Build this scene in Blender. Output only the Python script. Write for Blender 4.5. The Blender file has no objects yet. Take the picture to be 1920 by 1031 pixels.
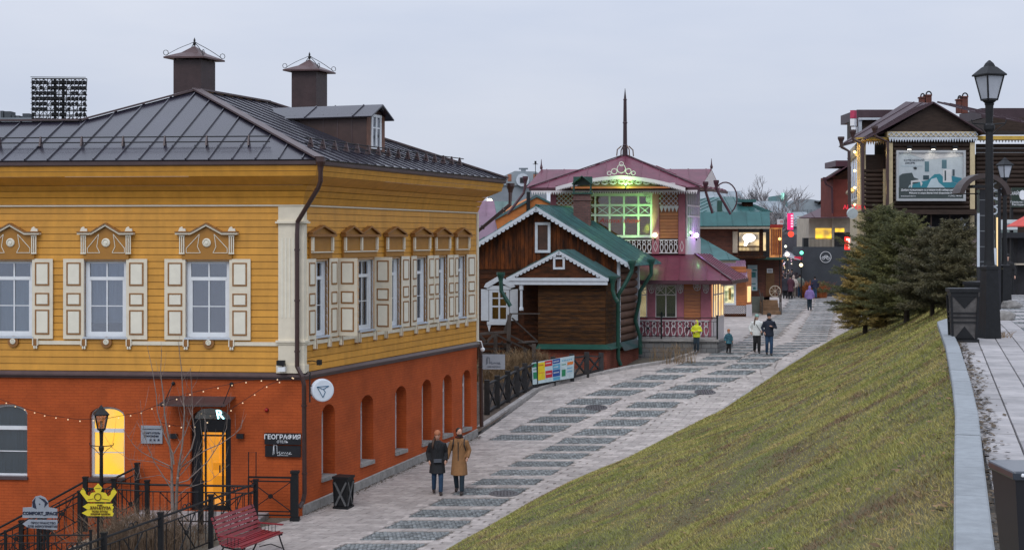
import bpy, bmesh, math, random
from mathutils import Vector, Matrix, noise
import numpy as np
random.seed(7)
scene = bpy.context.scene
COL = scene.collection
R = math.radians
# ---------------------------------------------------------------- camera, sky, sun, exposure
F = 2800.0            # focal length in photo pixels (photo is 1920 px wide)
CX, HY, CZ = 960.0, 446.0, 7.3
cam = bpy.data.cameras.new('camera')
cam.sensor_width = 36.0
cam.lens = F / 1920 * 36
cam.shift_y = -(515.5 - HY) / 1920
cam.clip_start = 0.3
cam.clip_end = 3000
cam_o = bpy.data.objects.new('camera', cam)
COL.objects.link(cam_o)
cam_o.location = (0, 0, CZ)
cam_o.rotation_euler = (R(90), 0, 0)
scene.camera = cam_o

world = bpy.data.worlds.new('World')
scene.world = world
world.use_nodes = True
wn = world.node_tree
for n in list(wn.nodes):
    wn.nodes.remove(n)
def wnode(t, **k):
    n = wn.nodes.new(t)
    for a, b in k.items():
        setattr(n, a, b)
    return n
sky = wnode('ShaderNodeTexSky', sky_type='NISHITA', sun_disc=False)
SUN_EL, SUN_AZ = R(48), R(196)       # azimuth clockwise from +Y (view direction)
sky.sun_elevation = SUN_EL
sky.sun_rotation = SUN_AZ
sky.altitude = 440
sky.dust_density = 2.0
bgs = wnode('ShaderNodeBackground'); bgs.inputs[1].default_value = 0.05
wn.links.new(sky.outputs[0], bgs.inputs[0])
# thick even cloud: CIE overcast sky, three times brighter overhead than at the horizon, softly mottled
tc = wnode('ShaderNodeTexCoord')
sep = wnode('ShaderNodeSeparateXYZ')
wn.links.new(tc.outputs['Generated'], sep.inputs[0])
cie = wnode('ShaderNodeMath', operation='MULTIPLY_ADD', use_clamp=False)
mx = wnode('ShaderNodeMath', operation='MAXIMUM'); mx.inputs[1].default_value = 0.0
wn.links.new(sep.outputs[2], mx.inputs[0])
wn.links.new(mx.outputs[0], cie.inputs[0]); cie.inputs[1].default_value = 0.95; cie.inputs[2].default_value = 1.0
mp = wnode('ShaderNodeMapping'); mp.inputs['Scale'].default_value = (1.2, 1.2, 5.0)
wn.links.new(tc.outputs['Generated'], mp.inputs[0])
nz = wnode('ShaderNodeTexNoise'); nz.inputs['Scale'].default_value = 3.0; nz.inputs['Detail'].default_value = 5
wn.links.new(mp.outputs[0], nz.inputs[0])
cr = wnode('ShaderNodeValToRGB')
cr.color_ramp.elements[0].position = 0.3; cr.color_ramp.elements[0].color = (0.540, 0.600, 0.735, 1)
cr.color_ramp.elements[1].position = 0.72; cr.color_ramp.elements[1].color = (0.650, 0.690, 0.790, 1)
wn.links.new(nz.outputs[0], cr.inputs[0])
bgc = wnode('ShaderNodeBackground')
wn.links.new(cr.outputs[0], bgc.inputs[0]); wn.links.new(cie.outputs[0], bgc.inputs[1])
mixs = wnode('ShaderNodeMixShader'); mixs.inputs[0].default_value = 0.93
wn.links.new(bgs.outputs[0], mixs.inputs[1]); wn.links.new(bgc.outputs[0], mixs.inputs[2])
wo = wnode('ShaderNodeOutputWorld')
wn.links.new(mixs.outputs[0], wo.inputs[0])

sun = bpy.data.lights.new('sun', 'SUN')
sun.energy = 1.2
sun.angle = R(35)
sun.color = (1.0, 0.965, 0.92)
sun_o = bpy.data.objects.new('sun', sun)
COL.objects.link(sun_o)
sd = Vector((math.sin(SUN_AZ) * math.cos(SUN_EL), math.cos(SUN_AZ) * math.cos(SUN_EL), math.sin(SUN_EL)))
sun_o.rotation_euler = (-sd).to_track_quat('-Z', 'Y').to_euler()
sun_o.location = sd * 60
vs = scene.view_settings
scene.display_settings.display_device = 'sRGB'
vs.view_transform = 'Standard'; vs.look = 'None'; vs.exposure = 0.0; vs.gamma = 1.0
vs.use_curve_mapping = False
cy = scene.cycles
cy.max_bounces = 5; cy.diffuse_bounces = 3; cy.glossy_bounces = 3; cy.transparent_max_bounces = 12
cy.transmission_bounces = 3
cy.sample_clamp_indirect = 2.5; cy.sample_clamp_direct = 8.0

# ---------------------------------------------------------------- where a photo pixel sits in the place
def W(px, py, Y):
    return Vector(((px - CX) * Y / F, Y, CZ + (HY - py) * Y / F))
def X_at(px, Y):
    return (px - CX) * Y / F
def px_of(P):
    return (CX + F * P.x / P.y, HY - F * (P.z - CZ) / P.y)
def ray_plane(px, py, p0, n):
    d = Vector(((px - CX) / F, 1.0, (HY - py) / F)); o = Vector((0, 0, CZ))
    return o + d * ((p0 - o).dot(n) / d.dot(n))
def lerp(a, b, t): return a + (b - a) * t
def V(*a): return Vector(a)

# ---------------------------------------------------------------- materials
MATS = {}
def mat(name, col, rough=0.7, var=0.12, scale=6.0, bump=0.0, bscale=40.0, metal=0.0, spec=0.5,
        orand=0.0, irand=0.0, col2=None, stretch=None, tint=None, coat=0.0, detail=5, streak=0.0):
    """Principled material with two octaves of tonal noise, fine relief and, for pieces, a tone of their own."""
    if name in MATS: return MATS[name]
    m = bpy.data.materials.new(name); m.use_nodes = True; MATS[name] = m
    nt = m.node_tree; nd = nt.nodes; lk = nt.links
    b = nd['Principled BSDF']
    b.inputs['Roughness'].default_value = rough
    b.inputs['Metallic'].default_value = metal
    b.inputs['Specular IOR Level'].default_value = spec
    if coat: b.inputs['Coat Weight'].default_value = coat; b.inputs['Coat Roughness'].default_value = 0.15
    t = nd.new('ShaderNodeTexCoord'); src = t.outputs['Object']
    if stretch:
        mpn = nd.new('ShaderNodeMapping'); mpn.inputs['Scale'].default_value = stretch
        lk.new(src, mpn.inputs[0]); src = mpn.outputs[0]
    n1 = nd.new('ShaderNodeTexNoise'); n1.inputs['Scale'].default_value = scale; n1.inputs['Detail'].default_value = detail
    n1.inputs['Roughness'].default_value = 0.62
    lk.new(src, n1.inputs[0])
    rmp = nd.new('ShaderNodeValToRGB')
    c2 = col2 if col2 else tuple(min(1, c * (1 + var)) for c in col)
    c1 = tuple(c * (1 - var) for c in col) if not col2 else col
    rmp.color_ramp.elements[0].position = 0.36; rmp.color_ramp.elements[0].color = (*c1, 1)
    rmp.color_ramp.elements[1].position = 0.66; rmp.color_ramp.elements[1].color = (*c2, 1)
    lk.new(n1.outputs[0], rmp.inputs[0])
    out = rmp.outputs[0]
    def scale_by(out, fac_socket, amt):
        mr = nd.new('ShaderNodeMapRange'); mr.inputs['To Min'].default_value = 1 - amt; mr.inputs['To Max'].default_value = 1 + amt
        lk.new(fac_socket, mr.inputs[0])
        mm = nd.new('ShaderNodeVectorMath'); mm.operation = 'SCALE'
        lk.new(out, mm.inputs[0]); lk.new(mr.outputs[0], mm.inputs['Scale'])
        return mm.outputs[0]
    if orand:
        oi = nd.new('ShaderNodeObjectInfo'); out = scale_by(out, oi.outputs['Random'], orand)
    if irand:
        g = nd.new('ShaderNodeNewGeometry'); out = scale_by(out, g.outputs['Random Per Island'], irand)
    if streak:   # dirt streaks
        mps = nd.new('ShaderNodeMapping'); mps.inputs['Scale'].default_value = (3, 3, 0.35)
        lk.new(t.outputs['Object'], mps.inputs[0])
        ns = nd.new('ShaderNodeTexNoise'); ns.inputs['Scale'].default_value = 1.6; ns.inputs['Detail'].default_value = 6
        lk.new(mps.outputs[0], ns.inputs[0])
        out = scale_by(out, ns.outputs[0], streak)
    lk.new(out, b.inputs['Base Color'])
    if bump:
        n2 = nd.new('ShaderNodeTexNoise'); n2.inputs['Scale'].default_value = bscale; n2.inputs['Detail'].default_value = 4
        lk.new(src, n2.inputs[0])
        bp = nd.new('ShaderNodeBump'); bp.inputs['Strength'].default_value = bump; bp.inputs['Distance'].default_value = 0.02
        lk.new(n2.outputs[0], bp.inputs['Height']); lk.new(bp.outputs[0], b.inputs['Normal'])
    return m
def brick_mat(name, c1, c2, mortar, bw=0.26, bh=0.077, joint=0.012, rough=0.8, bump=0.5, var=0.22):
    if name in MATS: return MATS[name]
    m = bpy.data.materials.new(name); m.use_nodes = True; MATS[name] = m
    nt = m.node_tree; nd = nt.nodes; lk = nt.links; b = nd['Principled BSDF']
    b.inputs['Roughness'].default_value = rough
    b.inputs['Specular IOR Level'].default_value = 0.3
    uv = nd.new('ShaderNodeTexCoord')
    dn = nd.new('ShaderNodeTexNoise'); dn.inputs['Scale'].default_value = 5; lk.new(uv.outputs['Object'], dn.inputs[0])
    dm = nd.new('ShaderNodeVectorMath'); dm.operation = 'MULTIPLY_ADD'; dm.inputs[1].default_value = (0.02, 0.012, 0)
    lk.new(dn.outputs['Color'], dm.inputs[0]); lk.new(uv.outputs['UV'], dm.inputs[2])
    br = nd.new('ShaderNodeTexBrick'); br.inputs['Scale'].default_value = 1
    br.inputs['Brick Width'].default_value = bw; br.inputs['Row Height'].default_value = bh
    br.inputs['Mortar Size'].default_value = joint; br.inputs['Mortar Smooth'].default_value = 0.3
    br.inputs['Color1'].default_value = (*c1, 1); br.inputs['Color2'].default_value = (*c2, 1); br.inputs['Mortar'].default_value = (*mortar, 1)
    lk.new(dm.outputs[0], br.inputs[0])
    nzz = nd.new('ShaderNodeTexNoise'); nzz.inputs['Scale'].default_value = 1.3; nzz.inputs['Detail'].default_value = 7
    nzz.inputs['Roughness'].default_value = 0.65
    lk.new(uv.outputs['Object'], nzz.inputs[0])
    mr = nd.new('ShaderNodeMapRange'); mr.inputs['From Min'].default_value = 0.3; mr.inputs['From Max'].default_value = 0.7
    mr.inputs['To Min'].default_value = 1 - var; mr.inputs['To Max'].default_value = 1 + var
    lk.new(nzz.outputs[0], mr.inputs[0])
    mm = nd.new('ShaderNodeVectorMath'); mm.operation = 'SCALE'; lk.new(br.outputs[0], mm.inputs[0]); lk.new(mr.outputs[0], mm.inputs['Scale'])
    lk.new(mm.outputs[0], b.inputs['Base Color'])
    nb = nd.new('ShaderNodeTexNoise'); nb.inputs['Scale'].default_value = 30; lk.new(uv.outputs['Object'], nb.inputs[0])
    hm = nd.new('ShaderNodeMath'); hm.operation = 'MULTIPLY_ADD'; hm.inputs[1].default_value = -1.0
    lk.new(br.outputs['Fac'], hm.inputs[0]); lk.new(nb.outputs[0], hm.inputs[2])
    bp = nd.new('ShaderNodeBump'); bp.inputs['Strength'].default_value = bump; bp.inputs['Distance'].default_value = 0.01
    lk.new(hm.outputs[0], bp.inputs['Height']); lk.new(bp.outputs[0], b.inputs['Normal'])
    return m
def glow(name, col, strength, pattern=None):
    """Something that gives off light itself: lamp, lit room, neon. pattern breaks a lit room up into lighter and darker things."""
    if name in MATS: return MATS[name]
    m = bpy.data.materials.new(name); m.use_nodes = True; MATS[name] = m
    nt = m.node_tree; b = nt.nodes['Principled BSDF']
    b.inputs['Base Color'].default_value = (*[c * .4 for c in col], 1)
    b.inputs['Emission Color'].default_value = (*col, 1); b.inputs['Emission Strength'].default_value = strength
    b.inputs['Roughness'].default_value = 0.4
    if pattern:
        t = nt.nodes.new('ShaderNodeTexCoord'); n = nt.nodes.new('ShaderNodeTexNoise'); n.inputs['Scale'].default_value = pattern[0]
        nt.links.new(t.outputs['Object'], n.inputs[0])
        r = nt.nodes.new('ShaderNodeValToRGB'); r.color_ramp.elements[0].position = 0.35; r.color_ramp.elements[0].color = (*pattern[1], 1)
        r.color_ramp.elements[1].position = 0.6; r.color_ramp.elements[1].color = (*col, 1)
        nt.links.new(n.outputs[0], r.inputs[0]); nt.links.new(r.outputs[0], b.inputs['Emission Color'])
    return m
def glass_mat(name='window_glass', tint=(0.75, 0.8, 0.85), base=0.14):
    if name in MATS: return MATS[name]
    m = bpy.data.materials.new(name); m.use_nodes = True; MATS[name] = m
    nt = m.node_tree; nd = nt.nodes; lk = nt.links
    nd.remove(nd['Principled BSDF'])
    tr = nd.new('ShaderNodeBsdfTransparent'); tr.inputs[0].default_value = (*tint, 1)
    gl = nd.new('ShaderNodeBsdfGlossy'); gl.inputs['Roughness'].default_value = 0.04; gl.inputs['Color'].default_value = (0.9, 0.93, 1, 1)
    fr = nd.new('ShaderNodeFresnel'); fr.inputs[0].default_value = 1.6
    ad = nd.new('ShaderNodeMath'); ad.operation = 'ADD'; ad.inputs[1].default_value = base; ad.use_clamp = True
    lk.new(fr.outputs[0], ad.inputs[0])
    t = nd.new('ShaderNodeTexCoord'); n = nd.new('ShaderNodeTexNoise'); n.inputs['Scale'].default_value = 1.2
    lk.new(t.outputs['Object'], n.inputs[0]); bp = nd.new('ShaderNodeBump'); bp.inputs['Strength'].default_value = 0.12; bp.inputs['Distance'].default_value = 0.02
    lk.new(n.outputs[0], bp.inputs['Height']); lk.new(bp.outputs[0], gl.inputs['Normal'])
    mx = nd.new('ShaderNodeMixShader'); lk.new(ad.outputs[0], mx.inputs[0]); lk.new(tr.outputs[0], mx.inputs[1]); lk.new(gl.outputs[0], mx.inputs[2])
    lk.new(mx.outputs[0], nd['Material Output'].inputs[0])
    return m

M_YEL = mat('ochre_paint', (0.60, 0.285, 0.036), 0.55, 0.07, 2.5, 0.15, 60, orand=0.08, streak=0.22)
M_YEL2 = mat('dark_ochre_paint', (0.36, 0.165, 0.025), 0.55, 0.08, 3, 0.1, 60)
M_CREAM = mat('cream_paint', (0.72, 0.66, 0.53), 0.55, 0.05, 4, 0.1, 50, streak=0.08)
M_CREAMP = mat('cream_panel_paint', (0.76, 0.73, 0.62), 0.5, 0.04, 4)
M_BROWNP = mat('brown_moulding_paint', (0.27, 0.12, 0.03), 0.55, 0.08, 6)
M_WHITE = mat('white_paint', (0.74, 0.77, 0.80), 0.45, 0.04, 5)
M_GREYW = mat('pale_blue_white_paint', (0.50, 0.55, 0.61), 0.5, 0.06, 5, 0.1, 40, streak=0.1)
M_BRICK = brick_mat('orange_red_painted_brick', (0.43, 0.084, 0.019), (0.405, 0.078, 0.018), (0.36, 0.068, 0.017), bump=0.4)
M_BAND = mat('dark_brown_sheet_metal', (0.075, 0.048, 0.05), 0.42, 0.15, 3, 0.05, 20, spec=0.6)
M_ROOF = mat('dark_brown_metal_roof', (0.020, 0.018, 0.030), 0.27, 0.14, 1.2, 0.03, 2, spec=0.55, orand=0.12, coat=0.22, streak=0.12)
M_PIPE = mat('brown_metal_pipe', (0.048, 0.022, 0.020), 0.35, 0.12, 8, spec=0.6)
M_BLACK = mat('black_iron', (0.011, 0.012, 0.014), 0.5, 0.2, 12, 0.1, 60, spec=0.3)
M_BLACK2 = mat('black_panel', (0.012, 0.013, 0.017), 0.35, 0.1, 5)
M_STONE = mat('grey_stone', (0.28, 0.27, 0.26), 0.85, 0.2, 5, 0.4, 40, orand=0.08)
M_KERB = mat('blue_grey_granite', (0.26, 0.285, 0.305), 0.7, 0.12, 9, 0.25, 160, orand=0.08)
M_KERB2 = mat('street_kerb_concrete', (0.34, 0.32, 0.31), 0.85, 0.2, 5, 0.4, 60, orand=0.08)
M_GLASS = glass_mat()
M_GLASSD = glass_mat('dim_window_glass', (0.55, 0.6, 0.62), 0.12)
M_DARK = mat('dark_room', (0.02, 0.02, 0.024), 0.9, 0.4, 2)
M_CURT = mat('sky_toned_curtain', (0.40, 0.44, 0.48), 0.9, 0.15, 3, stretch=(12, 12, 0.4))  # sky reflected in the panes is put into this lighter curtain colour
M_CURTG = mat('grey_green_curtain', (0.34, 0.44, 0.44), 0.9, 0.15, 3, stretch=(12, 12, 0.4))  # lightened as well for the sky reflected in the panes
M_CURTB = mat('brown_curtain', (0.16, 0.13, 0.13), 0.9, 0.15, 3, stretch=(12, 12, 0.4))

# ---------------------------------------------------------------- mesh builder
class Frame:
    """A wall's own axes: a along the wall, b up, c out of the wall."""
    def __init__(s, O, ang, z=0.0, side=1):
        s.O = Vector((O[0], O[1], z)); s.d = Vector((math.cos(ang), math.sin(ang), 0))
        s.n = Vector((math.sin(ang), -math.cos(ang), 0)) * side
    def __call__(s, a, b, c=0.0):
        return s.O + s.d * a + s.n * c + Vector((0, 0, b))
    def uv(s, px, py, c=0.0):
        """Wall coordinates (a, b) seen at a photo pixel on the plane c in front of the wall."""
        k = (px - CX) / F; ox = s.O.x + s.n.x * c; oy = s.O.y + s.n.y * c
        a = (k * oy - ox) / (s.d.x - k * s.d.y); Y = oy + a * s.d.y
        return a, CZ + (HY - py) * Y / F - s.O.z
    def u(s, px, c=0.0): return s.uv(px, HY, c)[0]
    def shifted(s, a, c=0.0, z=0.0, turn=0.0):
        P = s(a, 0, c); g = Frame((P.x, P.y), 0, s.O.z + z); g.d = Matrix.Rotation(turn, 3, 'Z') @ s.d; g.n = Matrix.Rotation(turn, 3, 'Z') @ s.n
        return g
def world_frame(x, y, z=0, ang=0.0): return Frame((x, y), ang, z)

class MB:
    def __init__(s): s.v = []; s.f = []
    def add(s, vs, fs):
        k = len(s.v); s.v.extend([Vector(p) for p in vs]); s.f.extend([tuple(i + k for i in f) for f in fs]); return s
    def hexa(s, P):   # 8 points: bottom loop 0-3, top loop 4-7
        return s.add(P, [(3, 2, 1, 0), (4, 5, 6, 7), (0, 1, 5, 4), (1, 2, 6, 5), (2, 3, 7, 6), (3, 0, 4, 7)])
    def box(s, fr, a0, a1, b0, b1, c0, c1):
        return s.hexa([fr(a0, b0, c0), fr(a1, b0, c0), fr(a1, b0, c1), fr(a0, b0, c1), fr(a0, b1, c0), fr(a1, b1, c0), fr(a1, b1, c1), fr(a0, b1, c1)])
    def prism(s, fr, poly, c0, c1):
        n = len(poly)
        P = [fr(a, b, c0) for a, b in poly] + [fr(a, b, c1) for a, b in poly]
        return s.add(P, [tuple(range(n))[::-1], tuple(range(n, 2 * n))] + [(i, (i + 1) % n, n + (i + 1) % n, n + i) for i in range(n)])
    def loft(s, rings, caps=True, closed=True):
        n = len(rings[0]); k = len(s.v); fs = []
        for r in rings: s.v.extend([Vector(p) for p in r])
        for j in range(len(rings) - 1):
            for i in range(n if closed else n - 1):
                a = k + j * n + i; b = k + j * n + (i + 1) % n
                fs.append((a, b, b + n, a + n))
        if caps: fs += [tuple(range(k, k + n))[::-1], tuple(range(k + (len(rings) - 1) * n, k + len(rings) * n))]
        s.f.extend(fs); return s
    def tube(s, pts, r, n=6, caps=True, sq=None):
        pts = [Vector(p) for p in pts]
        rs = r if isinstance(r, (list, tuple)) else [r] * len(pts)
        rings = []; ref = None
        for i, p in enumerate(pts):
            t = (pts[min(i + 1, len(pts) - 1)] - pts[max(i - 1, 0)])
            if t.length < 1e-9: t = Vector((0, 0, 1))
            t.normalize()
            if ref is None: ref = Vector((0, 0, 1)) if abs(t.z) < 0.9 else Vector((0, 1, 0))
            x = ref.cross(t)
            if x.length < 1e-4: x = Vector((1, 0, 0)).cross(t)
            x.normalize(); y = t.cross(x); ref = y
            off = math.pi / 4 if n == 4 else 0
            rings.append([p + (x * math.cos(off + 2 * math.pi * k / n) + y * math.sin(off + 2 * math.pi * k / n)) * rs[i] for k in range(n)])
        return s.loft(rings, caps)
    def bar(s, p, q, w, h=None):
        """Square bar from p to q, w wide and h high."""
        p = Vector(p); q = Vector(q); t = (q - p).normalized(); h = h or w
        up = Vector((0, 0, 1)) if abs(t.z) < 0.95 else Vector((0, 1, 0))
        x = t.cross(up).normalized() * (w / 2); y = x.cross(t).normalized() * (h / 2)
        return s.hexa([p - x - y, p + x - y, p + x + y, p - x + y, q - x - y, q + x - y, q + x + y, q - x + y])
    def lathe(s, P, prof, n=10, axis=None, ph=0.0):
        P = Vector(P); Q = axis.to_track_quat('Z', 'Y').to_matrix() if axis else Matrix.Identity(3)
        rings = [[P + Q @ Vector((r * math.cos(ph + 2 * math.pi * k / n), r * math.sin(ph + 2 * math.pi * k / n), h)) for k in range(n)] for r, h in prof]
        return s.loft(rings)
    def ico(s, P, r, sub=1, jit=0.0, sc=(1, 1, 1)):
        bm = bmesh.new(); bmesh.ops.create_icosphere(bm, subdivisions=sub, radius=1)
        k = len(s.v)
        for w in bm.verts:
            q = w.co * (1 + jit * noise.noise(w.co * 1.7 + Vector(P)))
            s.v.append(Vector(P) + Vector((q.x * r * sc[0], q.y * r * sc[1], q.z * r * sc[2])))
        for f in bm.faces: s.f.append(tuple(k + w.index for w in f.verts))
        bm.free(); return s
    def build(s, name, m, parent=None, smooth=False, **props):
        base = Vector((0, 0, 0))
        q = parent
        while q is not None: base += q.location; q = q.parent
        return link_mesh(name, [tuple(p - base) for p in s.v], s.f, m, parent, smooth, **props)
def link_mesh(name, vs, fs, m, parent=None, smooth=False, fixn=True, **props):
    me = bpy.data.meshes.new(name); me.from_pydata(vs, [], fs)
    if fixn and len(fs) < 60000:
        bm = bmesh.new(); bm.from_mesh(me); bmesh.ops.recalc_face_normals(bm, faces=bm.faces); bm.to_mesh(me); bm.free()
    uvl = me.uv_layers.new(name='UVMap')
    nl = len(me.loops)
    if nl and len(fs) < 60000:
        co = np.empty(len(me.vertices) * 3); me.vertices.foreach_get('co', co); co = co.reshape(-1, 3)
        vi = np.empty(nl, dtype=np.int32); me.loops.foreach_get('vertex_index', vi)
        nn = np.empty(len(me.polygons) * 3); me.polygons.foreach_get('normal', nn); nn = nn.reshape(-1, 3)
        lt = np.empty(len(me.polygons), dtype=np.int32); me.polygons.foreach_get('loop_total', lt)
        N = np.repeat(nn, lt, axis=0); C = co[vi]
        h = np.hypot(N[:, 0], N[:, 1]); flat = h < 0.35
        hs = np.where(h < 1e-6, 1, h)
        tx = -N[:, 1] / hs; ty = N[:, 0] / hs
        u = np.where(flat, C[:, 0], C[:, 0] * tx + C[:, 1] * ty)
        v = np.where(flat, C[:, 1], C[:, 2] / np.where(flat, 1, h))
        uvl.data.foreach_set('uv', np.stack([u, v], 1).astype(np.float32).ravel())
    if m: me.materials.append(m)
    if smooth: me.polygons.foreach_set('use_smooth', [True] * len(me.polygons))
    o = bpy.data.objects.new(name, me); COL.objects.link(o); o.parent = parent
    for k, v in props.items(): o[k] = v
    return o
def thing(name, loc, label, cat, group=None, kind=None):
    o = bpy.data.objects.new(name, None); COL.objects.link(o); o.location = loc
    o.empty_display_size = 0.3
    return tag(o, label, cat, group, kind)
def tag(o, label=None, cat=None, group=None, kind=None):
    if label: o['label'] = label
    if cat: o['category'] = cat
    if group: o['group'] = group
    if kind: o['kind'] = kind
    return o
def dup(o, parent=None, loc=None, rotz=None, label=None):
    c = o.copy(); COL.objects.link(c)
    if parent: c.parent = parent
    if loc is not None: c.location = loc
    if rotz is not None: c.rotation_euler = (0, 0, rotz)
    if label: c['label'] = label
    for ch in list(o.children): dup(ch, c)
    return c
def text(body, fr, a, b, size, m, parent, c=0.01, name='lettering', align='CENTER', depth=0.004, spacing=1.0, shear=0.0, flip=False, xs=1.0, bold=0.0):
    """Raised lettering on plane fr, centred on (a, b)."""
    cu = bpy.data.curves.new(name, 'FONT'); cu.body = body; cu.size = size; cu.align_x = align; cu.align_y = 'CENTER'
    cu.extrude = depth; cu.space_character = spacing; cu.shear = shear; cu.offset = bold
    cu.resolution_u = 2
    o = bpy.data.objects.new(name, cu); COL.objects.link(o)
    bpy.context.view_layer.update()
    me = bpy.data.meshes.new_from_object(o)
    bpy.data.objects.remove(o); bpy.data.curves.remove(cu)
    base = Vector((0, 0, 0)); q = parent
    while q is not None: base += q.location; q = q.parent
    X = fr.d; N = fr.n; Z = Vector((0, 0, 1)); P = fr(a, b, c) - base
    if X.cross(Z).dot(N) < 0: X = X  # frame is right handed for readable text
    for v in me.vertices:
        v.co = P + X * v.co.x * xs + Z * v.co.y + N * v.co.z
    me.name = name; me.materials.clear(); me.materials.append(m)
    t = bpy.data.objects.new(name, me); COL.objects.link(t); t.parent = parent
    return t

# ---------------------------------------------------------------- clipping helpers
def clip2(poly, ax, lo, hi):
    def half(P, f):
        out = []
        for i in range(len(P)):
            a, b = P[i], P[(i + 1) % len(P)]; fa, fb = f(a), f(b)
            if fa >= 0: out.append(a)
            if (fa >= 0) != (fb >= 0):
                t = fa / (fa - fb); out.append((a[0] + (b[0] - a[0]) * t, a[1] + (b[1] - a[1]) * t))
        return out
    P = half(poly, lambda p: p[ax] - lo)
    return half(P, lambda p: hi - p[ax]) if len(P) > 2 else []
def area2(P): return 0.5 * sum(P[i][0] * P[(i + 1) % len(P)][1] - P[(i + 1) % len(P)][0] * P[i][1] for i in range(len(P)))
def boards(fr, poly, pitch, m, parent, holes=(), axis='h', gap=0.012, t0=0.0, th=0.028, lap=0.5, name='plank', joined=False, maxlen=None, round_=False):
    """Boarding (or logs when round_) over a convex polygon (a, b) of a wall, each board a piece of its own, openings left free."""
    k = 1 if axis == 'h' else 0; o = 1 - k
    lo = min(p[k] for p in poly); hi = max(p[k] for p in poly); n = max(1, int(round((hi - lo) / pitch))); p = (hi - lo) / n
    acc = MB(); made = []
    for i in range(n):
        b0, b1 = lo + i * p, lo + (i + 1) * p
        strip = clip2(poly, k, b0 + gap * .5, b1 - gap * .5)
        if len(strip) < 3: continue
        mid = (b0 + b1) / 2
        cuts = sorted((h[0], h[2]) if o == 0 else (h[1], h[3]) for h in holes if (h[1] < mid < h[3] if k == 1 else h[0] < mid < h[2]))
        s0 = min(q[o] for q in strip); s1 = max(q[o] for q in strip)
        spans = []; cur = s0
        for c0, c1 in cuts:
            if c0 > cur: spans.append((cur, min(c0, s1)))
            cur = max(cur, c1)
        if cur < s1: spans.append((cur, s1))
        if maxlen:
            sp2 = []
            for a, b in spans:
                nn = max(1, math.ceil((b - a) / maxlen)); js = [a] + [a + (b - a) * (q + (random.random() - .5) * .5) / nn for q in range(1, nn)] + [b]
                sp2 += [(js[q] + (.002 if q else 0), js[q + 1]) for q in range(nn)]
            spans = sp2
        for a, b in spans:
            if b - a < 0.02: continue
            P = clip2(strip, o, a, b)
            if len(P) < 3 or abs(area2(P)) < 1e-4: continue
            mb = acc if joined else MB()
            if round_:
                q0 = min(q[o] for q in P); q1 = max(q[o] for q in P); rr = (b1 - b0) * .5; rings = []
                for e in (q0, q1):
                    rings.append([(fr(e, mid + rr * .97 * math.sin(w), t0 + rr * .9 * math.cos(w)) if k == 1 else fr(mid + rr * .97 * math.sin(w), e, t0 + rr * .9 * math.cos(w)))
                                  for w in [math.pi * (j / 8 * 1.3 - .65) for j in range(9)]])
                mb.loft(rings, True)
            else:
                z0 = min(q[k] for q in P); z1 = max(q[k] for q in P); n_ = len(P)
                def out(q):
                    f = (q[k] - z0) / max(z1 - z0, 1e-6); return t0 + th * (1 - lap * f)
                pts = [fr(q[0], q[1], t0) for q in P] + [fr(q[0], q[1], out(q)) for q in P]
                mb.add(pts, [tuple(range(n_))[::-1], tuple(range(n_, 2 * n_))] + [(j, (j + 1) % n_, n_ + (j + 1) % n_, n_ + j) for j in range(n_)])
            if not joined: made.append(mb.build(name, m, parent))
    if joined: made.append(acc.build(name, m, parent, kind='stuff'))
    return made
def roof(poly, m, parent, pitch=0.55, th=0.03, seam=0.035, name='roof_panel', joined=False, down=None, seam_w=0.03, start=0.0):
    """Standing-seam sheets over a planar convex roof polygon given in the place."""
    P = [Vector(p) for p in poly]; n = (P[1] - P[0]).cross(P[2] - P[0]).normalized()
    if n.z < 0: n = -n
    dn = Vector((n.x * n.z, n.y * n.z, -(n.x ** 2 + n.y ** 2)))
    if down is not None: dn = down - n * down.dot(n)
    dn.normalize(); sx = n.cross(dn).normalized(); O = P[0]
    q = [((p - O).dot(sx), (p - O).dot(dn)) for p in P]
    lo = min(a for a, b in q); hi = max(a for a, b in q)
    lo -= start
    k = max(1, math.ceil((hi - lo) / pitch)); acc = MB()
    for i in range(k):
        st = clip2(q, 0, lo + i * pitch, min(hi, lo + (i + 1) * pitch))
        if len(st) < 3 or abs(area2(st)) < 0.004: continue
        mb = acc if joined else MB()
        n_ = len(st)
        pts = [O + sx * a + dn * b - n * th for a, b in st] + [O + sx * a + dn * b for a, b in st]
        mb.add(pts, [tuple(range(n_))[::-1], tuple(range(n_, 2 * n_))] + [(j, (j + 1) % n_, n_ + (j + 1) % n_, n_ + j) for j in range(n_)])
        if i and seam:
            s0 = lo + i * pitch; e = clip2(q, 0, s0, s0 + seam_w)
            if len(e) > 2:
                b0 = min(p[1] for p in e) + .01; b1 = max(p[1] for p in e) - .01
                f3 = lambda a, b, c: O + sx * a + dn * b + n * c
                mb.box(f3, s0, s0 + seam_w, b0, b1, -.002, seam)
        if not joined: mb.build(name, m, parent)
    if joined: acc.build(name, m, parent, kind='stuff')
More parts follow.
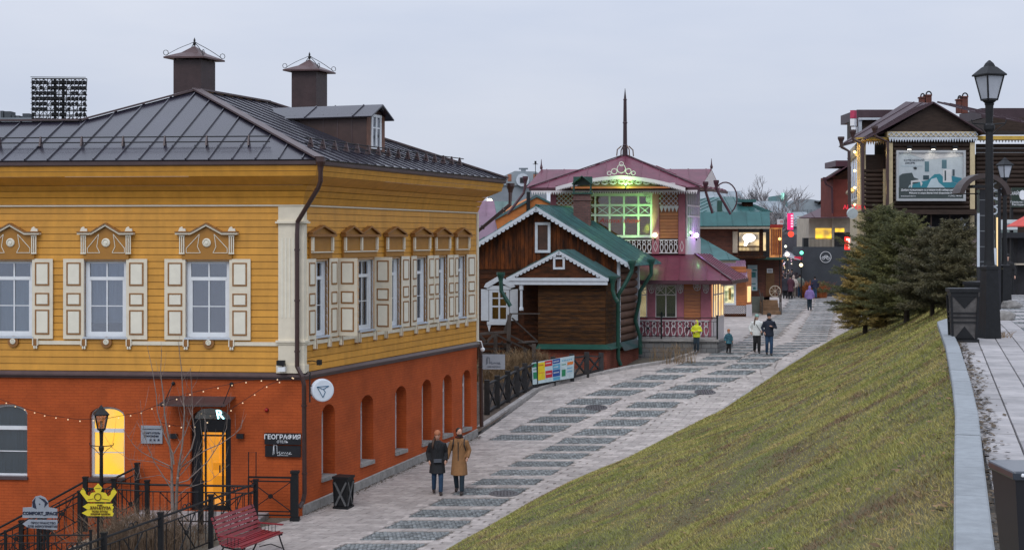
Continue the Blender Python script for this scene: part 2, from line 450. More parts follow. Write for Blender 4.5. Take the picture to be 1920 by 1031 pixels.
# ================================================================ THE GROUND
def curve(pts, soft=1.5):
    xs = np.arange(-60.0, 1600.0, 0.25); ys = np.interp(xs, [p[0] for p in pts], [p[1] for p in pts])
    k = max(1, int(soft / 0.25)); ker = np.ones(2 * k + 1) / (2 * k + 1)
    yp = np.convolve(np.pad(ys, k, mode='edge'), ker, mode='valid')
    return lambda x: float(np.interp(x, xs, yp))
H_ST = curve([(-60, 9.0), (0, 8.2), (26, 7.5), (36, 7.34), (39.4, 7.3), (45, 7.08), (51, 6.86), (55, 6.42), (59, 5.88), (63, 5.4), (66, 5.12), (71, 5.03), (85, 4.98), (103, 4.93), (112, 4.5), (140, 4.2), (300, 3.6), (1600, 3.0)], 1.2)
H_PATH = curve([(-60, 1.6), (8, 1.66), (28, 1.72), (50, 2.12), (80, 2.6), (140, 3.3), (300, 3.5), (1600, 3.0)], 1.5)
def zs(Y): return CZ - H_ST(Y)
def zp(Y): return CZ - H_PATH(Y)
def inv(py, H, lo=5.0, hi=200.0):
    for _ in range(50):
        m = (lo + hi) / 2
        if HY + F * H(m) / m > py: lo = m
        else: hi = m
    return (lo + hi) / 2
def on_street(px, py, dz=0.0):
    Y = inv(py, H_ST); return Vector((X_at(px, Y), Y, zs(Y) + dz))
def on_path(px, py, dz=0.0):
    Y = inv(py, H_PATH); return Vector((X_at(px, Y), Y, zp(Y) + dz))
_kp = [(1788, 1031), (1789, 900), (1791, 790), (1785, 730), (1773, 660), (1757, 612)]
KP = [on_path(*p) for p in _kp]
_k = [(-40, KP[0].x - 13.8), (0, KP[0].x - 2.35)] + [(p.y, p.x) for p in KP] + [(31, 9.1), (42, 12.6), (60, 17.6), (80, 23.2), (120, 33), (300, 60)]
def K_X(Y): return float(np.interp(Y, [a for a, b in _k], [b for a, b in _k]))
_t = [(-40, -40), (8, -11.0), (20, -6.2), (30, -3.35), (33, -2.2), (36, -1.25), (39.8, .65), (48.4, 4.35), (58, 9.2), (64.6, 12.5), (78, 17.8), (90, 22.6), (120, 32), (300, 59)]
def T_X(Y): return float(np.interp(Y, [a for a, b in _t], [b for a, b in _t]))
A_SIDE, A_FRONT = R(90 - 19.8), R(-5.5)
YC = Vector((X_at(567, 39.4), 39.4, 0))                 # street corner of the yellow house
FS = Frame(YC, A_SIDE); FF = Frame(YC, A_FRONT)          # its street side and its front
# railing beside the street, running down towards the camera
RB = [(-6.47, 37.7), (-7.18, 35.6), (-7.88, 33.5), (-8.58, 31.4), (-9.28, 29.3), (-9.98, 27.2)]
_kerb_px = [(903, 806), (1010, 733), (1052, 719), (1100, 708), (1180, 692), (1260, 679), (1315, 661), (1350, 647)]
SK = [on_street(*p) for p in _kerb_px]
_l = [(-40, -32), (27.2, -9.9), (37.7, -6.4), (39.3, -5.5)] + [(39.4, -5.5), (51.3, -1.25)] + [(p.y, p.x) for p in SK[1:]] + [(SK[-1].y + .6, 8.0), (78, 8.5), (120, 12)]
def L_X(Y): return float(np.interp(Y, [a for a, b in _l], [b for a, b in _l]))
def left_drop(x, Y):
    f = min(1, max(0, (-9.0 - x) / 3.5)) ; g = min(1, max(0, (42 - Y) / 1.5))
    return -2.3 * f * f * (3 - 2 * f) * g
def ground_z(x, Y):
    t = T_X(Y); k = K_X(Y)
    if x <= t: return zs(Y) + left_drop(x, Y)
    if x >= k: return zp(Y)
    return lerp(zs(Y), zp(Y), (x - t) / (k - t))

M_EARTH = mat('bare_earth', (0.10, 0.085, 0.065), 0.95, 0.3, 1.2, 0.6, 14, col2=(0.15, 0.13, 0.10))
M_SLAB = mat('pale_granite_slabs', (0.32, 0.285, 0.268), 0.78, 0.16, 2.2, 0.25, 90, irand=0.16, orand=0.14, col2=(0.40, 0.36, 0.34), streak=0.4)
M_SLABP = mat('promenade_slabs', (0.30, 0.29, 0.295), 0.78, 0.16, 3.5, 0.25, 120, irand=0.14, orand=0.14, col2=(0.42, 0.40, 0.40))
M_SETT = mat('dark_grey_setts', (0.135, 0.148, 0.153), 0.72, 0.3, 5, 0.4, 60, irand=0.45, orand=0.1, col2=(0.225, 0.24, 0.245))
M_JOINT = mat('sandy_joint_bed', (0.15, 0.135, 0.12), 0.95, 0.3, 3, 0.3, 40)
M_BANK = mat('turf_soil', (0.085, 0.066, 0.035), 0.95, 0.3, 1.0, 0.6, 30, col2=(0.12, 0.12, 0.04))

# a coarse sheet to the horizon, just under every surface that is modelled
def ground_sheet():
    ys = [-40, -20, -8] + list(np.arange(0, 125, 1.0)) + [130, 140, 160, 200, 280, 400, 700, 1500]
    vs, fs = [], []; n = None
    for Y in ys:
        t, k = T_X(Y), K_X(Y)
        xs = [-900, -300, -100, -50, -30, -20, -16, -14, -13, -12, -11, -10, -9, -7, -4] if t > -3 else list(np.linspace(-60, t - .5, 15))
        xs = [min(x, t - .5) if x > t - .5 else x for x in xs] + [t, lerp(t, k, .5), k, k + 2, k + 10, k + 40, 400, 900]
        n = len(xs)
        for x in xs: vs.append((x, Y, ground_z(x, Y) - (0.10 if not (t < x < k) else 0.9) - (0.25 if abs(x - t) < .01 else 0)))
    for j in range(len(ys) - 1):
        for i in range(n - 1): fs.append((j * n + i, j * n + i + 1, (j + 1) * n + i + 1, (j + 1) * n + i))
    link_mesh('ground', vs, fs, M_EARTH, smooth=True, kind='structure')
ground_sheet()

# -------- the street: jointed slabs with rows of dark sett panels
_cl = [(50, -.25), (51.1, .26), (57, 3.24), (63.1, 7.6), (64.7, 9.06), (73, 12.0), (88, 15.7), (109, 20.9), (118, 22.5)]
_cr = [(28, -6.8), (36.2, -2.87), (43.8, -.13), (51, 2.66), (56.7, 5.6), (62.9, 9.9), (73, 14.6), (100, 20.8), (118, 25)]
_wl = [(50, 1.75), (57, 1.65), (63, 1.6), (73, 1.4), (118, 1.4)]
_wr = [(28, 1.9), (36, 1.85), (44, 1.8), (56, 1.65), (73, 1.55), (118, 1.5)]
def ip(T, y): return float(np.interp(y, [a for a, b in T], [b for a, b in T]))
PATCH = []   # (y0, y1, centre fn, width fn)
y = 28.1
while y < 112:
    PATCH.append((y, y + .92, _cr, _wr))
    if y + .7 > 50.4: PATCH.append((y + .5, y + 1.42, _cl, _wl))
    y += 1.38 if y < 70 else 1.62
def in_patch(x, Y, m=0.0):
    for y0, y1, c, w in PATCH:
        if y0 - m < Y < y1 + m and abs(x - ip(c, Y)) < ip(w, Y) / 2 + m: return True
    return False
def street():
    vs, fs = [], []
    ys = list(np.arange(22, 125, 1.0))
    for Y in ys:
        for t in (0, .5, 1): vs.append((lerp(L_X(Y) - .05, T_X(Y) + .3, t), Y, zs(Y) - .035))
    for j in range(len(ys) - 1):
        for i in range(2): fs.append((j * 3 + i, j * 3 + i + 1, j * 3 + i + 4, j * 3 + i + 3))
    st = link_mesh('street', vs, fs, M_JOINT, smooth=True, kind='structure')
    rnd = random.Random(3)
    def stone(mb, x0, x1, Y0, Y1, sh, jit, tilt, thick, inset):
        def pt(x, Y, z): return (x + sh * (Y - Y0), Y, zs(Y) + z)
        dz = [rnd.uniform(-jit, jit) + rnd.uniform(-tilt, tilt) for _ in range(4)]
        b = [(x0, Y0), (x1, Y0), (x1, Y1), (x0, Y1)]
        k = len(mb.v); g = inset; bb = [(x0 + g, Y0 + g), (x1 - g, Y0 + g), (x1 - g, Y1 - g), (x0 + g, Y1 - g)]
        mb.v += [Vector(pt(a, c, -thick)) for a, c in b] + [Vector(pt(a, c, dz[i])) for i, (a, c) in enumerate(bb)]
        mb.f += [(k + 4, k + 5, k + 6, k + 7)] + [(k + i, k + (i + 1) % 4, k + 4 + (i + 1) % 4, k + 4 + i) for i in range(4)]
    singles = 0; rest = MB()
    Y = 29.0; row = 0
    while Y < 116:
        d = .31 if Y < 74 else .62; wS = .62 if Y < 74 else 1.2; row += 1
        x = L_X(Y) + .03 - (row % 2) * wS * .5; xe = T_X(Y) + .12
        while x < xe:
            x0 = max(x, L_X(Y) + .02); x1 = min(x + wS - .008, xe); cx, cyy = (x0 + x1) / 2 + .2 * d, Y + d / 2
            if x1 - x0 > .08:
                mb = MB()
                # cut slabs back where a sett panel lies
                if not any(in_patch(a, b) for a in (x0 + .02, cx, x1 - .02) for b in (Y + .03, cyy, Y + d - .03)):
                    near = Y > 32.8 and singles < 300 and x0 > -960 * Y / F
                    stone(mb if near else rest, x0, x1, Y, Y + d - .008, .42, .002, .002, .03, .006)
                    if near:
                        mb.build('paving_slab', M_SLAB, st); singles += 1
                else:   # small pieces around the panel edge
                    q = 4
                    for ii in range(q):
                        for jj in range(2):
                            a0 = lerp(x0, x1, ii / q); a1 = lerp(x0, x1, (ii + 1) / q); b0 = Y + d * jj / 2
                            if not any(in_patch(u, v) for u in (a0 + .02, a1 - .02) for v in (b0 + .02, b0 + d / 2 - .02)):
                                stone(rest, a0, a1, b0, b0 + d / 2, .42, .001, .001, .03, .002)
            x += wS
        Y += d
    rest.build('paving_slabs', M_SLAB, st, kind='stuff')
    for y0, y1, c, w in PATCH:
        if y0 < 29: continue
        mb = MB(); s = .105 if y0 < 60 else .15 if y0 < 75 else .23
        ny = max(2, round((y1 - y0) / s)); nx = max(4, round(ip(w, y0) / s))
        for j in range(ny):
            Ya = lerp(y0, y1, j / ny); Yb = lerp(y0, y1, (j + 1) / ny); off = (j % 2) * .5
            xa = ip(c, Ya) - ip(w, Ya) / 2; ww = ip(w, Ya); sh = (ip(c, Yb) - ip(c, Ya)) / (Yb - Ya)
            for i in range(nx + (1 if off else 0)):
                a0 = max(0, (i - off) / nx); a1 = min(1, (i + 1 - off) / nx)
                if a1 - a0 < .01: continue
                g = .012
                stone(mb, xa + a0 * ww + g * .5, xa + a1 * ww - g * .5, Ya + g * .5, Yb - g * .5, sh, .005, .004, .03, .012)
        mb.build('sett_panel', M_SETT, st)
    return st
STREET = street()

def sweep_blocks(pts, w, h, L, m, parent_label, name, z_up=0.0, group=None, side=1, base_drop=.15, joint=.008, cat='kerb'):
    """Kerb stones laid end to end along a line."""
    root = thing(parent_label[0], pts[0], parent_label[1], cat)
    root.location = Vector(pts[0])
    segs = []; 
    for a, b in zip(pts[:-1], pts[1:]):
        n = max(1, round((b - a).length / L))
        for i in range(n): segs.append((a.lerp(b, i / n), a.lerp(b, (i + 1) / n)))
    for a, b in segs:
        t = (b - a); tl = t.length; t.normalize(); s = Vector((t.y, -t.x, 0)).normalized() * side
        a2 = a + t * joint * .5; b2 = b - t * joint * .5; mb = MB(); e = .012; dz = random.uniform(-.004, .004)
        U = Vector((0, 0, 1))
        ring = lambda p: [p - U * base_drop, p + U * (h - e + dz), p + s * e + U * (h + dz), p + s * (w - e) + U * (h + dz), p + s * w + U * (h - e + dz), p + s * w - U * base_drop]
        mb.loft([ring(a2), ring(b2)]).build(name, m, root)
    return root
sweep_blocks([Vector((p.x, p.y, p.z)) for p in SK], .2, .13, 1.0, M_KERB2, ('street_kerb', 'pale stone kerb curving between the street and the cross braced wooden fence'), 'kerb_stone', side=-1)
# flush kerb along the foot of the grass bank
_foot = [Vector((T_X(Y) - .12, Y, zs(Y))) for Y in (30, 33, 36, 40, 44, 48.4, 53, 58, 62, 66, 70, 78, 90, 105)]
sweep_blocks(_foot, .14, .035, 1.5, M_KERB2, ('bank_kerb', 'flush grey stone edging between the paved street and the foot of the grass bank'), 'kerb_stone', side=1)

# -------- the upper promenade
def promenade():
    vs, fs = [], []; ys = list(np.arange(2, 130, 1.0))
    for Y in ys:
        for t in (0, 1, 3, 9, 30): vs.append((K_X(Y) + t * (1 + Y / 60) + .1, Y, zp(Y) - .04))
    for j in range(len(ys) - 1):
        for i in range(4): fs.append((j * 5 + i, j * 5 + i + 1, j * 5 + i + 6, j * 5 + i + 5))
    pr = link_mesh('promenade', vs, fs, M_JOINT, smooth=True, kind='structure')
    rnd = random.Random(5); rest = MB(); n1 = 0; setts = MB()
    ang = math.atan(.285); t = Vector((math.sin(ang), math.cos(ang), 0)); s = Vector((t.y, -t.x, 0)); O = Vector((K_X(KP[0].y - 3.4) + .31, KP[0].y - 3.4, 0))
    def quad(mb, a0, a1, l0, l1, th=.035, e=.005, j=.002):
        c = [O + s * a + t * l for a, l in ((a0, l0), (a1, l0), (a1, l1), (a0, l1))]
        ci = [O + s * a + t * l for a, l in ((a0 + e, l0 + e), (a1 - e, l0 + e), (a1 - e, l1 - e), (a0 + e, l1 - e))]
        k = len(mb.v)
        for p in c: mb.v.append(Vector((p.x, p.y, zp(p.y) - th)))
        for p in ci: mb.v.append(Vector((p.x, p.y, zp(p.y) + rnd.uniform(-j, j))))
        mb.f += [(k + 4, k + 5, k + 6, k + 7)] + [(k + i, k + (i + 1) % 4, k + 4 + (i + 1) % 4, k + 4 + i) for i in range(4)]
    for ci in range(26):
        wcol = .3; a0 = ci * wcol; l = 0.0; 
        while l < 100:
            p = O + s * (a0 + .2) + t * l
            if p.x < K_X(p.y) + .12: l += .5; continue
            L = .6 * rnd.uniform(.9, 1.1) if a0 < 1.2 else .6
            band = a0 >= .9 and a0 < 6.6 and int((l + .2) / 1.3) % 2 == 1
            vis = p.x < .345 * p.y
            if band and p.y < 70:
                for ii in range(3):
                    for jj in range(6): quad(setts, a0 + ii * .1 + .004, a0 + (ii + 1) * .1 - .004, l + jj * .1 + .004, l + (jj + 1) * .1 - .004, e=.01, j=.004)
                l += .6; continue
            if vis and n1 < 290 and p.y < 45:
                mb = MB(); quad(mb, a0 + .004, a0 + wcol - .004, l, l + L - .008); mb.build('paving_slab', M_SLABP, pr); n1 += 1
            elif p.y < 95: quad(rest, a0 + .004, a0 + wcol - .004, l, l + L - .008)
            l += L
    rest.build('paving_slabs', M_SLABP, pr, kind='stuff'); setts.build('setts', M_SETT, pr, kind='stuff')
promenade()
_k0 = [Vector((K_X(2), 2, zp(2)))] + KP + [Vector((9.0, 31.0, zp(31)))]
sweep_blocks(_k0, .2, .10, 1.45, M_KERB, ('promenade_kerb', 'wide blue grey granite kerb between the sloping lawn and the upper promenade'), 'kerb_stone', side=1)

# -------- the lawn bank
def bank_pt(t, Y):
    a, b = T_X(Y), K_X(Y); x = lerp(a, b, t)
    z0 = zs(Y) + .02; z1 = zp(Y) - .0 
    f = t + .035 * math.sin(2 * math.pi * t)
    nz_ = noise.noise(Vector((x * .35, Y * .35, 0))) * .14 + noise.noise(Vector((x * 1.3, Y * 1.3, 4))) * .035
    return x, Y, lerp(z0, z1, f) + nz_ * min(1, 4 * t, 6 * (1 - t))
def bank():
    ys = list(np.arange(2, 40, .3)) + list(np.arange(40, 125, .6)); nt = 40; vs, fs = [], []
    for Y in ys:
        for i in range(nt + 1): vs.append(bank_pt(i / nt, Y))
    m = nt + 1
    for j in range(len(ys) - 1):
        for i in range(nt): fs.append((j * m + i, j * m + i + 1, (j + 1) * m + i + 1, (j + 1) * m + i))
    link_mesh('grass_bank', vs, fs, M_BANK, smooth=True, kind='structure')
bank()
def grass_material():
    m = bpy.data.materials.new('grass_blades'); m.use_nodes = True; nt = m.node_tree; nd = nt.nodes; lk = nt.links
    b = nd['Principled BSDF']; b.inputs['Roughness'].default_value = 0.75; b.inputs['Specular IOR Level'].default_value = 0.15
    t = nd.new('ShaderNodeTexCoord')
    def noise_(s, d=5, r=.65, str_=None):
        src = t.outputs['Object']
        if str_:
            q = nd.new('ShaderNodeMapping'); q.inputs['Scale'].default_value = str_; lk.new(src, q.inputs[0]); src = q.outputs[0]
        n = nd.new('ShaderNodeTexNoise'); n.inputs['Scale'].default_value = s; n.inputs['Detail'].default_value = d; n.inputs['Roughness'].default_value = r
        lk.new(src, n.inputs[0]); return n.outputs[0]
    r1 = nd.new('ShaderNodeValToRGB'); e = r1.color_ramp.elements
    e[0].position = .33; e[0].color = (0.120, 0.165, 0.055, 1); e[1].position = .62; e[1].color = (0.42, 0.34, 0.13, 1)
    k = e.new(.48); k.color = (0.29, 0.285, 0.08, 1)
    lk.new(noise_(.8, 7, .72), r1.inputs[0])
    r2 = nd.new('ShaderNodeValToRGB'); e = r2.color_ramp.elements
    e[0].position = .52; e[0].color = (0, 0, 0, 1); e[1].position = .60; e[1].color = (1, 1, 1, 1)
    lk.new(noise_(1.0, 8, .78, (1, .8, 1)), r2.inputs[0])
    mx = nd.new('ShaderNodeMix'); mx.data_type = 'RGBA'; lk.new(r2.outputs[0], mx.inputs[0]); lk.new(r1.outputs[0], mx.inputs[6]); mx.inputs[7].default_value = (0.20, 0.13, 0.08, 1)
    g = nd.new('ShaderNodeNewGeometry'); mr = nd.new('ShaderNodeMapRange'); mr.inputs['To Min'].default_value = .72; mr.inputs['To Max'].default_value = 1.32
    lk.new(g.outputs['Random Per Island'], mr.inputs[0])
    sc = nd.new('ShaderNodeVectorMath'); sc.operation = 'SCALE'; lk.new(mx.outputs[2], sc.inputs[0]); lk.new(mr.outputs[0], sc.inputs['Scale'])
    lk.new(sc.outputs[0], b.inputs['Base Color'])
    return m
M_GRASS = grass_material()
def grass():
    rs = np.random.RandomState(11)
    P = []
    def region(y0, y1, dens, h, w):
        Ys = np.arange(y0, y1, .5)
        for Y in Ys:
            a, b = T_X(Y), K_X(Y); wd = b - a
            # only what a viewer near the camera could see
            tt = np.linspace(0, 1, 25); ok = [t for t in tt if (CZ - bank_pt(t, Y)[2]) / Y < .235]
            if not ok: continue
            t0 = max(0, min(ok) - .04); n = int((1 - t0) * wd * .5 * dens)
            t = rs.uniform(t0, 1, n); yy = Y + rs.uniform(0, .5, n)
            P.append(np.stack([t, yy, h * rs.uniform(.5, 1.3, n), w * rs.uniform(.7, 1.3, n)], 1))
    region(6, 10, 4200, .045, .006); region(10, 16, 3000, .05, .008); region(16, 26, 1700, .055, .012)
    region(26, 42, 850, .06, .018); region(42, 70, 420, .075, .03); region(70, 112, 120, .09, .06)
    A = np.concatenate(P); n = len(A)
    # heights from a table (bilinear)
    TY = np.arange(5, 114, .25); TT = np.linspace(0, 1, 61)
    tab = np.array([[bank_pt(t, Y) for t in TT] for Y in TY])
    fy = np.clip((A[:, 1] - 5) / .25, 0, len(TY) - 1.001); iy = fy.astype(int); fy -= iy
    ft = A[:, 0] * 60; it = np.minimum(ft.astype(int), 59); ft = ft - it
    base = ((tab[iy, it].T * (1 - fy) * (1 - ft)) + (tab[iy + 1, it].T * fy * (1 - ft)) + (tab[iy, it + 1].T * (1 - fy) * ft) + (tab[iy + 1, it + 1].T * fy * ft)).T
    th = rs.uniform(0, 2 * np.pi, n); lean = rs.normal(0, .9, n); ln2 = rs.normal(0, .9, n)
    h, w = A[:, 2], A[:, 3]
    # patchy growth
    pat = np.sin(base[:, 0] * 1.9 + 2 * np.sin(base[:, 1] * .8)) * np.sin(base[:, 1] * 1.3 + 1.5 * np.sin(base[:, 0] * 1.1))
    h = .52 * h * (1 + .35 * pat)
    d = np.stack([np.cos(th), np.sin(th), np.zeros(n)], 1)
    up = np.stack([lean * h, ln2 * h, h], 1)
    a = base - d * w[:, None] * .5; b = base + d * w[:, None] * .5; c = base + up
    a[:, 2] -= .01; b[:, 2] -= .01
    vs = np.stack([a, b, c], 1).reshape(-1, 3)
    me = bpy.data.meshes.new('grass'); me.vertices.add(len(vs)); me.vertices.foreach_set('co', vs.astype(np.float32).ravel())
    me.loops.add(len(vs)); me.loops.foreach_set('vertex_index', np.arange(len(vs), dtype=np.int32))
    me.polygons.add(n); me.polygons.foreach_set('loop_start', np.arange(0, 3 * n, 3, dtype=np.int32))
    me.update(calc_edges=True); me.materials.append(M_GRASS)
    o = bpy.data.objects.new('grass', me); COL.objects.link(o)
    tag(o, 'short patchy lawn grass covering the sloping bank', 'grass', kind='stuff')
    print('grass blades', n)
grass()
# ================================================================ THE YELLOW HOUSE
YH = thing('yellow_house', (YC.x, YC.y, 0), 'two storey corner house with ochre boarded upper floor over orange red brick', 'house')
SLEN, FLEN = 12.75, 14.0       # street side length, front length (runs off to the left)
def corner(o):                  # corner of a line o metres outside both walls
    n1, n2 = FS.n, FF.n; det = n1.x * n2.y - n1.y * n2.x
    return Vector((YC.x + (o * n2.y - o * n1.y) / det, YC.y + (n1.x * o - n2.x * o) / det, 0))
def along(prof, m, name, parent, extra_end=True, thick=None, left=FLEN):
    """A board with the given section (c, z) carried round the corner of both walls."""
    rings = []
    for which in ('L', 'C', 'E'):
        r = []
        for c, z in prof:
            if which == 'L': p = FF(-left, 0, c)
            elif which == 'C': p = corner(c)
            else: p = FS(SLEN + (c if extra_end else 0), 0, c)
            r.append(Vector((p.x, p.y, z)))
        rings.append(r)
    a = MB().loft([rings[0], rings[1]]).build(name, m, parent)
    b = MB().loft([rings[1], rings[2]]).build(name, m, parent)
    return a, b
# ---- ground floor: painted brick with deep arched openings
def arch_wall(fr, a0, a1, z0f, z1, ops, m, name, parent, depth=.32, zbot=None):
    """ops: (a0, a1, z0, z_spring, rise). Returns the wall mesh with reveals."""
    mb = MB(); ops = sorted(ops); cur = a0
    def q(P): mb.add(P, [tuple(range(len(P)))])
    for (u0, u1, zb, zsq, rise) in ops:
        q([fr(cur, z0f, 0), fr(u0, z0f, 0), fr(u0, z1, 0), fr(cur, z1, 0)])
        if zb > z0f: q([fr(u0, z0f, 0), fr(u1, z0f, 0), fr(u1, zb, 0), fr(u0, zb, 0)])
        n = 8; arc = [(u0 + (u1 - u0) * (1 - math.cos(math.pi * i / n)) / 2, zsq + rise * math.sin(math.pi * i / n)) for i in range(n + 1)]
        for i in range(n): q([fr(arc[i][0], arc[i][1], 0), fr(arc[i + 1][0], arc[i + 1][1], 0), fr(arc[i + 1][0], z1, 0), fr(arc[i][0], z1, 0)])
        rev = [(u0, zb)] + arc + [(u1, zb)]
        for i in range(len(rev) - 1): q([fr(*rev[i], 0), fr(*rev[i + 1], 0), fr(*rev[i + 1], -depth), fr(*rev[i], -depth)])
        q([fr(u0, zb, 0), fr(u1, zb, 0), fr(u1, zb, -depth), fr(u0, zb, -depth)])
        cur = u1
    q([fr(cur, z0f, 0), fr(a1, z0f, 0), fr(a1, z1, 0), fr(cur, z1, 0)])
    return mb.build(name, m, parent)
def wpx(fr, x0, x1, ytop, ybot, xm=None):
    xm = (x0 + x1) / 2 if xm is None else xm
    return fr.u(x0), fr.u(x1), fr.uv(xm, ybot)[1], fr.uv(xm, ytop)[1]
ZB0, ZB1 = 3.56, 3.74
side_ops = []
for x0, x1, yt, yb in ((603, 628, 757, 893), (676, 700, 740, 866), (741, 762, 723, 845), (791, 809, 711, 829), (830, 847, 702, 815), (867, 882.5, 693, 803)):
    u0, u1, zb, zt = wpx(FS, x0, x1, yt, yb); side_ops.append((u0, u1, zb, zt - .3, .3))
BW = arch_wall(FS, 0, SLEN, -1.0, ZB0, side_ops, M_BRICK, 'brick_wall', YH, depth=.56)
front_ops = []
for x0, x1, yt, yb in ((-24, 51, 757, 893), (168, 233.5, 762, 895), (357, 433, 765, 958)):
    u0, u1, zb, zt = wpx(FF, x0, x1, yt, yb); r = .24 if x0 < 300 else .3; front_ops.append((u0, u1, zb, zt - r, r))
BF = arch_wall(FF, -FLEN, 0, -3.0, ZB0, front_ops, M_BRICK, 'brick_wall', YH, depth=.30)
# far end wall and back
re = Frame(FS(SLEN, 0).xy, A_SIDE + R(90)); 
MB().add([FS(SLEN, -1), FS(SLEN, -1) - FS.n * 12, FS(SLEN, 9) - FS.n * 12, FS(SLEN, 9)], [(0, 1, 2, 3)]).build('end_wall', M_YEL, YH)
# plinth that follows the ground
mb = MB(); pr = []
for k in range(14):
    a = SLEN * k / 13; P = FS(a, 0, 0); z = zs(P.y)
    pr.append([FS(a, z - .3, .0), FS(a, z - .3, .05), FS(a, z + .235, .05), FS(a, z + .25, .02), FS(a, z + .25, 0)])
for k in range(13): MB().loft([[p + FS.d * .004 for p in pr[k]], [p - FS.d * .004 for p in pr[k + 1]]]).build('plinth_stone', M_STONE, YH)
# window sills in the street side and glazing set back on the left reveal
for k, (u0, u1, zb, zsq, r) in enumerate(side_ops):
    MB().box(FS, u0 - .02, u1 + .02, zb - .09, zb + .02, -.5, .05).build('window_sill', M_STONE, YH)
def arched_glazing(fr, op, back, frame_m, parent, glass=None, transom=None, mull=False, c=-.27, fw=.07, room=None, bar=None):
    u0, u1, zb, zsq, r = op
    f = MB(); n = 10
    outer = [(u0, zb)] + [(u0 + (u1 - u0) * (1 - math.cos(math.pi * i / n)) / 2, zsq + r * math.sin(math.pi * i / n)) for i in range(n + 1)] + [(u1, zb)]
    cu, cz = (u0 + u1) / 2, (zb + zsq) / 2
    inner = [(cu + (a - cu) * (1 - 2 * fw / (u1 - u0)), cz + (b - cz) * (1 - 2 * fw / (zsq + r - zb))) for a, b in outer]
    for i in range(len(outer)):
        j = (i + 1) % len(outer)
        f.prism(fr, [outer[i], outer[j], inner[j], inner[i]], c, c + .06)
    if transom: f.box(fr, u0 + fw, u1 - fw, transom - .05, transom + .05, c, c + .07)
    if mull: f.box(fr, cu - .03, cu + .03, zb + fw, transom - .05 if transom else zsq, c, c + .05)
    if bar: f.box(fr, u0 + fw, u1 - fw, bar - .012, bar + .012, c + .005, c + .04)
    w = f.build('window', frame_m, parent)
    MB().prism(fr, [(a, b) for a, b in inner], c + .02, c + .03).build('pane', glass or M_GLASSD, w)
    if room: MB().add([fr(a, b, c - .06) for a, b in outer], [tuple(range(len(outer)))]).build('curtain', room, w)
    return w
WARM_Y = glow('warm_yellow_room', (1.0, 0.58, 0.04), 1.25, (.9, (0.85, 0.50, 0.16)))
WARM_O = glow('warm_orange_room', (1.0, 0.36, 0.015), 1.0, (.8, (0.95, 0.46, 0.06)))
WARM_T = glow('bright_yellow_blind', (1.0, 0.60, 0.02), .95)
def uz(fr, px, py, c=0): return fr.uv(px, py, c)
for k, op in enumerate(side_ops):
    arched_glazing(FS, op, None, M_WHITE, YH, transom=op[3] - .35 if k == 0 else op[3] - .25, fw=.05, c=(-.43, -.43, -.40, -.36, -.33, -.30)[k], room=WARM_O if k == 0 else M_CURTG)
for k, op in enumerate(front_ops[:2]):
    tr = uz(FF, 26 if k == 0 else 200, 808)[1] if k else uz(FF, 26, 803)[1]
    br = uz(FF, 100, 848)[1]
    w = arched_glazing(FF, op, None, M_WHITE, YH, transom=tr, room=(M_CURTG, WARM_Y)[k], bar=br, c=-.22, glass=glass_mat('clear_lit_glass', (.98, .98, .95), .02) if k else M_GLASS)
    MB().box(FF, op[0] - .03, op[1] + .03, op[2] - .07, op[2] + .01, -.3, .06).build('window_sill', M_BAND, YH)
# entrance door
u0, u1, zb, zsq, r = front_ops[2]
dk = MB(); cc = -.24
ul, ur = FF.u(374), FF.u(421)
zt = uz(FF, 397, 808)[1]; zl = uz(FF, 397, 787)[1]
dk.box(FF, u0, ul - .02, zb, zsq, cc, cc + .1).box(FF, ur + .02, u1, zb, zsq, cc, cc + .1).box(FF, ul - .02, ur + .02, zt, zl, cc, cc + .1)
dk.build('door_surround', M_BLACK2, YH)
arc = [(u0 + (u1 - u0) * (1 - math.cos(math.pi * i / 10)) / 2, zsq + r * math.sin(math.pi * i / 10)) for i in range(11)]
fan = MB().prism(FF, [(a, max(b, zl)) for a, b in arc], cc + .02, cc + .05).build('fanlight', glass_mat('fanlight_glass', (0.3, 0.42, 0.38), .25), YH)
MB().prism(FF, [(a, max(b, zl)) for a, b in arc], cc - .06, cc - .03).build('fanlight_backing', mat('green_dark_glass', (0.05, 0.12, 0.10), .3, .5, 3, col2=(0.16, 0.20, 0.19)), fan)
dr = MB()
for px in (374, 381.5, 414, 421): 
    a = FF.u(px); dr.box(FF, a - .02, a + .02, zb, zt, cc, cc + .07)
dr.box(FF, ul, ur, zt - .05, zt, cc + .002, cc + .068).box(FF, ul, ur, zt - .16, zt - .12, cc + .002, cc + .06).box(FF, ul, ur, zb, zb + .12, cc + .002, cc + .066)
door = dr.build('door', M_BLACK, YH)
MB().box(FF, ul, ur, zb + .05, zt - .02, cc + .02, cc + .03).build('pane', glass_mat('clear_door_glass', (0.98, 0.95, 0.9), .03), door)
ww = mat('warm_wood_door', (0.75, 0.40, 0.09), .5, .1, 3)
lob = MB().box(FF, ul - .3, ur + .3, zb, zt + .1, cc - .75, cc - .7).build('lobby_wall', WARM_O, door)
ind = MB()
a0, a1 = FF.u(386, -.9), FF.u(412, -.9)
ind.box(FF, a0 + .1, a1 - .02, zb, zb + 2.0, cc - .70, cc - .68)
ind.build('inner_door', glow('lit_cream_door', (1.0, 0.42, 0.04), .95), door)
mo = MB(); 
for (p, q2, r2, s2) in ((.2, .55, .95, 1.15), (.2, .55, .25, .8)):
    mo.box(FF, a0 + .1 + p * .5, a0 + .1 + q2 * .85, zb + r2, zb + s2, cc - .68, cc - .665)
mo.build('door_moulding', glow('lit_cream_moulding', (1.0, 0.40, 0.03), .75), door)
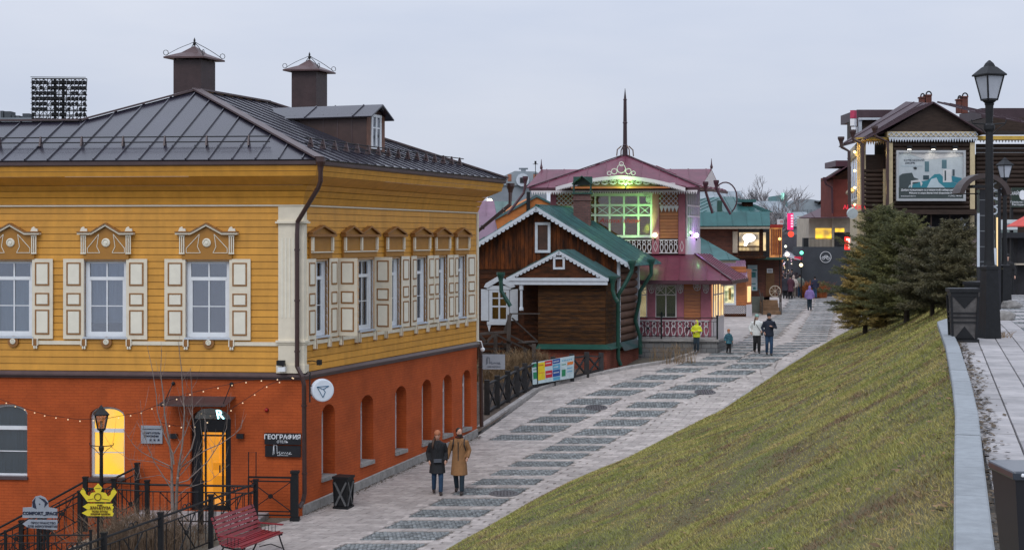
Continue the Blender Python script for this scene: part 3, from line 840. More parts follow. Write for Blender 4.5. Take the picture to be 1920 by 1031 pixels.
h = MB().box(FF, FF.u(412) - .06, FF.u(412) - .03, zb + 1.0, zb + 1.2, cc + .06, cc + .09).build('handle', M_BLACK, door)
text('R', FF, FF.u(410), uz(FF, 410, 779)[1], .34, glow('neon_blue_white', (0.45, 0.95, 1.0), 5), YH, c=cc + .08, name='neon_letter', shear=-.2)
# canopy
cn = thing('canopy', FF(FF.u(372), uz(FF, 372, 748)[1]), 'dark sheet metal canopy over the glazed orange lit entrance', 'canopy')
zc = uz(FF, 360, 742)[1]; ca0, ca1 = FF.u(318), FF.u(442)
A_, B_ = FF(ca0, zc, .02), FF(ca1, zc, .02); dd = FF.n * .95 + V(0, 0, -.14)
MB().add([A_, B_, B_ + dd, A_ + dd, A_ + V(0, 0, -.025), B_ + V(0, 0, -.025), B_ + dd + V(0, 0, -.025), A_ + dd + V(0, 0, -.025)],
         [(0, 1, 2, 3), (7, 6, 5, 4), (0, 4, 5, 1), (1, 5, 6, 2), (2, 6, 7, 3), (3, 7, 4, 0)]).build('sheet', mat('canopy_sheet', (0.045, 0.045, 0.05), .35, .2, 3, spec=.7), cn)
br = MB()
for t in (.06, .94):
    P = A_.lerp(B_, t); br.bar(P + V(0, 0, -.03), P + dd + V(0, 0, -.03), .03).bar(P + V(0, 0, .35), P + dd * .8, .018)
    MB().lathe(P + V(0, 0, .33), [(.0, -.04), (.05, -.03), (.05, .03), (0, .04)], 8, FF.n).build('anchor', M_BLACK, cn)
br.build('bracket', M_BLACK, cn)
# band between the storeys
along([(0, ZB0), (.06, ZB0), (.07, ZB0 + .05), (.13, ZB0 + .07), (.13, ZB0 + .11), (.05, ZB1), (0, ZB1)], M_BAND, 'storey_band', YH, False)
# ---- upper floor boarding
HW = []   # holes: windows (a0, b0, a1, b1)
WZ0, WZ1 = 4.66, 6.70
front_w = [(-13, 62), (160, 238), (350, 431)]
fu = [(FF.u(a), FF.u(b)) for a, b in front_w]
fholes = [(a, WZ0, b, WZ1) for a, b in fu]
side_w = [(588, 612), (637, 663), (671, 698), (721, 747), (777.5, 797), (819, 834.5), (855.5, 870)]
su = [(FS.u(a), FS.u(b)) for a, b in side_w]
sholes = [(a, WZ0, b, WZ1) for a, b in su]
zb_, zt_ = ZB1 + .01, 8.13
tb = .185
MB().box(FF, -FLEN, 0, ZB1, 8.6, -.30, -.26).build('wall_core', M_DARK, YH)
MB().box(FS, 0, SLEN, ZB1, 8.6, -.30, -.26).build('wall_core', M_DARK, YH)
def backing(fr, a0, a1, holes, m=M_YEL2):
    cur = a0; mb = MB()
    for h in sorted(holes):
        mb.box(fr, cur, h[0], ZB1, 8.6, -.05, 0); mb.box(fr, h[0], h[2], ZB1, h[1], -.05, 0); mb.box(fr, h[0], h[2], h[3], 8.6, -.05, 0); cur = h[2]
    mb.box(fr, cur, a1, ZB1, 8.6, -.05, 0); mb.build('wall', m, YH)
backing(FF, -FLEN, .0, fholes); backing(FS, .0, SLEN, sholes)
pil = (FF.u(523), FF.u(556))
boards(FF, [(-FLEN, zb_), (pil[0], zb_), (pil[0], zt_), (-FLEN, zt_)], tb, M_YEL, YH, fholes, maxlen=4.5, gap=.016)
boards(FS, [(.12, zb_), (SLEN - .12, zb_), (SLEN - .12, zt_), (.12, zt_)], tb, M_YEL, YH, sholes, maxlen=4.5, gap=.016)
# corner pilaster
cp = MB()
def lshape(c, z0, z1, w1, w2):
    o = corner(c); P = []
    for z in (z0, z1):
        for q in (FF(-w1, 0, 0), FF(-w1, 0, c), o, FS(w2, 0, c), FS(w2, 0, 0), corner(0)): P.append(V(q.x, q.y, z))
    cp.add(P, [(5, 4, 3, 2, 1, 0), (6, 7, 8, 9, 10, 11)] + [(i, (i + 1) % 6, 6 + (i + 1) % 6, 6 + i) for i in range(6)])
pw = -pil[0]
lshape(.07, ZB1 + .22, 8.12, pw, .12); lshape(.11, ZB1, ZB1 + .22, pw + .05, .16); lshape(.13, 4.55, 4.60, pw + .06, .17); lshape(.10, 4.50, 4.55, pw + .03, .15)
lshape(.14, 7.68, 7.73, pw + .07, .18); lshape(.10, 7.73, 7.77, pw + .03, .15)
plo = cp.build('corner_pilaster', M_CREAM, YH)
fl = MB()
for i in range(4):
    a = -pw + .09 + i * .10; fl.box(FF, a, a + .035, 5.2, 7.3, .07, .082)
fl.build('flute', M_CREAMP, plo)
MB().box(FS, SLEN - .12, SLEN + .02, ZB1, 8.12, 0, .07).build('end_board', M_CREAM, YH)
# cornice
along([(0, 8.125), (.06, 8.125), (.075, 8.14), (.075, 8.165), (0, 8.18)], M_CREAM, 'cornice_bead', YH, False)
for a, b in (((.03, 8.185), (.09, 8.36)), ((.08, 8.375), (.15, 8.53)), ((.14, 8.545), (.26, 8.68)), ((.25, 8.69), (.64, 8.90))):
    along([(0, a[1]), a, b, (0, b[1])], M_YEL, 'cornice_board', YH)
along([(.60, 8.905), (.66, 8.905), (.69, 9.03), (.60, 9.03)], M_YEL, 'fascia_board', YH)
along([(.60, 9.04), (.70, 9.04), (.73, 9.17), (.60, 9.17)], M_YEL, 'fascia_board', YH)
along([(.5, 9.175), (.74, 9.175), (.79, 9.20), (.80, 9.29), (.5, 9.33)], M_BAND, 'eave_gutter', YH)

# ---- windows of the upper floor
def sash_window(fr, a0, a1, z0, z1, parent, room, c=-.12, reveal=.12, transom=.74, bars=(1, 2), case=.05):
    f = MB(); w = a1 - a0; h = z1 - z0; zt = z0 + h * transom
    f.box(fr, a0, a0 + .10, z0, z1, c, c + .06).box(fr, a1 - .10, a1, z0, z1, c, c + .06)
    f.box(fr, a0 + .10, a1 - .10, z1 - .08, z1, c + .001, c + .059).box(fr, a0 + .10, a1 - .10, z0, z0 + .13, c + .001, c + .062)
    f.box(fr, a0 + .10, a1 - .10, zt, zt + .09, c + .002, c + .07)
    # reveal lining
    f.box(fr, a0 - .01, a0, z0, z1, c, .03).box(fr, a1, a1 + .01, z0, z1, c, .03).box(fr, a0, a1, z1, z1 + .01, c, .03)
    win = f.build('window', M_WHITE, parent)
    m = (a0 + a1) / 2
    s = MB(); zz = (z0 + .13 + zt) / 2
    for p0, p1 in ((a0 + .1, m - .018), (m + .018, a1 - .1)):
        for q0, q1 in ((z0 + .13, zz - .012), (zz + .012, zt), (zt + .09, z1 - .08)): tl = random.uniform(-.006, .006); MB().hexa([fr(p0, q0, c + .02), fr(p1, q0, c + .02 + tl), fr(p1, q0, c + .026 + tl), fr(p0, q0, c + .026), fr(p0, q1, c + .02), fr(p1, q1, c + .02 + tl), fr(p1, q1, c + .026 + tl), fr(p0, q1, c + .026)]).build('pane', M_GLASS, win)
    s.box(fr, m - .018, m + .018, z0 + .13, zt, c + .03, c + .05).box(fr, m - .018, m + .018, zt + .09, z1 - .08, c + .03, c + .05)
    s.box(fr, a0 + .10, m - .018, zz - .012, zz + .012, c + .03, c + .048).box(fr, m + .018, a1 - .10, zz - .012, zz + .012, c + .03, c + .048)
    s.box(fr, a0 + .10, a0 + .14, z0 + .13, zt, c + .03, c + .055).box(fr, a1 - .14, a1 - .1, z0 + .13, zt, c + .03, c + .055)
    s.build('glazing_bar', M_WHITE, win)
    MB().box(fr, a0 + .02, a1 - .02, z0 + .1, z1, c - .13, c - .12).build('room', M_DARK, win)
    MB().box(fr, a0 + .02, a1 - .02, z0 + (.1 if room is not M_CURT else .36), z1 if room is M_CURT else zt + .05, c - .09, c - .07).build('curtain', room, win)
    MB().box(fr, a0 - .04, a1 + .04, z0 - .05, z0, c + .03, .10).build('window_sill', M_GREYW, parent)
    return win
def shutter(hinge, dirv, z0, z1, w, parent, nrm, th=.035):
    """Panelled shutter leaf from a hinge point along dirv, face normal nrm."""
    fr = Frame((hinge.x, hinge.y), 0, 0); fr.d = dirv.normalized(); fr.n = nrm.normalized()
    s = MB().box(fr, .01, w, z0, z1, 0, th).build('shutter', M_CREAM, parent)
    H = z1 - z0
    for b0, b1 in ((.045, .335), (.425, .585), (.635, .945)):
        mo = MB(); pa = MB(); pz0, pz1 = z1 - b1 * H, z1 - b0 * H; e = .034; x0, x1 = w * .16, w * .84
        mo.box(fr, x0, x0 + e, pz0, pz1, th, th + .014).box(fr, x1 - e, x1, pz0, pz1, th, th + .014)
        mo.box(fr, x0 + e, x1 - e, pz0, pz0 + e, th, th + .014).box(fr, x0 + e, x1 - e, pz1 - e, pz1, th, th + .014)
        pa.box(fr, x0 + e + .012, x1 - e - .012, pz0 + e + .012, pz1 - e - .012, th, th + .018)
        mo.build('moulding', M_BROWNP, s); pa.build('raised_panel', M_CREAMP, s)
    return s
def front_pediment(a0, a1):
    """Carved window head: broken cornice with a rosette, two winged panels and little brackets."""
    m = (a0 + a1) / 2; w = (a1 - a0) / 2
    z = lambda py: uz(FF, 390, py)[1]
    zb0, zb1 = z(486.5), z(475.5); zr = z(440); ztop = z(424)
    p = MB().prism(FF, [(m - w * .80, zb0), (m + w * .80, zb0), (m + w * .80, zr), (m + w * .5, zr), (m, ztop - .03), (m - w * .5, zr), (m - w * .8, zr)], .03, .10).build('window_head', M_YEL2, YH)
    c = MB(); t = .055
    pts = [(m - w, zr), (m - w * .5, zr), (m, ztop), (m + w * .5, zr), (m + w, zr)]
    for q, r_ in zip(pts[:-1], pts[1:]):
        c.prism(FF, [q, r_, (r_[0], r_[1] + t), (q[0], q[1] + t)], .02, .19)
    c.build('head_cornice', M_CREAM, p)
    e = MB()
    for q, r_ in zip(pts[:-1], pts[1:]):
        e.prism(FF, [(q[0], q[1] + t + .002), (r_[0], r_[1] + t + .002), (r_[0], r_[1] + t + .035), (q[0], q[1] + t + .035)], .02, .22)
    e.build('head_capping', M_BROWNP, p)
    k = MB()
    for s_ in (-1, 1):
        x = m + s_ * w * .80
        for dx in (-.055, 0, .055): k.box(FF, x + dx - .012, x + dx + .012, zb1 + .0, zr - .03, .10, .135)
        k.box(FF, x - .075, x + .075, zr - .05, zr - .02, .10, .14).box(FF, x - .075, x + .075, zb1 - .01, zb1 + .02, .10, .14)
        # carved finial on the cornice
        k.prism(FF, [(x - .10, zr + t + .035), (x + .10, zr + t + .035), (x + .09 , zr + t + .11), (x + .03, zr + t + .10), (x - .0, zr + t + .16), (x - .06, zr + t + .13)], .06, .12)
        # winged panel outline
        X0, X1 = m + s_ * .17, m + s_ * w * .66; zA, zB = zb1 + .02, zr - .09
        loop = [FF(X0 + s_ * .0, zA, .11), FF(X1, zA, .11), FF(X1, zA + .12, .11), FF(m + s_ * .20, zB + .10, .11), FF(m + s_ * .25, zA + .16, .11)]
        for q, r_ in zip(loop, loop[1:] + loop[:1]): k.bar(q, r_, .014)
    P = FF(m, (zb1 + zr) / 2 + .04, .10)
    k.lathe(P, [(.115, 0), (.115, .03), (.085, .045), (.085, .02), (.05, .02), (.045, .05), (0, .055)], 14, FF.n)
    k.build('head_carving', M_CREAMP, p)
for k, (a0, a1) in enumerate(fu):
    sash_window(FF, a0, a1, WZ0, WZ1, YH, (M_CURTG, M_CURT, M_CURTB)[k])
    sw = .58
    if k > 0: shutter(FF(a0, 0, .05), -FF.d, WZ0 - .06, WZ1 + .04, sw, YH, FF.n)
    shutter(FF(a1, 0, .05), FF.d, WZ0 - .06, WZ1 + .04, sw, YH, FF.n)
    pc = [(-32, 78), (149, 254), (332, 448)][k]
    front_pediment(FF.u(pc[0]), FF.u(pc[1]))
    bm_ = MB(); cmm = MB(); mid = (a0 + a1) / 2 + .03
    for x in (mid - .62, mid + .62):
        bm_.box(FF, x - .06, x + .06, 4.42, 4.60, .03, .09); 
        for dx in (-.03, .03): cmm.lathe(FF(x + dx, 4.37, .07), [(0, -.03), (.025, -.03), (.025, .03), (.008, .05), (0, .05)], 6)
        cmm.box(FF, x - .075, x - .05, 4.42, 4.60, .03, .10).box(FF, x + .05, x + .075, 4.42, 4.60, .03, .10)
    bm_.lathe(FF(mid, 4.52, .03), [(.15, 0), (.15, .05), (0, .05)], 16, FF.n)
    cmm.lathe(FF(mid, 4.53, .08), [(.075, 0), (.075, .025), (.05, .03), (.05, .01), (.02, .01), (.02, .04), (0, .045)], 12, FF.n)
    b1 = bm_.build('sill_bracket', M_BROWNP, YH); cmm.build('bracket_carving', M_CREAMP, b1)
# cream string course under the front and side windows
xs_ = [-FLEN] + [v for a0, a1 in fu for v in ((a0 + a1) / 2 - .66, (a0 + a1) / 2 + .72)] + [pil[0]]
for i in range(0, len(xs_), 2): MB().box(FF, xs_[i], xs_[i + 1], 4.45, 4.55, .03, .055).build('string_course', M_CREAM, YH)
MB().box(FS, .17, SLEN - .13, 4.46, 4.56, .03, .055).build('string_course', M_CREAM, YH)
for k, (a0, a1) in enumerate(su):
    sash_window(FS, a0, a1, WZ0, WZ1, YH, (M_CURTG, M_CURT, M_CURTB, M_CURT, M_CURTB, M_CURTB, M_CURTG)[k], c=-.15)
    for x in (a0 - .05, a1 + .05):
        bm_ = MB(); cmm = MB(); bm_.box(FS, x - .03, x + .03, 4.30, 4.60, .03, .11); cmm.box(FS, x - .045, x - .03, 4.34, 4.60, .03, .12).box(FS, x + .03, x + .045, 4.34, 4.6, .03, .12)
        b1 = bm_.build('sill_bracket', M_BROWNP, YH); cmm.build('bracket_carving', M_CREAMP, b1)
sw = .55
def flat_shutter(a, sgn, w=sw, turn=0.0):
    d_ = Matrix.Rotation(turn, 3, 'Z') @ (FS.d * sgn); n_ = Matrix.Rotation(turn, 3, 'Z') @ FS.n
    shutter(FS(a, 0, .06), d_, WZ0 - .06, WZ1 + .04, w, YH, n_)
flat_shutter(su[0][0] - .02, -1, .5); flat_shutter(su[0][1] + .03, 1, .5)
# shutters standing out from the wall, their panelled inner faces towards the viewer
def open_shutter(a, ang):
    d_ = FS.n * math.cos(ang) + FS.d * math.sin(ang); n_ = -FS.d * math.cos(ang) + FS.n * math.sin(ang)
    shutter(FS(a, 0, .04), d_, WZ0 - .06, WZ1 + .04, .57, YH, n_)
open_shutter(FS.u(632), R(4)); open_shutter(FS.u(700), R(-2))
flat_shutter(su[3][1] + .04, 1, .52, R(-4)); flat_shutter(su[4][0] - .03, -1, .52, R(6)); flat_shutter(su[4][1] + .03, 1)
flat_shutter(su[5][0] - .03, -1, .48, R(5)); flat_shutter(su[5][1] + .03, 1); flat_shutter(su[6][0] - .03, -1, .45, R(5)); flat_shutter(su[6][1] + .05, 1, .6, R(-8))
def side_pediment(p0, p1, peaks):
    a0, a1 = FS.u(p0), FS.u(p1); zb0, zc, z1, z2, zt = 6.75, 6.93, 7.33, 7.40, 7.60; mg = .07
    p = MB().box(FS, a0 + mg, a1 - mg, zb0, z1, .03, .09).build('window_head', M_YEL2, YH)
    c = MB(); c.box(FS, a0, a1, z1, z2, .03, .20)
    n = peaks; w = (a1 - a0) / n
    for i in range(n):
        q0, q1 = a0 + i * w + .02, a0 + (i + 1) * w - .02; m = (q0 + q1) / 2
        c.prism(FS, [(q0, z2 + .002), (m, zt), (m, zt + .045), (q0 - .02, z2 + .05)], .03, .18).prism(FS, [(m, zt), (q1, z2 + .002), (q1 + .02, z2 + .05), (m, zt + .045)], .03, .18)
        p2 = MB().prism(FS, [(q0 + .05, z2 + .002), (q1 - .05, z2 + .002), (m, zt - .01)], .03, .10).build('tympanum', M_YEL2, p)
    c.build('head_cornice', M_BROWNP, p)
    k = MB()
    for i in range(n + 1):
        x = lerp(a0 + mg + .05, a1 - mg - .05, i / n); k.box(FS, x - .04, x + .04, zc + .02, z1 - .01, .09, .15)
    k.box(FS, a0 + mg, a1 - mg, zc - .03, zc, .09, .13)
    k.build('head_carving', M_CREAM, p)
for a, b, n in ((575, 620, 1), (637, 703.5, 2), (717, 754, 1), (768, 802.5, 1), (809, 840, 1), (848, 876, 1)): side_pediment(a, b, n)

# ---- roof
OV = .82
ER = 9.33
E0 = corner(OV); E0.z = ER
EL = FF(-FLEN, ER, OV)
E1 = FS(SLEN + OV, ER, OV)
AP = W(368, 170, 44.0)
BP = AP + FS.d * 4.3; 
nf = (E0 - EL).cross(AP - EL).normalized()
L1 = ray_plane(150, 228, E0, nf)
LL = L1 - FF.d * 14; LL.z = L1.z
roof([EL, E0, AP, L1, LL], M_ROOF, YH, .62, seam=.04, start=.1, down=-FF.n.cross(V(0,0,1)).cross(V(0,0,1)) )
roof([E0, E1, BP, AP], M_ROOF, YH, .58, seam=.03)
E2 = E1 - FS.n * 13; E2.z = ER
BK = L1 + FS.d * 4; 
roof([E1, E2, BP - FS.n * 1.0 , BP], M_ROOF, YH, .6)
back = LL + FS.d * 7; back.z = ER; bk2 = L1 + FS.d * 7; bk2.z = ER
MB().add([AP, BP, bk2 + FS.d * 3, L1], [(0, 1, 2), (0, 2, 3)]).build('roof_back', M_ROOF, YH)
MB().add([LL, L1, bk2, back], [(0, 1, 2, 3)]).build('roof_back', M_ROOF, YH)
# hip and ridge cappings
for a, b, w in ((E0, AP, .28), (AP, BP, .22), (E1, BP, .22), (AP, L1, .22), (L1, LL, .22)):
    u = V(0, 0, .045); MB().bar(a + u, b + u, w, .05).build('ridge_cap', M_BAND, YH)
# snow guards
def snow_guard(a, b, n, up, outn):
    g = MB(); nn = (b - a).cross(up).normalized()
    for h in (.10, .24): g.tube([a + up * h, b + up * h], .017, 5)
    gd = g.build('snow_guard', M_BLACK, YH); t = (b - a).normalized()
    for i in range(n):
        br = MB(); P = a.lerp(b, (i + .5) / n)
        br.hexa([P - t * .022 - outn * .11, P + t * .022 - outn * .11, P + t * .022 + outn * .09, P - t * .022 + outn * .09,
                 P - t * .015 - outn * .02 + up * .27, P + t * .015 - outn * .02 + up * .27, P + t * .015 + outn * .02 + up * .27, P - t * .015 + outn * .02 + up * .27])
        br.build('guard_bracket', M_BAND, gd)
def on_roof(p0, n, P):  # drop a point vertically on a roof plane
    return V(P.x, P.y, p0.z + ((p0.x - P.x) * n.x + (p0.y - P.y) * n.y) / n.z)
if nf.z < 0: nf = -nf
ns = (E1 - E0).cross(BP - E0).normalized(); ns = ns if ns.z > 0 else -ns
g0, g1 = FF(-FLEN + .5, 0, -.10), FF(-.9, 0, -.10)
snow_guard(on_roof(E0, nf, g0), on_roof(E0, nf, g1), 11, V(0, 0, 1), FF.n)
g0, g1 = FS(.6, 0, -.25), FS(SLEN - .6, 0, -.25)
snow_guard(on_roof(E0, ns, g0), on_roof(E0, ns, g1), 16, V(0, 0, 1), FS.n)
# dormer
D0 = ray_plane(687.5, 283, E0, ns)
da = Frame(D0.xy, A_SIDE, D0.z); dw = 1.25; dh = 1.12; rise = .28
tan_r = math.hypot(ns.x, ns.y) / ns.z
dl = (dh) / tan_r
rl = (dh + rise) / tan_r
dm = MB().add([da(0, 0, 0), da(0, dh, 0), da(0, dh, -dl)], [(0, 1, 2)]).add([da(dw, 0, 0), da(dw, dh, 0), da(dw, dh, -dl)], [(0, 1, 2)])
dm.add([da(0, 0, 0), da(dw, 0, 0), da(dw, dh, 0), da(dw / 2, dh + rise, 0), da(0, dh, 0)], [(0, 1, 2, 3, 4)])
dorm = dm.build('dormer', mat('brown_dormer_cladding', (0.060, 0.034, 0.030), .5, .15, 3, spec=.5), YH)
sm = MB()
for i in range(1, 6):
    q = -dl * i / 6; sm.box(da, -.012, 0, dh * i / 6, dh, q - .012, q + .012)
sm.build('cladding_seam', M_BAND, dorm)
ov = .25
for sgn in (0, 1):
    x0, x1 = (-.2, dw / 2) if sgn == 0 else (dw / 2, dw + .2); z0_, z1_ = (dh - .1, dh + rise + .03) if sgn == 0 else (dh + rise + .03, dh - .1)
    zlow = dh - .1
    roof([da(x0, z0_, ov), da(x1, z1_, ov), da(x1, z1_, -rl if sgn == 0 else -dl * .95), da(x0, z0_, -dl * .95 if sgn == 0 else -rl)], M_ROOF, dorm, 1.6, .04, .03)
fw_ = MB()
for a, b, z0_, z1_ in ((dw * .22, dw * .30, .12, dh - .02), (dw * .70, dw * .78, .12, dh - .02), (dw * .46, dw * .54, .18, dh - .08)): fw_.box(da, a, b, z0_, z1_, .0, .04)
fw_.box(da, dw * .22, dw * .78, .08, .16, .002, .05).box(da, dw * .22, dw * .78, dh - .08, dh, .002, .05).box(da, dw * .3, dw * .7, dh * .62, dh * .66, .002, .035)
fo = fw_.build('dormer_window', M_WHITE, YH)
MB().box(da, dw * .26, dw * .74, .14, dh - .06, .005, .012).build('pane', M_GLASSD, fo)
MB().prism(da, [(.0, 0), (dw * .2, 0), (dw * .2, dh), (0, dh)], .003, .02).build('dormer_trim', mat('rusty_brown_board', (0.16, 0.075, 0.05), .7, .2, 5), YH); MB().prism(da, [(dw * .8, 0), (dw, 0), (dw, dh), (dw * .8, dh)], .003, .02).build('dormer_trim', mat('rusty_brown_board', (0.16, 0.075, 0.05), .7, .2, 5), YH)
# chimneys
def cap_chimney(px0, pxe, px1, ytop, ybase, Y, ycap0, ycap1, c0, c1):
    a, b = X_at(px0, Y), X_at(pxe, Y - .0)
    w1 = (b - a) / math.cos(A_FRONT); w2 = X_at(px1, Y) - b
    fr = Frame((b, Y), A_FRONT); z0 = CZ + (HY - ybase) * Y / F; z1 = CZ + (HY - ytop) * Y / F
    dep = w1 * .95; fr2 = lambda u, z, v: V(b, Y, 0) - FF.d * (w1 - u) + FS.d * v + V(0, 0, z)
    body = MB().box(fr2, 0, w1, z0, z1 - .0, 0, dep).build('chimney', mat('brown_chimney_sheet', (0.046, 0.026, 0.027), .5, .2, 2.5, .2, 8, spec=.4), YH)
    po = MB(); zc0 = CZ + (HY - ycap0) * Y / F; zc1 = CZ + (HY - ycap1) * Y / F
    for u in (.04, w1 * .33, w1 * .75, w1 - .04):
        for v in (.04, dep - .04): po.box(fr2, u - .018, u + .018, z1, zc0 + .02, v - .018, v + .018)
    o = (X_at(c1, Y) - X_at(c0, Y) - w1 - w2) / 2
    po.build('cap_post', M_BLACK, body)
    ap = fr2(w1 / 2, zc1, dep / 2)
    base = [fr2(-o, zc0, -o), fr2(w1 + o, zc0, -o), fr2(w1 + o, zc0, dep + o), fr2(-o, zc0, dep + o)]
    mid = [fr2(w1 / 2 + sx * (w1 / 2) * .62, lerp(zc0, zc1, .42), dep / 2 + sy * dep / 2 * .62) for sx, sy in ((-1, -1), (1, -1), (1, 1), (-1, 1))]
    cap = MB().loft([[p - V(0, 0, .05) for p in base], base, mid, [ap + (p - ap) * .03 for p in base]]).build('chimney_cap', mat('red_brown_cap_sheet', (0.080, 0.040, 0.040), .45, .2, 3, spec=.5), body)
    sc = MB()
    for bpt in base:
        h = (bpt - ap); h.z = 0; L = h.length; h.normalize(); pts = []
        for t in np.linspace(0, 1, 8): pts.append(ap + h * (L * .92 * t) + V(0, 0, .10 * (1 - t) - (ap.z - zc0) * (t ** .8) * .97 + .03 + .05 * math.sin(t * math.pi)))
        e = pts[-1]
        for t in range(1, 9): pts.append(e + h * (.08 * math.sin(t * .8)) + V(0, 0, .08 - .08 * math.cos(t * .8)))
        sc.tube(pts, .011, 4)
    sc.lathe(ap, [(.03, 0), (.05, .08), (.02, .12), (.035, .17), (0, .26)], 6)
    sc.build('scrollwork', M_BLACK, body)
cap_chimney(324, 377, 395, 112, 182, 45.6, 107, 83, 310, 406)
cap_chimney(546, 593, 608, 134, 215, 50.5, 131, 109, 534, 619)
# downpipes
def pipe(pts, r, name, m, parent, hopper=None, n=8):
    mb = MB().tube(pts, r, n)
    if hopper: 
        P = Vector(pts[0]); mb.lathe(P, [(r, -.05), (r * 1.3, .06), (r * 2.1, .20), (r * 2.1, .30), (r * 1.7, .30)], 8)
    for a, b in zip(pts[:-1], pts[1:]):
        a, b = Vector(a), Vector(b)
        if (b - a).length > 1.4:
            k = int((b - a).length / 1.5)
            for i in range(k + 1): 
                q = a.lerp(b, (i + .3) / (k + .6)); t = (b - a).normalized() * .025; mb.tube([q - t, q + t], r * 1.22, n)
    return mb.build(name, m, parent, smooth=False)
def Pc(px, py, off):   # pixel on the front plane moved off metres out
    a, b = FF.uv(px, py, off); return FF(a, b, off)
pipe([Pc(601, 318, .95), Pc(601, 340, .9), Pc(597, 352, .85), Pc(558, 416, .22), Pc(557, 440, .22), Pc(557, 687, .22), Pc(567, 706, .25), Pc(570, 722, .25), Pc(571, 925, .25), Pc(568, 940, .28), Pc(561, 951, .38)], .062, 'downpipe', M_PIPE, YH, True)
e = SLEN + .15
q = lambda px, py, Y=51.8: W(px, py, Y)
pipe([q(957, 360, 52.2), q(956, 384, 52.1), q(893, 436), q(892, 620), q(897, 640), q(901, 660), q(903, 800)], .07, 'downpipe', M_PIPE, YH, True)
# ================================================================ ON AND IN FRONT OF THE YELLOW HOUSE
M_TWIG = mat('pale_bare_twigs', (0.20, 0.16, 0.14), .8, .25, 8)
M_BRUSH = mat('dry_brown_brush', (0.17, 0.115, 0.075), .9, .35, 3, irand=.4)
M_RED = mat('red_painted_wood', (0.23, 0.022, 0.032), .35, .12, 6, .1, 60, orand=.15, coat=.3)
M_STEP = mat('pale_sandstone_steps', (0.42, 0.35, 0.27), .85, .15, 4, .2, 60, orand=.08)
M_SIGNG = mat('grey_sign_plate', (0.30, 0.33, 0.38), .5, .08, 4)
M_SIGNY = mat('yellow_sign_paint', (0.75, 0.60, 0.03), .5, .06, 4)
M_INK = mat('dark_navy_lettering', (0.012, 0.018, 0.045), .5, .05)
M_INKB = mat('brown_lettering', (0.10, 0.035, 0.01), .5, .05)
M_WHT = mat('white_lettering', (0.75, 0.78, 0.82), .5, .03)
def railing(pts, h, label, cat='railing', n_bal=6, knot=True, group=None, post=.11, ends=(True, True), x=True, sq=4, rail=.028, post_h=.08):
    """Black iron railing: posts at pts (ground points), rails, balusters and crossed braces with a boss."""
    root = thing('iron_railing', pts[0], label, cat, group)
    Z = V(0, 0, 1)
    for i, p in enumerate(pts):
        if (i == 0 and not ends[0]) or (i == len(pts) - 1 and not ends[1]): continue
        mb = MB().box(world_frame(p.x, p.y, p.z), -post / 2, post / 2, -.25, h + post_h, -post / 2, post / 2)
        mb.box(world_frame(p.x, p.y, p.z), -post * .62, post * .62, h + post_h, h + post_h + .04, -post * .62, post * .62); mb.build('post', M_BLACK, root)
    for a, b in zip(pts[:-1], pts[1:]):
        t = (b - a).normalized() * (post / 2 + .005); a2, b2 = a + t, b - t
        MB().tube([a2 + Z * h, b2 + Z * h], rail, 8).build('top_rail', M_BLACK, root)
        MB().tube([a2 + Z * (h - .17), b2 + Z * (h - .17)], rail * .65, 6).build('middle_rail', M_BLACK, root)
        MB().bar(a2 + Z * .12, b2 + Z * .12, .03).build('bottom_rail', M_BLACK, root)
        for k in range(n_bal):
            p = a2.lerp(b2, (k + .5) / n_bal)
            MB().bar(p + Z * .135, p + Z * (h - .18), .018).build('baluster', M_BLACK, root)
        if x:
            L = (b2 - a2).length; c = a2.lerp(b2, .5) + Z * (h * .5)
            br = MB()
            for s in (.5 - .36 / max(L, .8), .5 + .36 / max(L, .8)):
                q0 = a2.lerp(b2, s) + Z * .14; q1 = a2.lerp(b2, 1 - s) + Z * (h - .19)
                br.bar(q0, q1, .022)
            br.lathe(c - V(0, 0, .0), [(.0, -.03), (.055, -.03), (.055, .03), (0, .03)], 10, (b - a).cross(Z)); br.build('cross_brace', M_BLACK, root)
        if knot:
            c = a2.lerp(b2, .5) + Z * (h + .0); tt = (b2 - a2).normalized(); kn = MB()
            for s_ in (-.09, .09):
                kn.tube([c + tt * (s_ + .085 * math.cos(w)) + Z * (.045 + .06 * math.sin(w)) for w in np.linspace(0, 2 * math.pi, 9)], .013, 5, False)
            kn.build('scroll', M_BLACK, root)
    return root
gp = lambda x, y: V(x, y, zs(y))
railing([gp(*p) for p in RB], 1.12, 'heavy black iron railing climbing beside the street from the lower left to the bench')
# entrance terrace and its steps
TZ = zb
ts = MB(); a_l, a_r = FF.u(262), 0.0
terr = thing('entrance_terrace', FF(-3, 0, 1), 'paved landing in front of the orange lit entrance of the yellow house', 'terrace')
MB().box(FF, a_l, -.9, -2.6, TZ - .03, .0, 2.0).build('base', M_STONE, terr)
for i in range(9):
    for j in range(5):
        w_ = (-.9 - a_l) / 9; MB().box(FF, a_l + i * w_ + .004, a_l + (i + 1) * w_ - .004, TZ - .028, TZ + random.uniform(0, .004), j * .4 + .004, j * .4 + .396).build('paving_slab', M_SLABP, terr)
stairs = thing('stone_steps', FF(a_l - 2, -1, 1), 'pale stone steps going down along the front wall to the left', 'steps')
for i in range(13):
    MB().box(FF, a_l - .31 * (i + 1), a_l - .31 * i - .006, TZ - .17 * (i + 1) - .5, TZ - .17 * (i + 1), .02, 1.75).build('step', M_STEP, stairs)
def FP(px, c, z): a = FF.u(px, c); return FF(a, z, c)
tr = 1.02
railing([FP(480, 2.05, .06), FP(377, 2.05, .06), FP(276, 2.05, .06), FP(214, 2.05, .1), FP(160, 2.05, .12)], tr, 'level black iron railing along the terrace edge in front of the lit entrance', knot=False, ends=(False, True), n_bal=7)
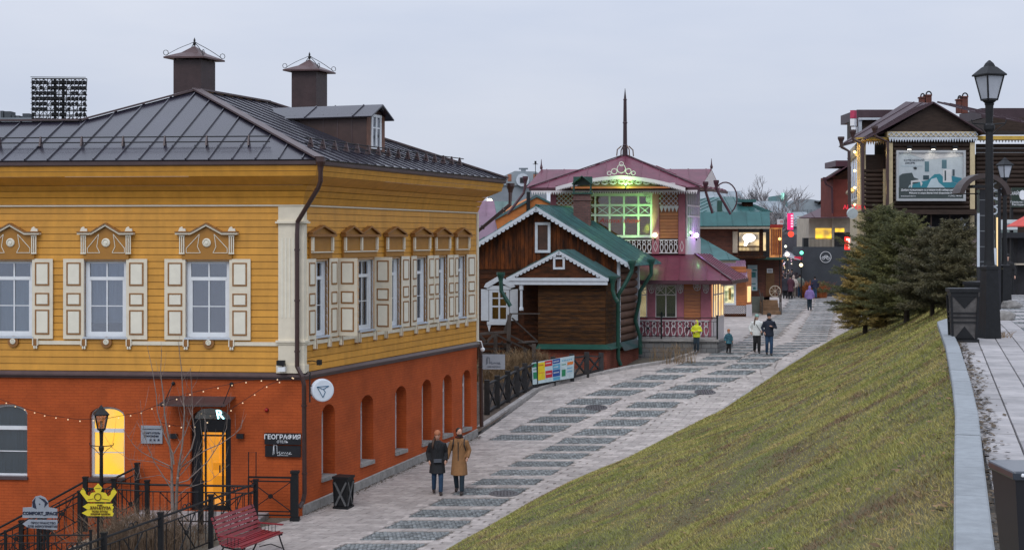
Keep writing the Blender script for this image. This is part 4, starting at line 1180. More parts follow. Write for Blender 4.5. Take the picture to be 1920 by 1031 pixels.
railing([FP(160, 2.05, .12), FP(75, 2.05, -.53), FP(-15, 2.05, -1.2)], tr, 'sloping black iron handrail on the outer side of the stone steps', knot=False, ends=(False, True))
railing([FP(257, .25, .16), FP(150, .25, -.60), FP(40, .25, -1.42), FP(-60, .25, -2.1)], 1.07, 'sloping black iron handrail fixed beside the front brick wall', knot=False)
# low ornamental fence in the lower left corner
lf = [W(170, 1085, 33.2), W(90, 1085, 33.4), W(10, 1085, 33.6), W(-60, 1085, 33.8)]
railing(lf, .98, 'low ornamental iron fence in the bottom left corner below the grey arrow sign', n_bal=8, knot=False, post=.05, rail=.018)
# gate beside the corner downpipe
gt = thing('iron_gate', FP(553, .75, .0), 'black iron gate panel with crossed bars under the black hotel sign', 'gate')
P0, P1 = FP(553, .75, 0), FP(466, .75, 0); Z = V(0, 0, 1)
f0 = world_frame(P0.x, P0.y, 0)
MB().box(f0, -.085, .085, -.2, 1.22, -.085, .085).box(f0, -.11, .11, 1.22, 1.28, -.11, .11).box(f0, -.12, .12, -.2, .08, -.12, .12).build('gate_post', M_BLACK, gt)
g = MB()
for z in (.12, .22, 1.0, 1.10): g.bar(P0 + Z * z, P1 + Z * z, .03 if z < 1.05 else .045)
g.bar(P1 + Z * .08, P1 + Z * 1.12, .035); g.bar(P0.lerp(P1, .09) + Z * .1, P0.lerp(P1, .09) + Z * 1.1, .025)
g.build('gate_frame', M_BLACK, gt)
g = MB(); a, b = P0.lerp(P1, .1), P0.lerp(P1, .95)
g.bar(a + Z * .24, b + Z * .98, .022).bar(a + Z * .98, b + Z * .24, .022); g.lathe(a.lerp(b, .5) + Z * .61, [(0, -.03), (.06, -.03), (.06, .03), (0, .03)], 10, FF.n)
g.build('cross_brace', M_BLACK, gt)
g = MB(); g.tube([P1 + Z * .1, P1 + Z * 1.75, P1 + FF.d * .2 + Z * 1.75, P1 + FF.d * .2 + Z * 1.12], .014, 5); g.build('hoop', M_BLACK, gt)
# ---- wall fittings
def plate(px0, px1, py0, py1, m, label, name, cat='sign', off=.02, th=.03, fr=FF):
    a0, b1 = fr.uv(px0, py0, off); a1, b0 = fr.uv(px1, py1, off)
    t = thing(name, fr((a0 + a1) / 2, (b0 + b1) / 2, off), label, cat)
    MB().box(fr, a0, a1, b0, b1, off, off + th).build('plate', m, t); return t, a0, a1, b0, b1
t, a0, a1, b0, b1 = plate(265, 305, 797, 831, M_SIGNG, 'pale grey hotel plaque with three stars on the brick wall left of the entrance', 'hotel_plaque')
m_ = (a0 + a1) / 2; hh = b1 - b0
text('АПАРТ-ОТЕЛЬ', FF, m_, b0 + hh * .58, .065, M_INK, t, .055, bold=.002); text('География', FF, m_, b0 + hh * .42, .075, M_INK, t, .055, bold=.002)
text('КЛАССИФИКАЦИЯ ГОСТИНИЦ', FF, m_, b0 + hh * .80, .034, M_INK, t, .055)
def star(mb, fr, a, b, r, c):
    mb.prism(fr, [(a + r * (1 if i % 2 == 0 else .4) * math.sin(i * math.pi / 5), b + r * (1 if i % 2 == 0 else .4) * math.cos(i * math.pi / 5)) for i in range(10)], c, c + .006)
for i in range(3): 
    s_ = MB(); star(s_, FF, m_ - .03 + i * .11, b0 + hh * .2, .045, .05); s_.build('star', M_INK, t)
t, a0, a1, b0, b1 = plate(497, 564.5, 811, 833, M_BLACK2, 'upper black wall sign with white letters near the corner downpipe', 'hotel_sign', th=.06)
text('ГЕОГРАФИЯ', FF, (a0 + a1) / 2, b0 + (b1 - b0) * .66, .165, M_WHT, t, .085, bold=.003); text('ОТЕЛЬ', FF, (a0 + a1) / 2, b0 + (b1 - b0) * .24, .09, M_WHT, t, .085)
t, a0, a1, b0, b1 = plate(498, 564.5, 834.5, 856, M_BLACK2, 'lower black wall sign with thin handwritten white script', 'cafe_sign', th=.06)
def script(fr, a, b, s, m, parent, c, w=.009):
    """The handwritten word on the cafe signs, drawn as one thin line."""
    pts = [(0, 0), (.02, .9), (.06, .1), (.05, 1.0), (.2, .95), (.22, .1), (.3, .3), (.36, .35), (.33, .08), (.42, .1), (.47, .3), (.5, .1), (.56, .3), (.6, .1), (.66, .3), (.7, .1), (.76, .3), (.78, .1), (.86, .12), (.92, .3), (.84, .26), (.86, .06), (.97, .1)]
    MB().tube([fr(a + (x - .5) * s, b + (y - .35) * s * .5, c) for x, y in pts], w, 4).build('script_lettering', m, parent)
script(FF, (a0 + a1) / 2, b0 + (b1 - b0) * .5, .52, M_WHT, t, .09, .007); text('КАФЕ РЕСТОРАН', FF, (a0 + a1) / 2, b0 + (b1 - b0) * .14, .035, M_WHT, t, .085)
for px, s_ in ((326.5, 'left'), (451.5, 'right')):
    t, a0, a1, b0, b1 = plate(px - 6.5, px + 6.5, 812, 821, M_BLACK2, f'small black box lamp on the brick wall {s_} of the lit entrance', 'wall_lamp', 'lamp', th=.11)
P = FP(500, .02, uz(FF, 500, 768)[1]); t = thing('alarm_beacon', P, 'small red dome beacon on the brick wall above the black hotel sign', 'beacon')
MB().lathe(P, [(.05, 0), (.05, .03), (.04, .06), (.015, .08), (0, .082)], 10, FF.n).build('dome', mat('red_plastic_dome', (0.30, 0.008, 0.008), .2), t)
MB().lathe(P, [(.055, -.018), (.055, .004)], 10, FF.n).build('base', M_BLACK, t)
# round sign on the corner
P = W(604, 731, 38.8); t = thing('round_sign', P, 'round white disc sign with a blue paper plane outline by the corner downpipe', 'sign')
ax = (Vector((0, 0, CZ)) - P); ax.z = 0; ax = (Matrix.Rotation(R(17), 3, 'Z') @ ax).normalized()
fr = Frame(P.xy, 0, P.z); fr.n = ax; fr.d = V(0, 0, 1).cross(ax)
rr = .29
MB().lathe(P, [(0, -.09), (rr, -.09), (rr + .008, -.02), (rr, .09), (rr - .03, .10), (0, .10)], 32, ax).build('disc', mat('white_lightbox', (0.66, 0.72, 0.80), .35, .04), t)
pl = [(-.17, .10), (.15, .11), (.00, .03), (.055, -.04), (-.01, -.18)]
k = MB(); 
for (i, j) in ((0, 1), (1, 2), (2, 0), (2, 3), (3, 4), (4, 0)): k.bar(fr(*pl[i], .106), fr(*pl[j], .106), .014, .014)
k.build('logo', mat('teal_blue_line', (0.01, 0.10, 0.20), .5), t)
k = MB(); q = fr(-rr - .04, 0, 0); k.bar(q + V(0, 0, .42), q - V(0, 0, .30), .035)
for z in (.12, -.12): k.bar(q + V(0, 0, z), fr(-rr + .03, z, 0), .02)
k.tube([q + V(0, 0, .40), q + V(.02, 0, .45), q + V(-.06, .1, .48), q + V(-.14, .2, .4)], .014, 5); k.build('bracket', M_BLACK, t)
# floodlights on the pilaster and an arm lamp
P = Pc(529, 686, .22); t = thing('floodlight', P, 'small white and black floodlight on the cream corner pilaster', 'floodlight')
w_ = world_frame(P.x, P.y, P.z, A_FRONT); MB().box(w_, -.10, .10, -.14, -.02, -.06, .10).build('housing', M_WHITE, t)
MB().box(w_, -.13, .08, .02, .15, -.04, .10).build('lamp_head', M_BLACK, t); MB().tube([w_(.02, -.02, 0), w_(.02, .03, 0), w_(.06, .03, -.1)], .02, 5).build('bracket', M_BLACK, t)
P = FS(.25, 4.02, 0); t = thing('arm_lamp', P, 'little black lamp on an arm just right of the corner downpipe', 'lamp')
k = MB().tube([P, P + FS.n * .15 + V(0, 0, .03), P + FS.n * .32], .014, 5); k.build('arm', M_BLACK, t)
w_ = Frame((P + FS.n * .37).xy, A_SIDE, P.z); MB().box(w_, -.06, .06, -.08, .06, -.05, .05).build('housing', M_BLACK, t)
# hanging sign at the far corner
P = W(926, 678, 51.2); t = thing('hanging_sign', P, 'grey rectangular sign with thin handwritten script at the far corner of the house', 'sign')
fr = Frame(P.xy, R(-4), P.z); hw, hh = .385, .255
MB().box(fr, -hw, hw, -hh, hh, 0, .05).build('plate', M_SIGNG, t); script(fr, 0, .0, .5, M_INK, t, .06, .008); text('КАФЕ РЕСТОРАН', fr, 0, -.17, .055, M_INK, t, .055)
MB().bar(fr(-hw, .18, .02), fr(-hw - .15, .18, .02), .03).bar(fr(-hw, -.18, .02), fr(-hw - .15, -.18, .02), .03).build('bracket', M_BLACK, t)
P = W(905, 655, 51.3); t = thing('dome_camera', P, 'small white dome camera at the far corner under the eaves pipe', 'camera')
MB().ico(P, .08, 2).build('dome', M_WHITE, t, smooth=True); MB().tube([P + V(0, 0, .08), P + V(-.05, 0, .28), P + V(-.2, 0, .3)], .02, 6).build('arm', M_WHITE, t)
# string lights
M_BULB = glow('warm_string_bulb', (1.0, .72, .45), .8)
def bulbs(pxs, offs, label, step=.29):
    pts = []
    for (x, y), o in zip(pxs, offs): pts.append(Pc(x, y, o))
    t = thing('string_lights', pts[0], label, 'string lights')
    dense = []
    for a, b in zip(pts[:-1], pts[1:]):
        for i in range(8): dense.append(a.lerp(b, i / 8))
    dense.append(pts[-1]); MB().tube(dense, .007, 3).build('cable', M_BLACK, t)
    acc = 0
    for a, b in zip(dense[:-1], dense[1:]):
        acc += (b - a).length
        if acc > step: acc = 0; MB().ico(b - V(0, 0, .045), .02, 1).build('bulb', M_BULB, t)
bulbs([(-5, 746), (40, 763), (90, 778), (150, 786), (200, 784), (260, 773), (300, 757), (350, 738), (400, 726), (470, 712), (550, 706)], [.1, .3, .4, .5, .6, .8, 1.0, 1.0, .8, .5, .2], 'sagging string of small warm bulbs across the front brick wall')
bulbs([(297, 790), (330, 798), (370, 797), (420, 775), (455, 752), (500, 722), (548, 705)], [1.3, 1.1, 1.0, .9, .7, .5, .2], 'second string of small bulbs rising past the canopy to the corner')
# ---- leafless young tree
tree = thing('bare_young_tree', W(326, 1000, 36), 'slender leafless young tree with pale stems in front of the lit entrance', 'tree')
B = {'trunk': [([(325, 1000), (323, 940), (322, 900)], .045, .035), ([(329, 990), (331, 930), (333, 895)], .04, .032)],
 'limb': [([(322, 900), (322, 864), (318, 833), (309, 779), (306, 740), (301, 700), (303, 655)], .032, .006), ([(333, 895), (335, 877), (342, 833), (346, 771), (343, 740), (340, 690), (334, 640)], .03, .006),
  ([(326, 870), (324, 850), (307, 813), (295, 771), (293, 740), (285, 690), (276, 648)], .02, .005), ([(335, 877), (359, 841), (366, 815), (361, 779), (360, 740), (357, 690)], .022, .005),
  ([(326, 850), (346, 815), (359, 780), (356, 745)], .014, .004), ([(333, 890), (340, 875), (384, 844), (413, 832), (438, 815), (452, 802), (455, 787)], .018, .004),
  ([(333, 895), (343, 885), (382, 836), (387, 790)], .015, .004), ([(334, 905), (352, 900), (390, 864), (410, 833), (425, 802), (427, 757)], .017, .004),
  ([(322, 880), (318, 873), (286, 858), (265, 847), (250, 833), (232, 805)], .016, .004), ([(321, 915), (308, 895), (290, 867), (276, 833), (267, 791), (263, 750)], .015, .004),
  ([(322, 905), (300, 890), (265, 896), (252, 900)], .01, .004), ([(333, 930), (350, 915), (395, 900), (430, 870)], .012, .004), ([(324, 880), (290, 866), (240, 860), (205, 835)], .01, .003)]}
rnd = random.Random(2)
for nm in B:
    for pl_, r0, r1 in B[nm]:
        Y0 = 36 + rnd.uniform(-.05, .05); dy = rnd.uniform(-.5, .5)
        pts = [W(x, y, Y0 + dy * i / len(pl_)) for i, (x, y) in enumerate(pl_)]
        MB().tube(pts, [lerp(r0, r1, i / (len(pts) - 1)) for i in range(len(pts))], 6).build(nm, M_TWIG, tree)
tw = MB()
for pl_, r0, r1 in B['limb']:
    for q in range(7):
        i = rnd.randrange(1, len(pl_) - 1); t_ = rnd.random(); x = lerp(pl_[i][0], pl_[i + 1][0], t_); y = lerp(pl_[i][1], pl_[i + 1][1], t_)
        dx = rnd.uniform(-22, 22); tw.tube([W(x, y, 36), W(x + dx * .5, y - 14, 36 + rnd.uniform(-.2, .2)), W(x + dx, y - rnd.uniform(25, 55), 36 + rnd.uniform(-.3, .3))], [.005, .004, .002], 3)
tw.build('twigs', M_TWIG, tree, kind='stuff')
# ---- dry brush in the bed between the two railings
def brush(name, cx, cy_, rx, ry, zf, n, h, label, m=M_BRUSH, cat='bush', seed=1, lean=.35, w=.006, group=None):
    rnd = random.Random(seed); mb = MB()
    for i in range(n):
        a = rnd.uniform(0, 6.28); r = math.sqrt(rnd.random()); x, y = cx + rx * r * math.cos(a), cy_ + ry * r * math.sin(a); z = zf(x, y)
        hh = h * rnd.uniform(.5, 1.1); dx, dy = rnd.gauss(0, lean) * hh, rnd.gauss(0, lean) * hh
        p0 = V(x, y, z - .03); p1 = V(x + dx * .35, y + dy * .35, z + hh * .55); p2 = V(x + dx, y + dy, z + hh * rnd.uniform(.8, 1))
        mb.tube([p0, p1, p2], [w, w * .7, w * .3], 3, False)
        for q in range(2):
            e = p1.lerp(p2, rnd.random() * .6); mb.tube([e, e + V(rnd.gauss(0, .12), rnd.gauss(0, .12), rnd.uniform(.08, .22)) * h], [w * .5, w * .25], 3, False)
    o = mb.build(name, m, None); o.data.transform(Matrix.Translation((-cx, -cy_, -zf(cx, cy_)))); o.location = (cx, cy_, zf(cx, cy_)); tag(o, label, cat, group); return o
for i, (px, Yb, n, hh, lab) in enumerate(((235, 35.8, 260, 1.25, 'tangled dry brown bush just right of the yellow crown sign'), (290, 35.2, 260, 1.15, 'dry brown bush at the foot of the leafless young tree'), (200, 34.6, 220, 1.2, 'dry twiggy bush behind the yellow crown sign post'), (345, 36.3, 160, .7, 'low dry bush below the terrace railing near the entrance'))):
    brush('dry_bush', X_at(px, Yb), Yb, .75, .6, lambda x, y: ground_z(x, y) * .6 - .15, n, hh, lab, seed=i, group='dry bushes in the bed below the entrance')
bed = MB(); 
for a in range(6):
    for b in range(6): pass
# ---- old lamp in front of the wall
def lantern(fr_m, P, s, root, lit=None, glassm=None):
    """Four sided tapering lantern with a pyramid roof on its cradle; P is its lower centre, s its height in metres."""
    Z = V(0, 0, 1); w0, w1 = s * .20, s * .36
    def sq(r, z): return [P + V(r * math.cos(q), r * math.sin(q), z) for q in (R(45 + 20), R(135 + 20), R(225 + 20), R(315 + 20))]
    fr_ = MB(); a, b = sq(w0, .0), sq(w1, s * .62)
    for i in range(4): fr_.bar(a[i], b[i], .022 * s / .6)
    for r_ in ((a), (b)):
        for i in range(4): fr_.bar(r_[i], r_[(i + 1) % 4], .028 * s / .6)
    fr_.loft([sq(w0 * .5, -s * .1), sq(w0 * 1.05, -.0)]); c = fr_.build('lantern_frame', M_BLACK, root)
    g = MB()
    for i in range(4): 
        j = (i + 1) % 4; g.add([a[i], a[j], b[j], b[i]], [(0, 1, 2, 3)])
    g.build('lantern_glass', glassm or mat('frosted_lantern_pane', (.40, .43, .48), .6, .08, 3), c)
    MB().loft([sq(w1 * 1.22, s * .615), sq(w1 * 1.22, s * .65), sq(w1 * .55, s * .84), sq(w1 * .42, s * .86), sq(w1 * .30, s * .94), sq(w1 * .06, s * 1.02)]).build('lantern_roof', M_BLACK, c)
    MB().tube([P + V(0, 0, .04), P + V(0, 0, s * .35)], .03, 6).build('bulb', lit or M_WHT, c)
def lamp_post(x, y, z, H, label, s=.62, base=1.75, bw=.30, arms=True, group=None, square=True, r=.075, lit=None, glassm=None):
    root = thing('street_lamp', (x, y, z), label, 'street lamp', group); P = V(x, y, z)
    b = MB(); n = 8
    if base > .3: b.lathe(P, [(bw, -.1), (bw * .98, .05), (bw * .72, base * .95), (bw * .78, base * .96), (bw * .78, base), (bw * .5, base * 1.03)], 4 if square else 8, ph=R(45 + 10)); b.build('lamp_base', M_BLACK, root)
    pz = H - s
    MB().lathe(P, [(r * 1.25, base * 1.0 if base > .3 else -.1), (r * 1.1, base + .1), (r, base + .3), (r * .8, pz - .55), (r * 1.2, pz - .5), (r * 1.2, pz - .44), (r * .75, pz - .4), (r * .9, pz - .1), (r * 1.1, pz - s * .1)], 8).build('pole', M_BLACK, root)
    if arms:
        k = MB()
        for sgn in (-1, 1):
            k.tube([P + V(0, 0, pz - .42), P + V(sgn * .28, .02, pz - .40), P + V(sgn * .30, .02, pz - .34)], .012, 5)
            k.tube([P + V(sgn * .04, 0, pz - .62), P + V(sgn * .14, 0, pz - .5), P + V(sgn * .26, 0, pz - .42)], .009, 4)
        k.build('cross_arm', M_BLACK, root)
    lantern(None, P + V(0, 0, pz), s, root, lit, glassm)
    return root
zl_ = -1.2; Yl = 36.6
lamp_post(X_at(190, Yl), Yl, zl_, (CZ + (HY - 760) * Yl / F) - zl_, 'old black street lamp with amber glass in front of the yellow lit window', s=.58, base=.5, bw=.12, r=.055, square=False, glassm=glass_mat('amber_lantern_glass', (0.55, 0.38, 0.18), .1))
# ---- arrow signs
def board_sign(name, label, cx, cy_, Y, parts):
    pass
Y = 33.6; P = W(184, 1060, Y); t = thing('crown_sign', P, 'bright yellow crown shaped sign with two arrow boards on a thin post', 'sign'); fr = Frame((P.x, P.y), R(-3), 0)
z_ = lambda py: CZ + (HY - py) * Y / F
u_ = lambda px: (px - 184) * Y / F
cr_ = [(150, 922), (155, 914), (160, 921), (161, 926), (167, 930), (172, 923), (180, 922), (176, 914), (184, 905.5), (192, 914), (189, 922), (198, 923), (203, 930), (208, 926), (209, 921), (214, 914), (220, 922), (207, 940), (164, 940)]
MB().prism(fr, [(u_(x), z_(y)) for x, y in cr_], 0, .02).build('crown_plate', M_SIGNY, t)
k = MB(); k.tube([fr(u_(184) + .075 * math.cos(w), z_(930.5) + .078 * math.sin(w), .03) for w in np.linspace(0, 6.283, 13)], .01, 4)
k.tube([fr(u_(x), z_(y), .025) for x, y in ((165, 936), (176, 934)) ], .006, 4); k.tube([fr(u_(x), z_(y), .025) for x, y in ((192, 934), (206, 936))], .006, 4)
for x in (155, 184, 214): k.tube([fr(u_(x - 5), z_(916 if x != 184 else 914.5), .025), fr(u_(x + 5), z_(916 if x != 184 else 914.5), .025)], .005, 4)
k.build('outline', M_INKB, t)
for y0, y1, x0, tx, sz in ((943.5, 954.5, 155, ('КАФЕ', 'ХАН-БУУЗА'), (.045, .085)), (955.5, 966.5, 153, ('ПОЗЫ БУУЗЫ', 'ХУШУУР ШУЛЭН'), (.055, .055))):
    pl2 = MB().prism(fr, [(u_(x0), z_((y0 + y1) / 2)), (u_(164), z_(y0)), (u_(213), z_(y0)), (u_(211), z_(y0 + 3)), (u_(214), z_(y0 + 6)), (u_(212), z_(y1)), (u_(164), z_(y1))], 0, .02).build('arrow_board', M_SIGNY, t)
    text(tx[0], fr, u_(188), z_(y0 + 2.6), sz[0], M_INKB, pl2, .03, bold=.001); text(tx[1], fr, u_(189), z_(y0 + 7.6), sz[1], M_INKB, pl2, .03, bold=.002)
MB().box(fr, u_(183) - .02, u_(183) + .02, -1.5, z_(940), -.05, -.01).build('post', M_BLACK, t)
Y = 33.4; P = W(76, 1060, Y); t = thing('arrow_sign', P, 'blue grey arrow sign lettered in dark navy with a round emblem on top', 'sign'); fr = Frame((P.x, P.y), R(-3), 0)
z_ = lambda py: CZ + (HY - py) * Y / F
u_ = lambda px: (px - 76) * Y / F
MB().prism(fr, [(u_(42), z_(970)), (u_(43), z_(951)), (u_(60), z_(950)), (u_(61), z_(938)), (u_(67), z_(930)), (u_(76), z_(928)), (u_(85), z_(932)), (u_(91), z_(940)), (u_(92), z_(950)), (u_(108), z_(953)), (u_(109), z_(970))], 0, .02).build('name_board', M_SIGNG, t)
MB().prism(fr, [(u_(42), z_(981.5)), (u_(53), z_(973.5)), (u_(109), z_(973.5)), (u_(108), z_(992)), (u_(53), z_(989))], 0, .02).build('arrow_board', M_SIGNG, t)
k = MB(); k.prism(fr, [(u_(x), z_(y)) for x, y in ((62, 950), (61, 940), (67, 932), (66, 940), (69, 953))], .021, .03).prism(fr, [(u_(x), z_(y)) for x, y in ((73, 931), (84, 935), (91, 942), (84, 950), (85, 941))], .021, .03)
k.box(fr, u_(74), u_(76), z_(945), z_(943), .021, .03).build('emblem', M_INK, t)
text('COMFORT_SPACE', fr, u_(76), z_(961.5), .098, M_INK, t, .03, bold=.004); text('ПРОСТРАНСТВО', fr, u_(82), z_(979.5), .068, M_INK, t, .03); text('ДЛЯ МЕРОПРИЯТИЙ', fr, u_(81), z_(986), .068, M_INK, t, .03)
MB().box(fr, u_(71) - .02, u_(71) + .02, -1.5, z_(971), -.05, -.01).box(fr, u_(82) - .02, u_(82) + .02, -1.5, z_(971), -.05, -.01).build('post', M_BLACK, t)
# ---- red bench
BX, BY = -6.32, 34.35
bench = thing('red_bench', (BX, BY, zs(BY)), 'slatted red park bench with black iron sides beside the black railing', 'bench'); fb = Frame((BX, BY), A_SIDE, zs(BY)); L2 = .93
for i in range(7):      # back, leaning away from the street
    z0 = .50 + i * .088; c0 = .10 - i * .036
    MB().hexa([fb(-L2, z0, c0), fb(L2, z0, c0), fb(L2, z0, c0 + .03), fb(-L2, z0, c0 + .03), fb(-L2, z0 + .06, c0 - .025), fb(L2, z0 + .06, c0 - .025), fb(L2, z0 + .06, c0 + .005), fb(-L2, z0 + .06, c0 + .005)]).build('back_slat', M_RED, bench)
for i in range(7):
    c0 = .16 + i * .078; z0 = .45 + .012 * abs(i - 3) - (.03 if i == 6 else 0)
    MB().box(fb, -L2, L2, z0, z0 + .03, c0, c0 + .058).build('seat_slat', M_RED, bench)
for s_ in (-1, 1):
    x = s_ * (L2 - .08); k = MB()
    k.tube([fb(x, 1.1, -.12), fb(x, .75, -.03), fb(x, .45, .11), fb(x, .41, .4), fb(x, .44, .70)], .02, 6)
    k.tube([fb(x, .0, -.08), fb(x, .25, .05), fb(x, .42, .14)], .02, 6); k.tube([fb(x, .42, .62), fb(x, .30, .66), fb(x, .0, .78)], .018, 6)
    k.tube([fb(x, .12, .1), fb(x, .2, .4), fb(x, .12, .7)], .012, 5); k.build('iron_side', M_BLACK, bench)
    k = MB()
    for j in range(4): k.bar(fb(x, .44, .25 + j * .09), fb(x, .67, .25 + j * .09), .012)
    k.build('arm_bars', M_BLACK, bench)
    MB().hexa([fb(x - .035, .67, .02), fb(x + .035, .67, .02), fb(x + .035, .66, .72), fb(x - .035, .66, .72), fb(x - .035, .695, .02), fb(x + .035, .695, .02), fb(x + .035, .685, .72), fb(x - .035, .685, .72)]).build('armrest', M_RED, bench)
# ---- litter bins
M_BINP = mat('dull_grey_bin_panel', (0.075, 0.07, 0.068), .6, .3, 8, .2, 40)
def make_bin(P, label, H=.86, w=.44, kind=0):
    t = thing('litter_bin', P, label, 'litter bin'); f = world_frame(P.x, P.y, P.z)
    hw = w / 2; h0 = .06; h1 = H - .13
    tp = lambda z: hw * lerp(.80, .96, z / H)
    f8 = MB().hexa([f(a * tp(h0) * .93, h0, b * tp(h0) * .93) for a, b in ((-1, -1), (1, -1), (1, 1), (-1, 1))] + [f(a * tp(h1) * .93, h1, b * tp(h1) * .93) for a, b in ((-1, -1), (1, -1), (1, 1), (-1, 1))])
    f8.build('bin_body', M_BLACK if kind == 0 else M_BINP, t)
    MB().box(f, -hw * 1.0, hw * 1.0, 0, .05, -hw, hw).build('foot', M_BLACK, t)
    MB().box(f, -hw * 1.06, hw * 1.06, H - .06, H, -hw * 1.06, hw * 1.06).box(f, -hw * .95, hw * .95, H - .13, H - .061, -hw * .95, hw * .95).build('lid', M_BLACK, t)
    fm = MB()
    for a, b in ((-1, -1), (1, -1), (1, 1), (-1, 1)): fm.bar(f(a * tp(.05), .05, b * tp(.05)), f(a * tp(h1), h1, b * tp(h1)), .035)
    fm.build('corner_post', M_BLACK, t)
    for sx, sy in ((0, 1), (1, 0), (0, -1), (-1, 0)):
        g = (lambda u, z, off: f(u, z, off + tp(z))) if (sx, sy) == (0, 1) else (lambda u, z, off: f(off + tp(z), z, u)) if (sx, sy) == (1, 0) else (lambda u, z, off: f(u, z, -off - tp(z))) if (sx, sy) == (0, -1) else (lambda u, z, off: f(-off - tp(z), z, u))
        if kind == 0:
            for p, q in (((-1, h0 + .02), (1, h1 - .02)), ((1, h0 + .02), (-1, h1 - .02))):
                a_ = g(p[0] * tp(p[1]) * .85, p[1], -.005); b_ = g(q[0] * tp(q[1]) * .85, q[1], -.005)
                MB().bar(a_, b_, .05, .05).build('cross_slat', mat('steel_grey_slat', (0.10, 0.105, 0.11), .4, .2, 6), t)
        else:
            for zz in (.33, .41, .48): MB().bar(g(-tp(zz) * .9, zz, .0), g(tp(zz) * .9, zz, .0), .02).build('band', M_BLACK, t)
            k = MB()
            for z_a, z_b in ((h1, h1 - .2), (h0, h0 + .2)): k.add([g(-tp(z_a) * .85, z_a, -.004), g(tp(z_a) * .85, z_a, -.004), g(0, z_b, -.004), g(-tp(z_a) * .85, z_a, -.02), g(tp(z_a) * .85, z_a, -.02), g(0, z_b, -.02)], [(0, 1, 2), (5, 4, 3), (0, 3, 4, 1), (1, 4, 5, 2), (2, 5, 3, 0)])
            k.build('corner_plate', M_BLACK, t, kind='stuff')
    return t
b1_ = make_bin(on_street(644, 951), 'black litter bin with crossed grey slats against the side brick wall'); b1_.rotation_euler = (0, 0, R(-18))
# ---- manhole covers
def manhole(px, py, r, label):
    P = on_street(px, py); t = thing('manhole_cover', P + V(0, 0, .004), label, 'manhole cover')
    a = math.atan2(H_ST(P.y) - H_ST(P.y + .5), .5); fr_ = MB()
    up = V(0, -math.sin(a), math.cos(a))
    fr_.lathe(P + V(0, 0, .0), [(r, -.02), (r, .012), (r * .88, .014), (r * .88, .006)], 24, up); fr_.build('frame_ring', mat('worn_cast_iron', (0.075, 0.07, 0.075), .5, .3, 9, .3, 40), t)
    l = MB().lathe(P, [(r * .86, -.02), (r * .86, .010), (.0, .012)], 24, up)
    for i in range(-3, 4):
        for j in range(-3, 4):
            if i * i + j * j < 11: l.box(world_frame(P.x + i * r * .22, P.y + j * r * .22, P.z + math.tan(a) * j * r * .22), -.02, .02, .01, .02, -.02, .02)
    l.build('lid', MATS['worn_cast_iron'], t)
manhole(945, 925, .42, 'round iron manhole cover on the nearest sett panels right of the walking couple')
manhole(1118, 764, .42, 'round iron manhole cover on the left row of sett panels beyond the fence corner')
manhole(1322, 735, .42, 'round iron manhole cover near the grass bank further up the street')
# ================================================================ THE LOG HOUSE WITH THE GREEN ROOF
def pb(name, m, parent, fr, x0, x1, y0, y1, c0, c1, mb=None, **k):
    """Box whose front face, at depth c1, spans the photo rectangle x0..x1, y0..y1."""
    own = mb is None; mb = mb or MB(); xm = (x0 + x1) / 2
    a0, a1 = fr.u(x0, c1), fr.u(x1, c1); b1, b0 = fr.uv(xm, y0, c1)[1], fr.uv(xm, y1, c1)[1]
    mb.box(fr, a0, a1, b0, b1, c0, c1)
    return mb.build(name, m, parent, **k) if own else mb
M_DWOOD = mat('dark_stained_boards', (0.024, 0.010, 0.005), .6, .3, 2.2, .25, 40, orand=.3, col2=(0.070, 0.022, 0.008), stretch=(1, 1, 3), spec=.15)
M_DWOODV = mat('dark_stained_upright_boards', (0.024, 0.010, 0.006), .55, .3, 2.0, .25, 40, orand=.35, col2=(0.14, 0.038, 0.008), stretch=(3, 3, .6), spec=.15)
M_OWOOD = mat('worn_orange_brown_boards', (0.022, 0.011, 0.006), .55, .3, 3.2, .3, 40, orand=.3, col2=(0.085, 0.034, 0.008), stretch=(.7, .7, 5), detail=8, spec=.15)
M_LOG = mat('brown_round_logs', (0.105, 0.052, 0.032), .7, .25, 3, .3, 30, orand=.2, stretch=(1, 1, 4))
M_GREEN = mat('green_metal_roof', (0.045, 0.125, 0.128), .30, .18, 2.0, .03, 4, spec=.9, orand=.32, coat=.6, streak=.2)
M_GREEND = mat('dark_green_metal', (0.010, 0.060, 0.045), .35, .15, 5, spec=.6)
M_GREYWOOD = mat('weathered_dark_rails', (0.060, 0.048, 0.042), .8, .3, 4, .3, 40, orand=.3)
M_BRICKR = brick_mat('dull_red_brick', (0.27, 0.075, 0.045), (0.22, 0.055, 0.035), (0.14, 0.06, 0.045))
LH = thing('log_house', (4.0, 61, 2), 'small dark wooden house with green metal roof, scalloped white bargeboards and a gabled porch', 'house')
GH = Frame((X_at(1157, 63.6), 63.6), R(-6)); GS = Frame((X_at(1157, 63.6), 63.6), A_SIDE)
def gv(u, z, v): return GH(u, z, 0) + GS.d * v
zc = 8.66; sl = .61; rgu = -3.3
zw = lambda u: zc - sl * abs(u - rgu) - .12
zg = GH.uv(1000, 505)[1]
boards(GH, [(-6.7, 2.0), (0, 2.0), (0, zg), (-6.7, zg)], .20, M_DWOOD, LH, maxlen=3.4, gap=.02)
boards(GH, [(-6.7, zg + .01), (-.0, zg + .01), (0, zw(0)), (rgu, zw(rgu)), (-6.7, zw(-6.7))], .17, M_DWOODV, LH, axis='v', gap=.015, t0=.02, th=.02, lap=0)
MB().prism(GH, [(-6.7, 1.5), (0, 1.5), (0, zw(0)), (rgu, zw(rgu)), (-6.7, zw(-6.7))], -.12, -.005).build('wall', M_DWOOD, LH)
boards(GS, [(.12, 2.5), (2.9, 2.5), (2.9, 6.45), (.12, 6.45)], .34, M_LOG, LH, round_=True)
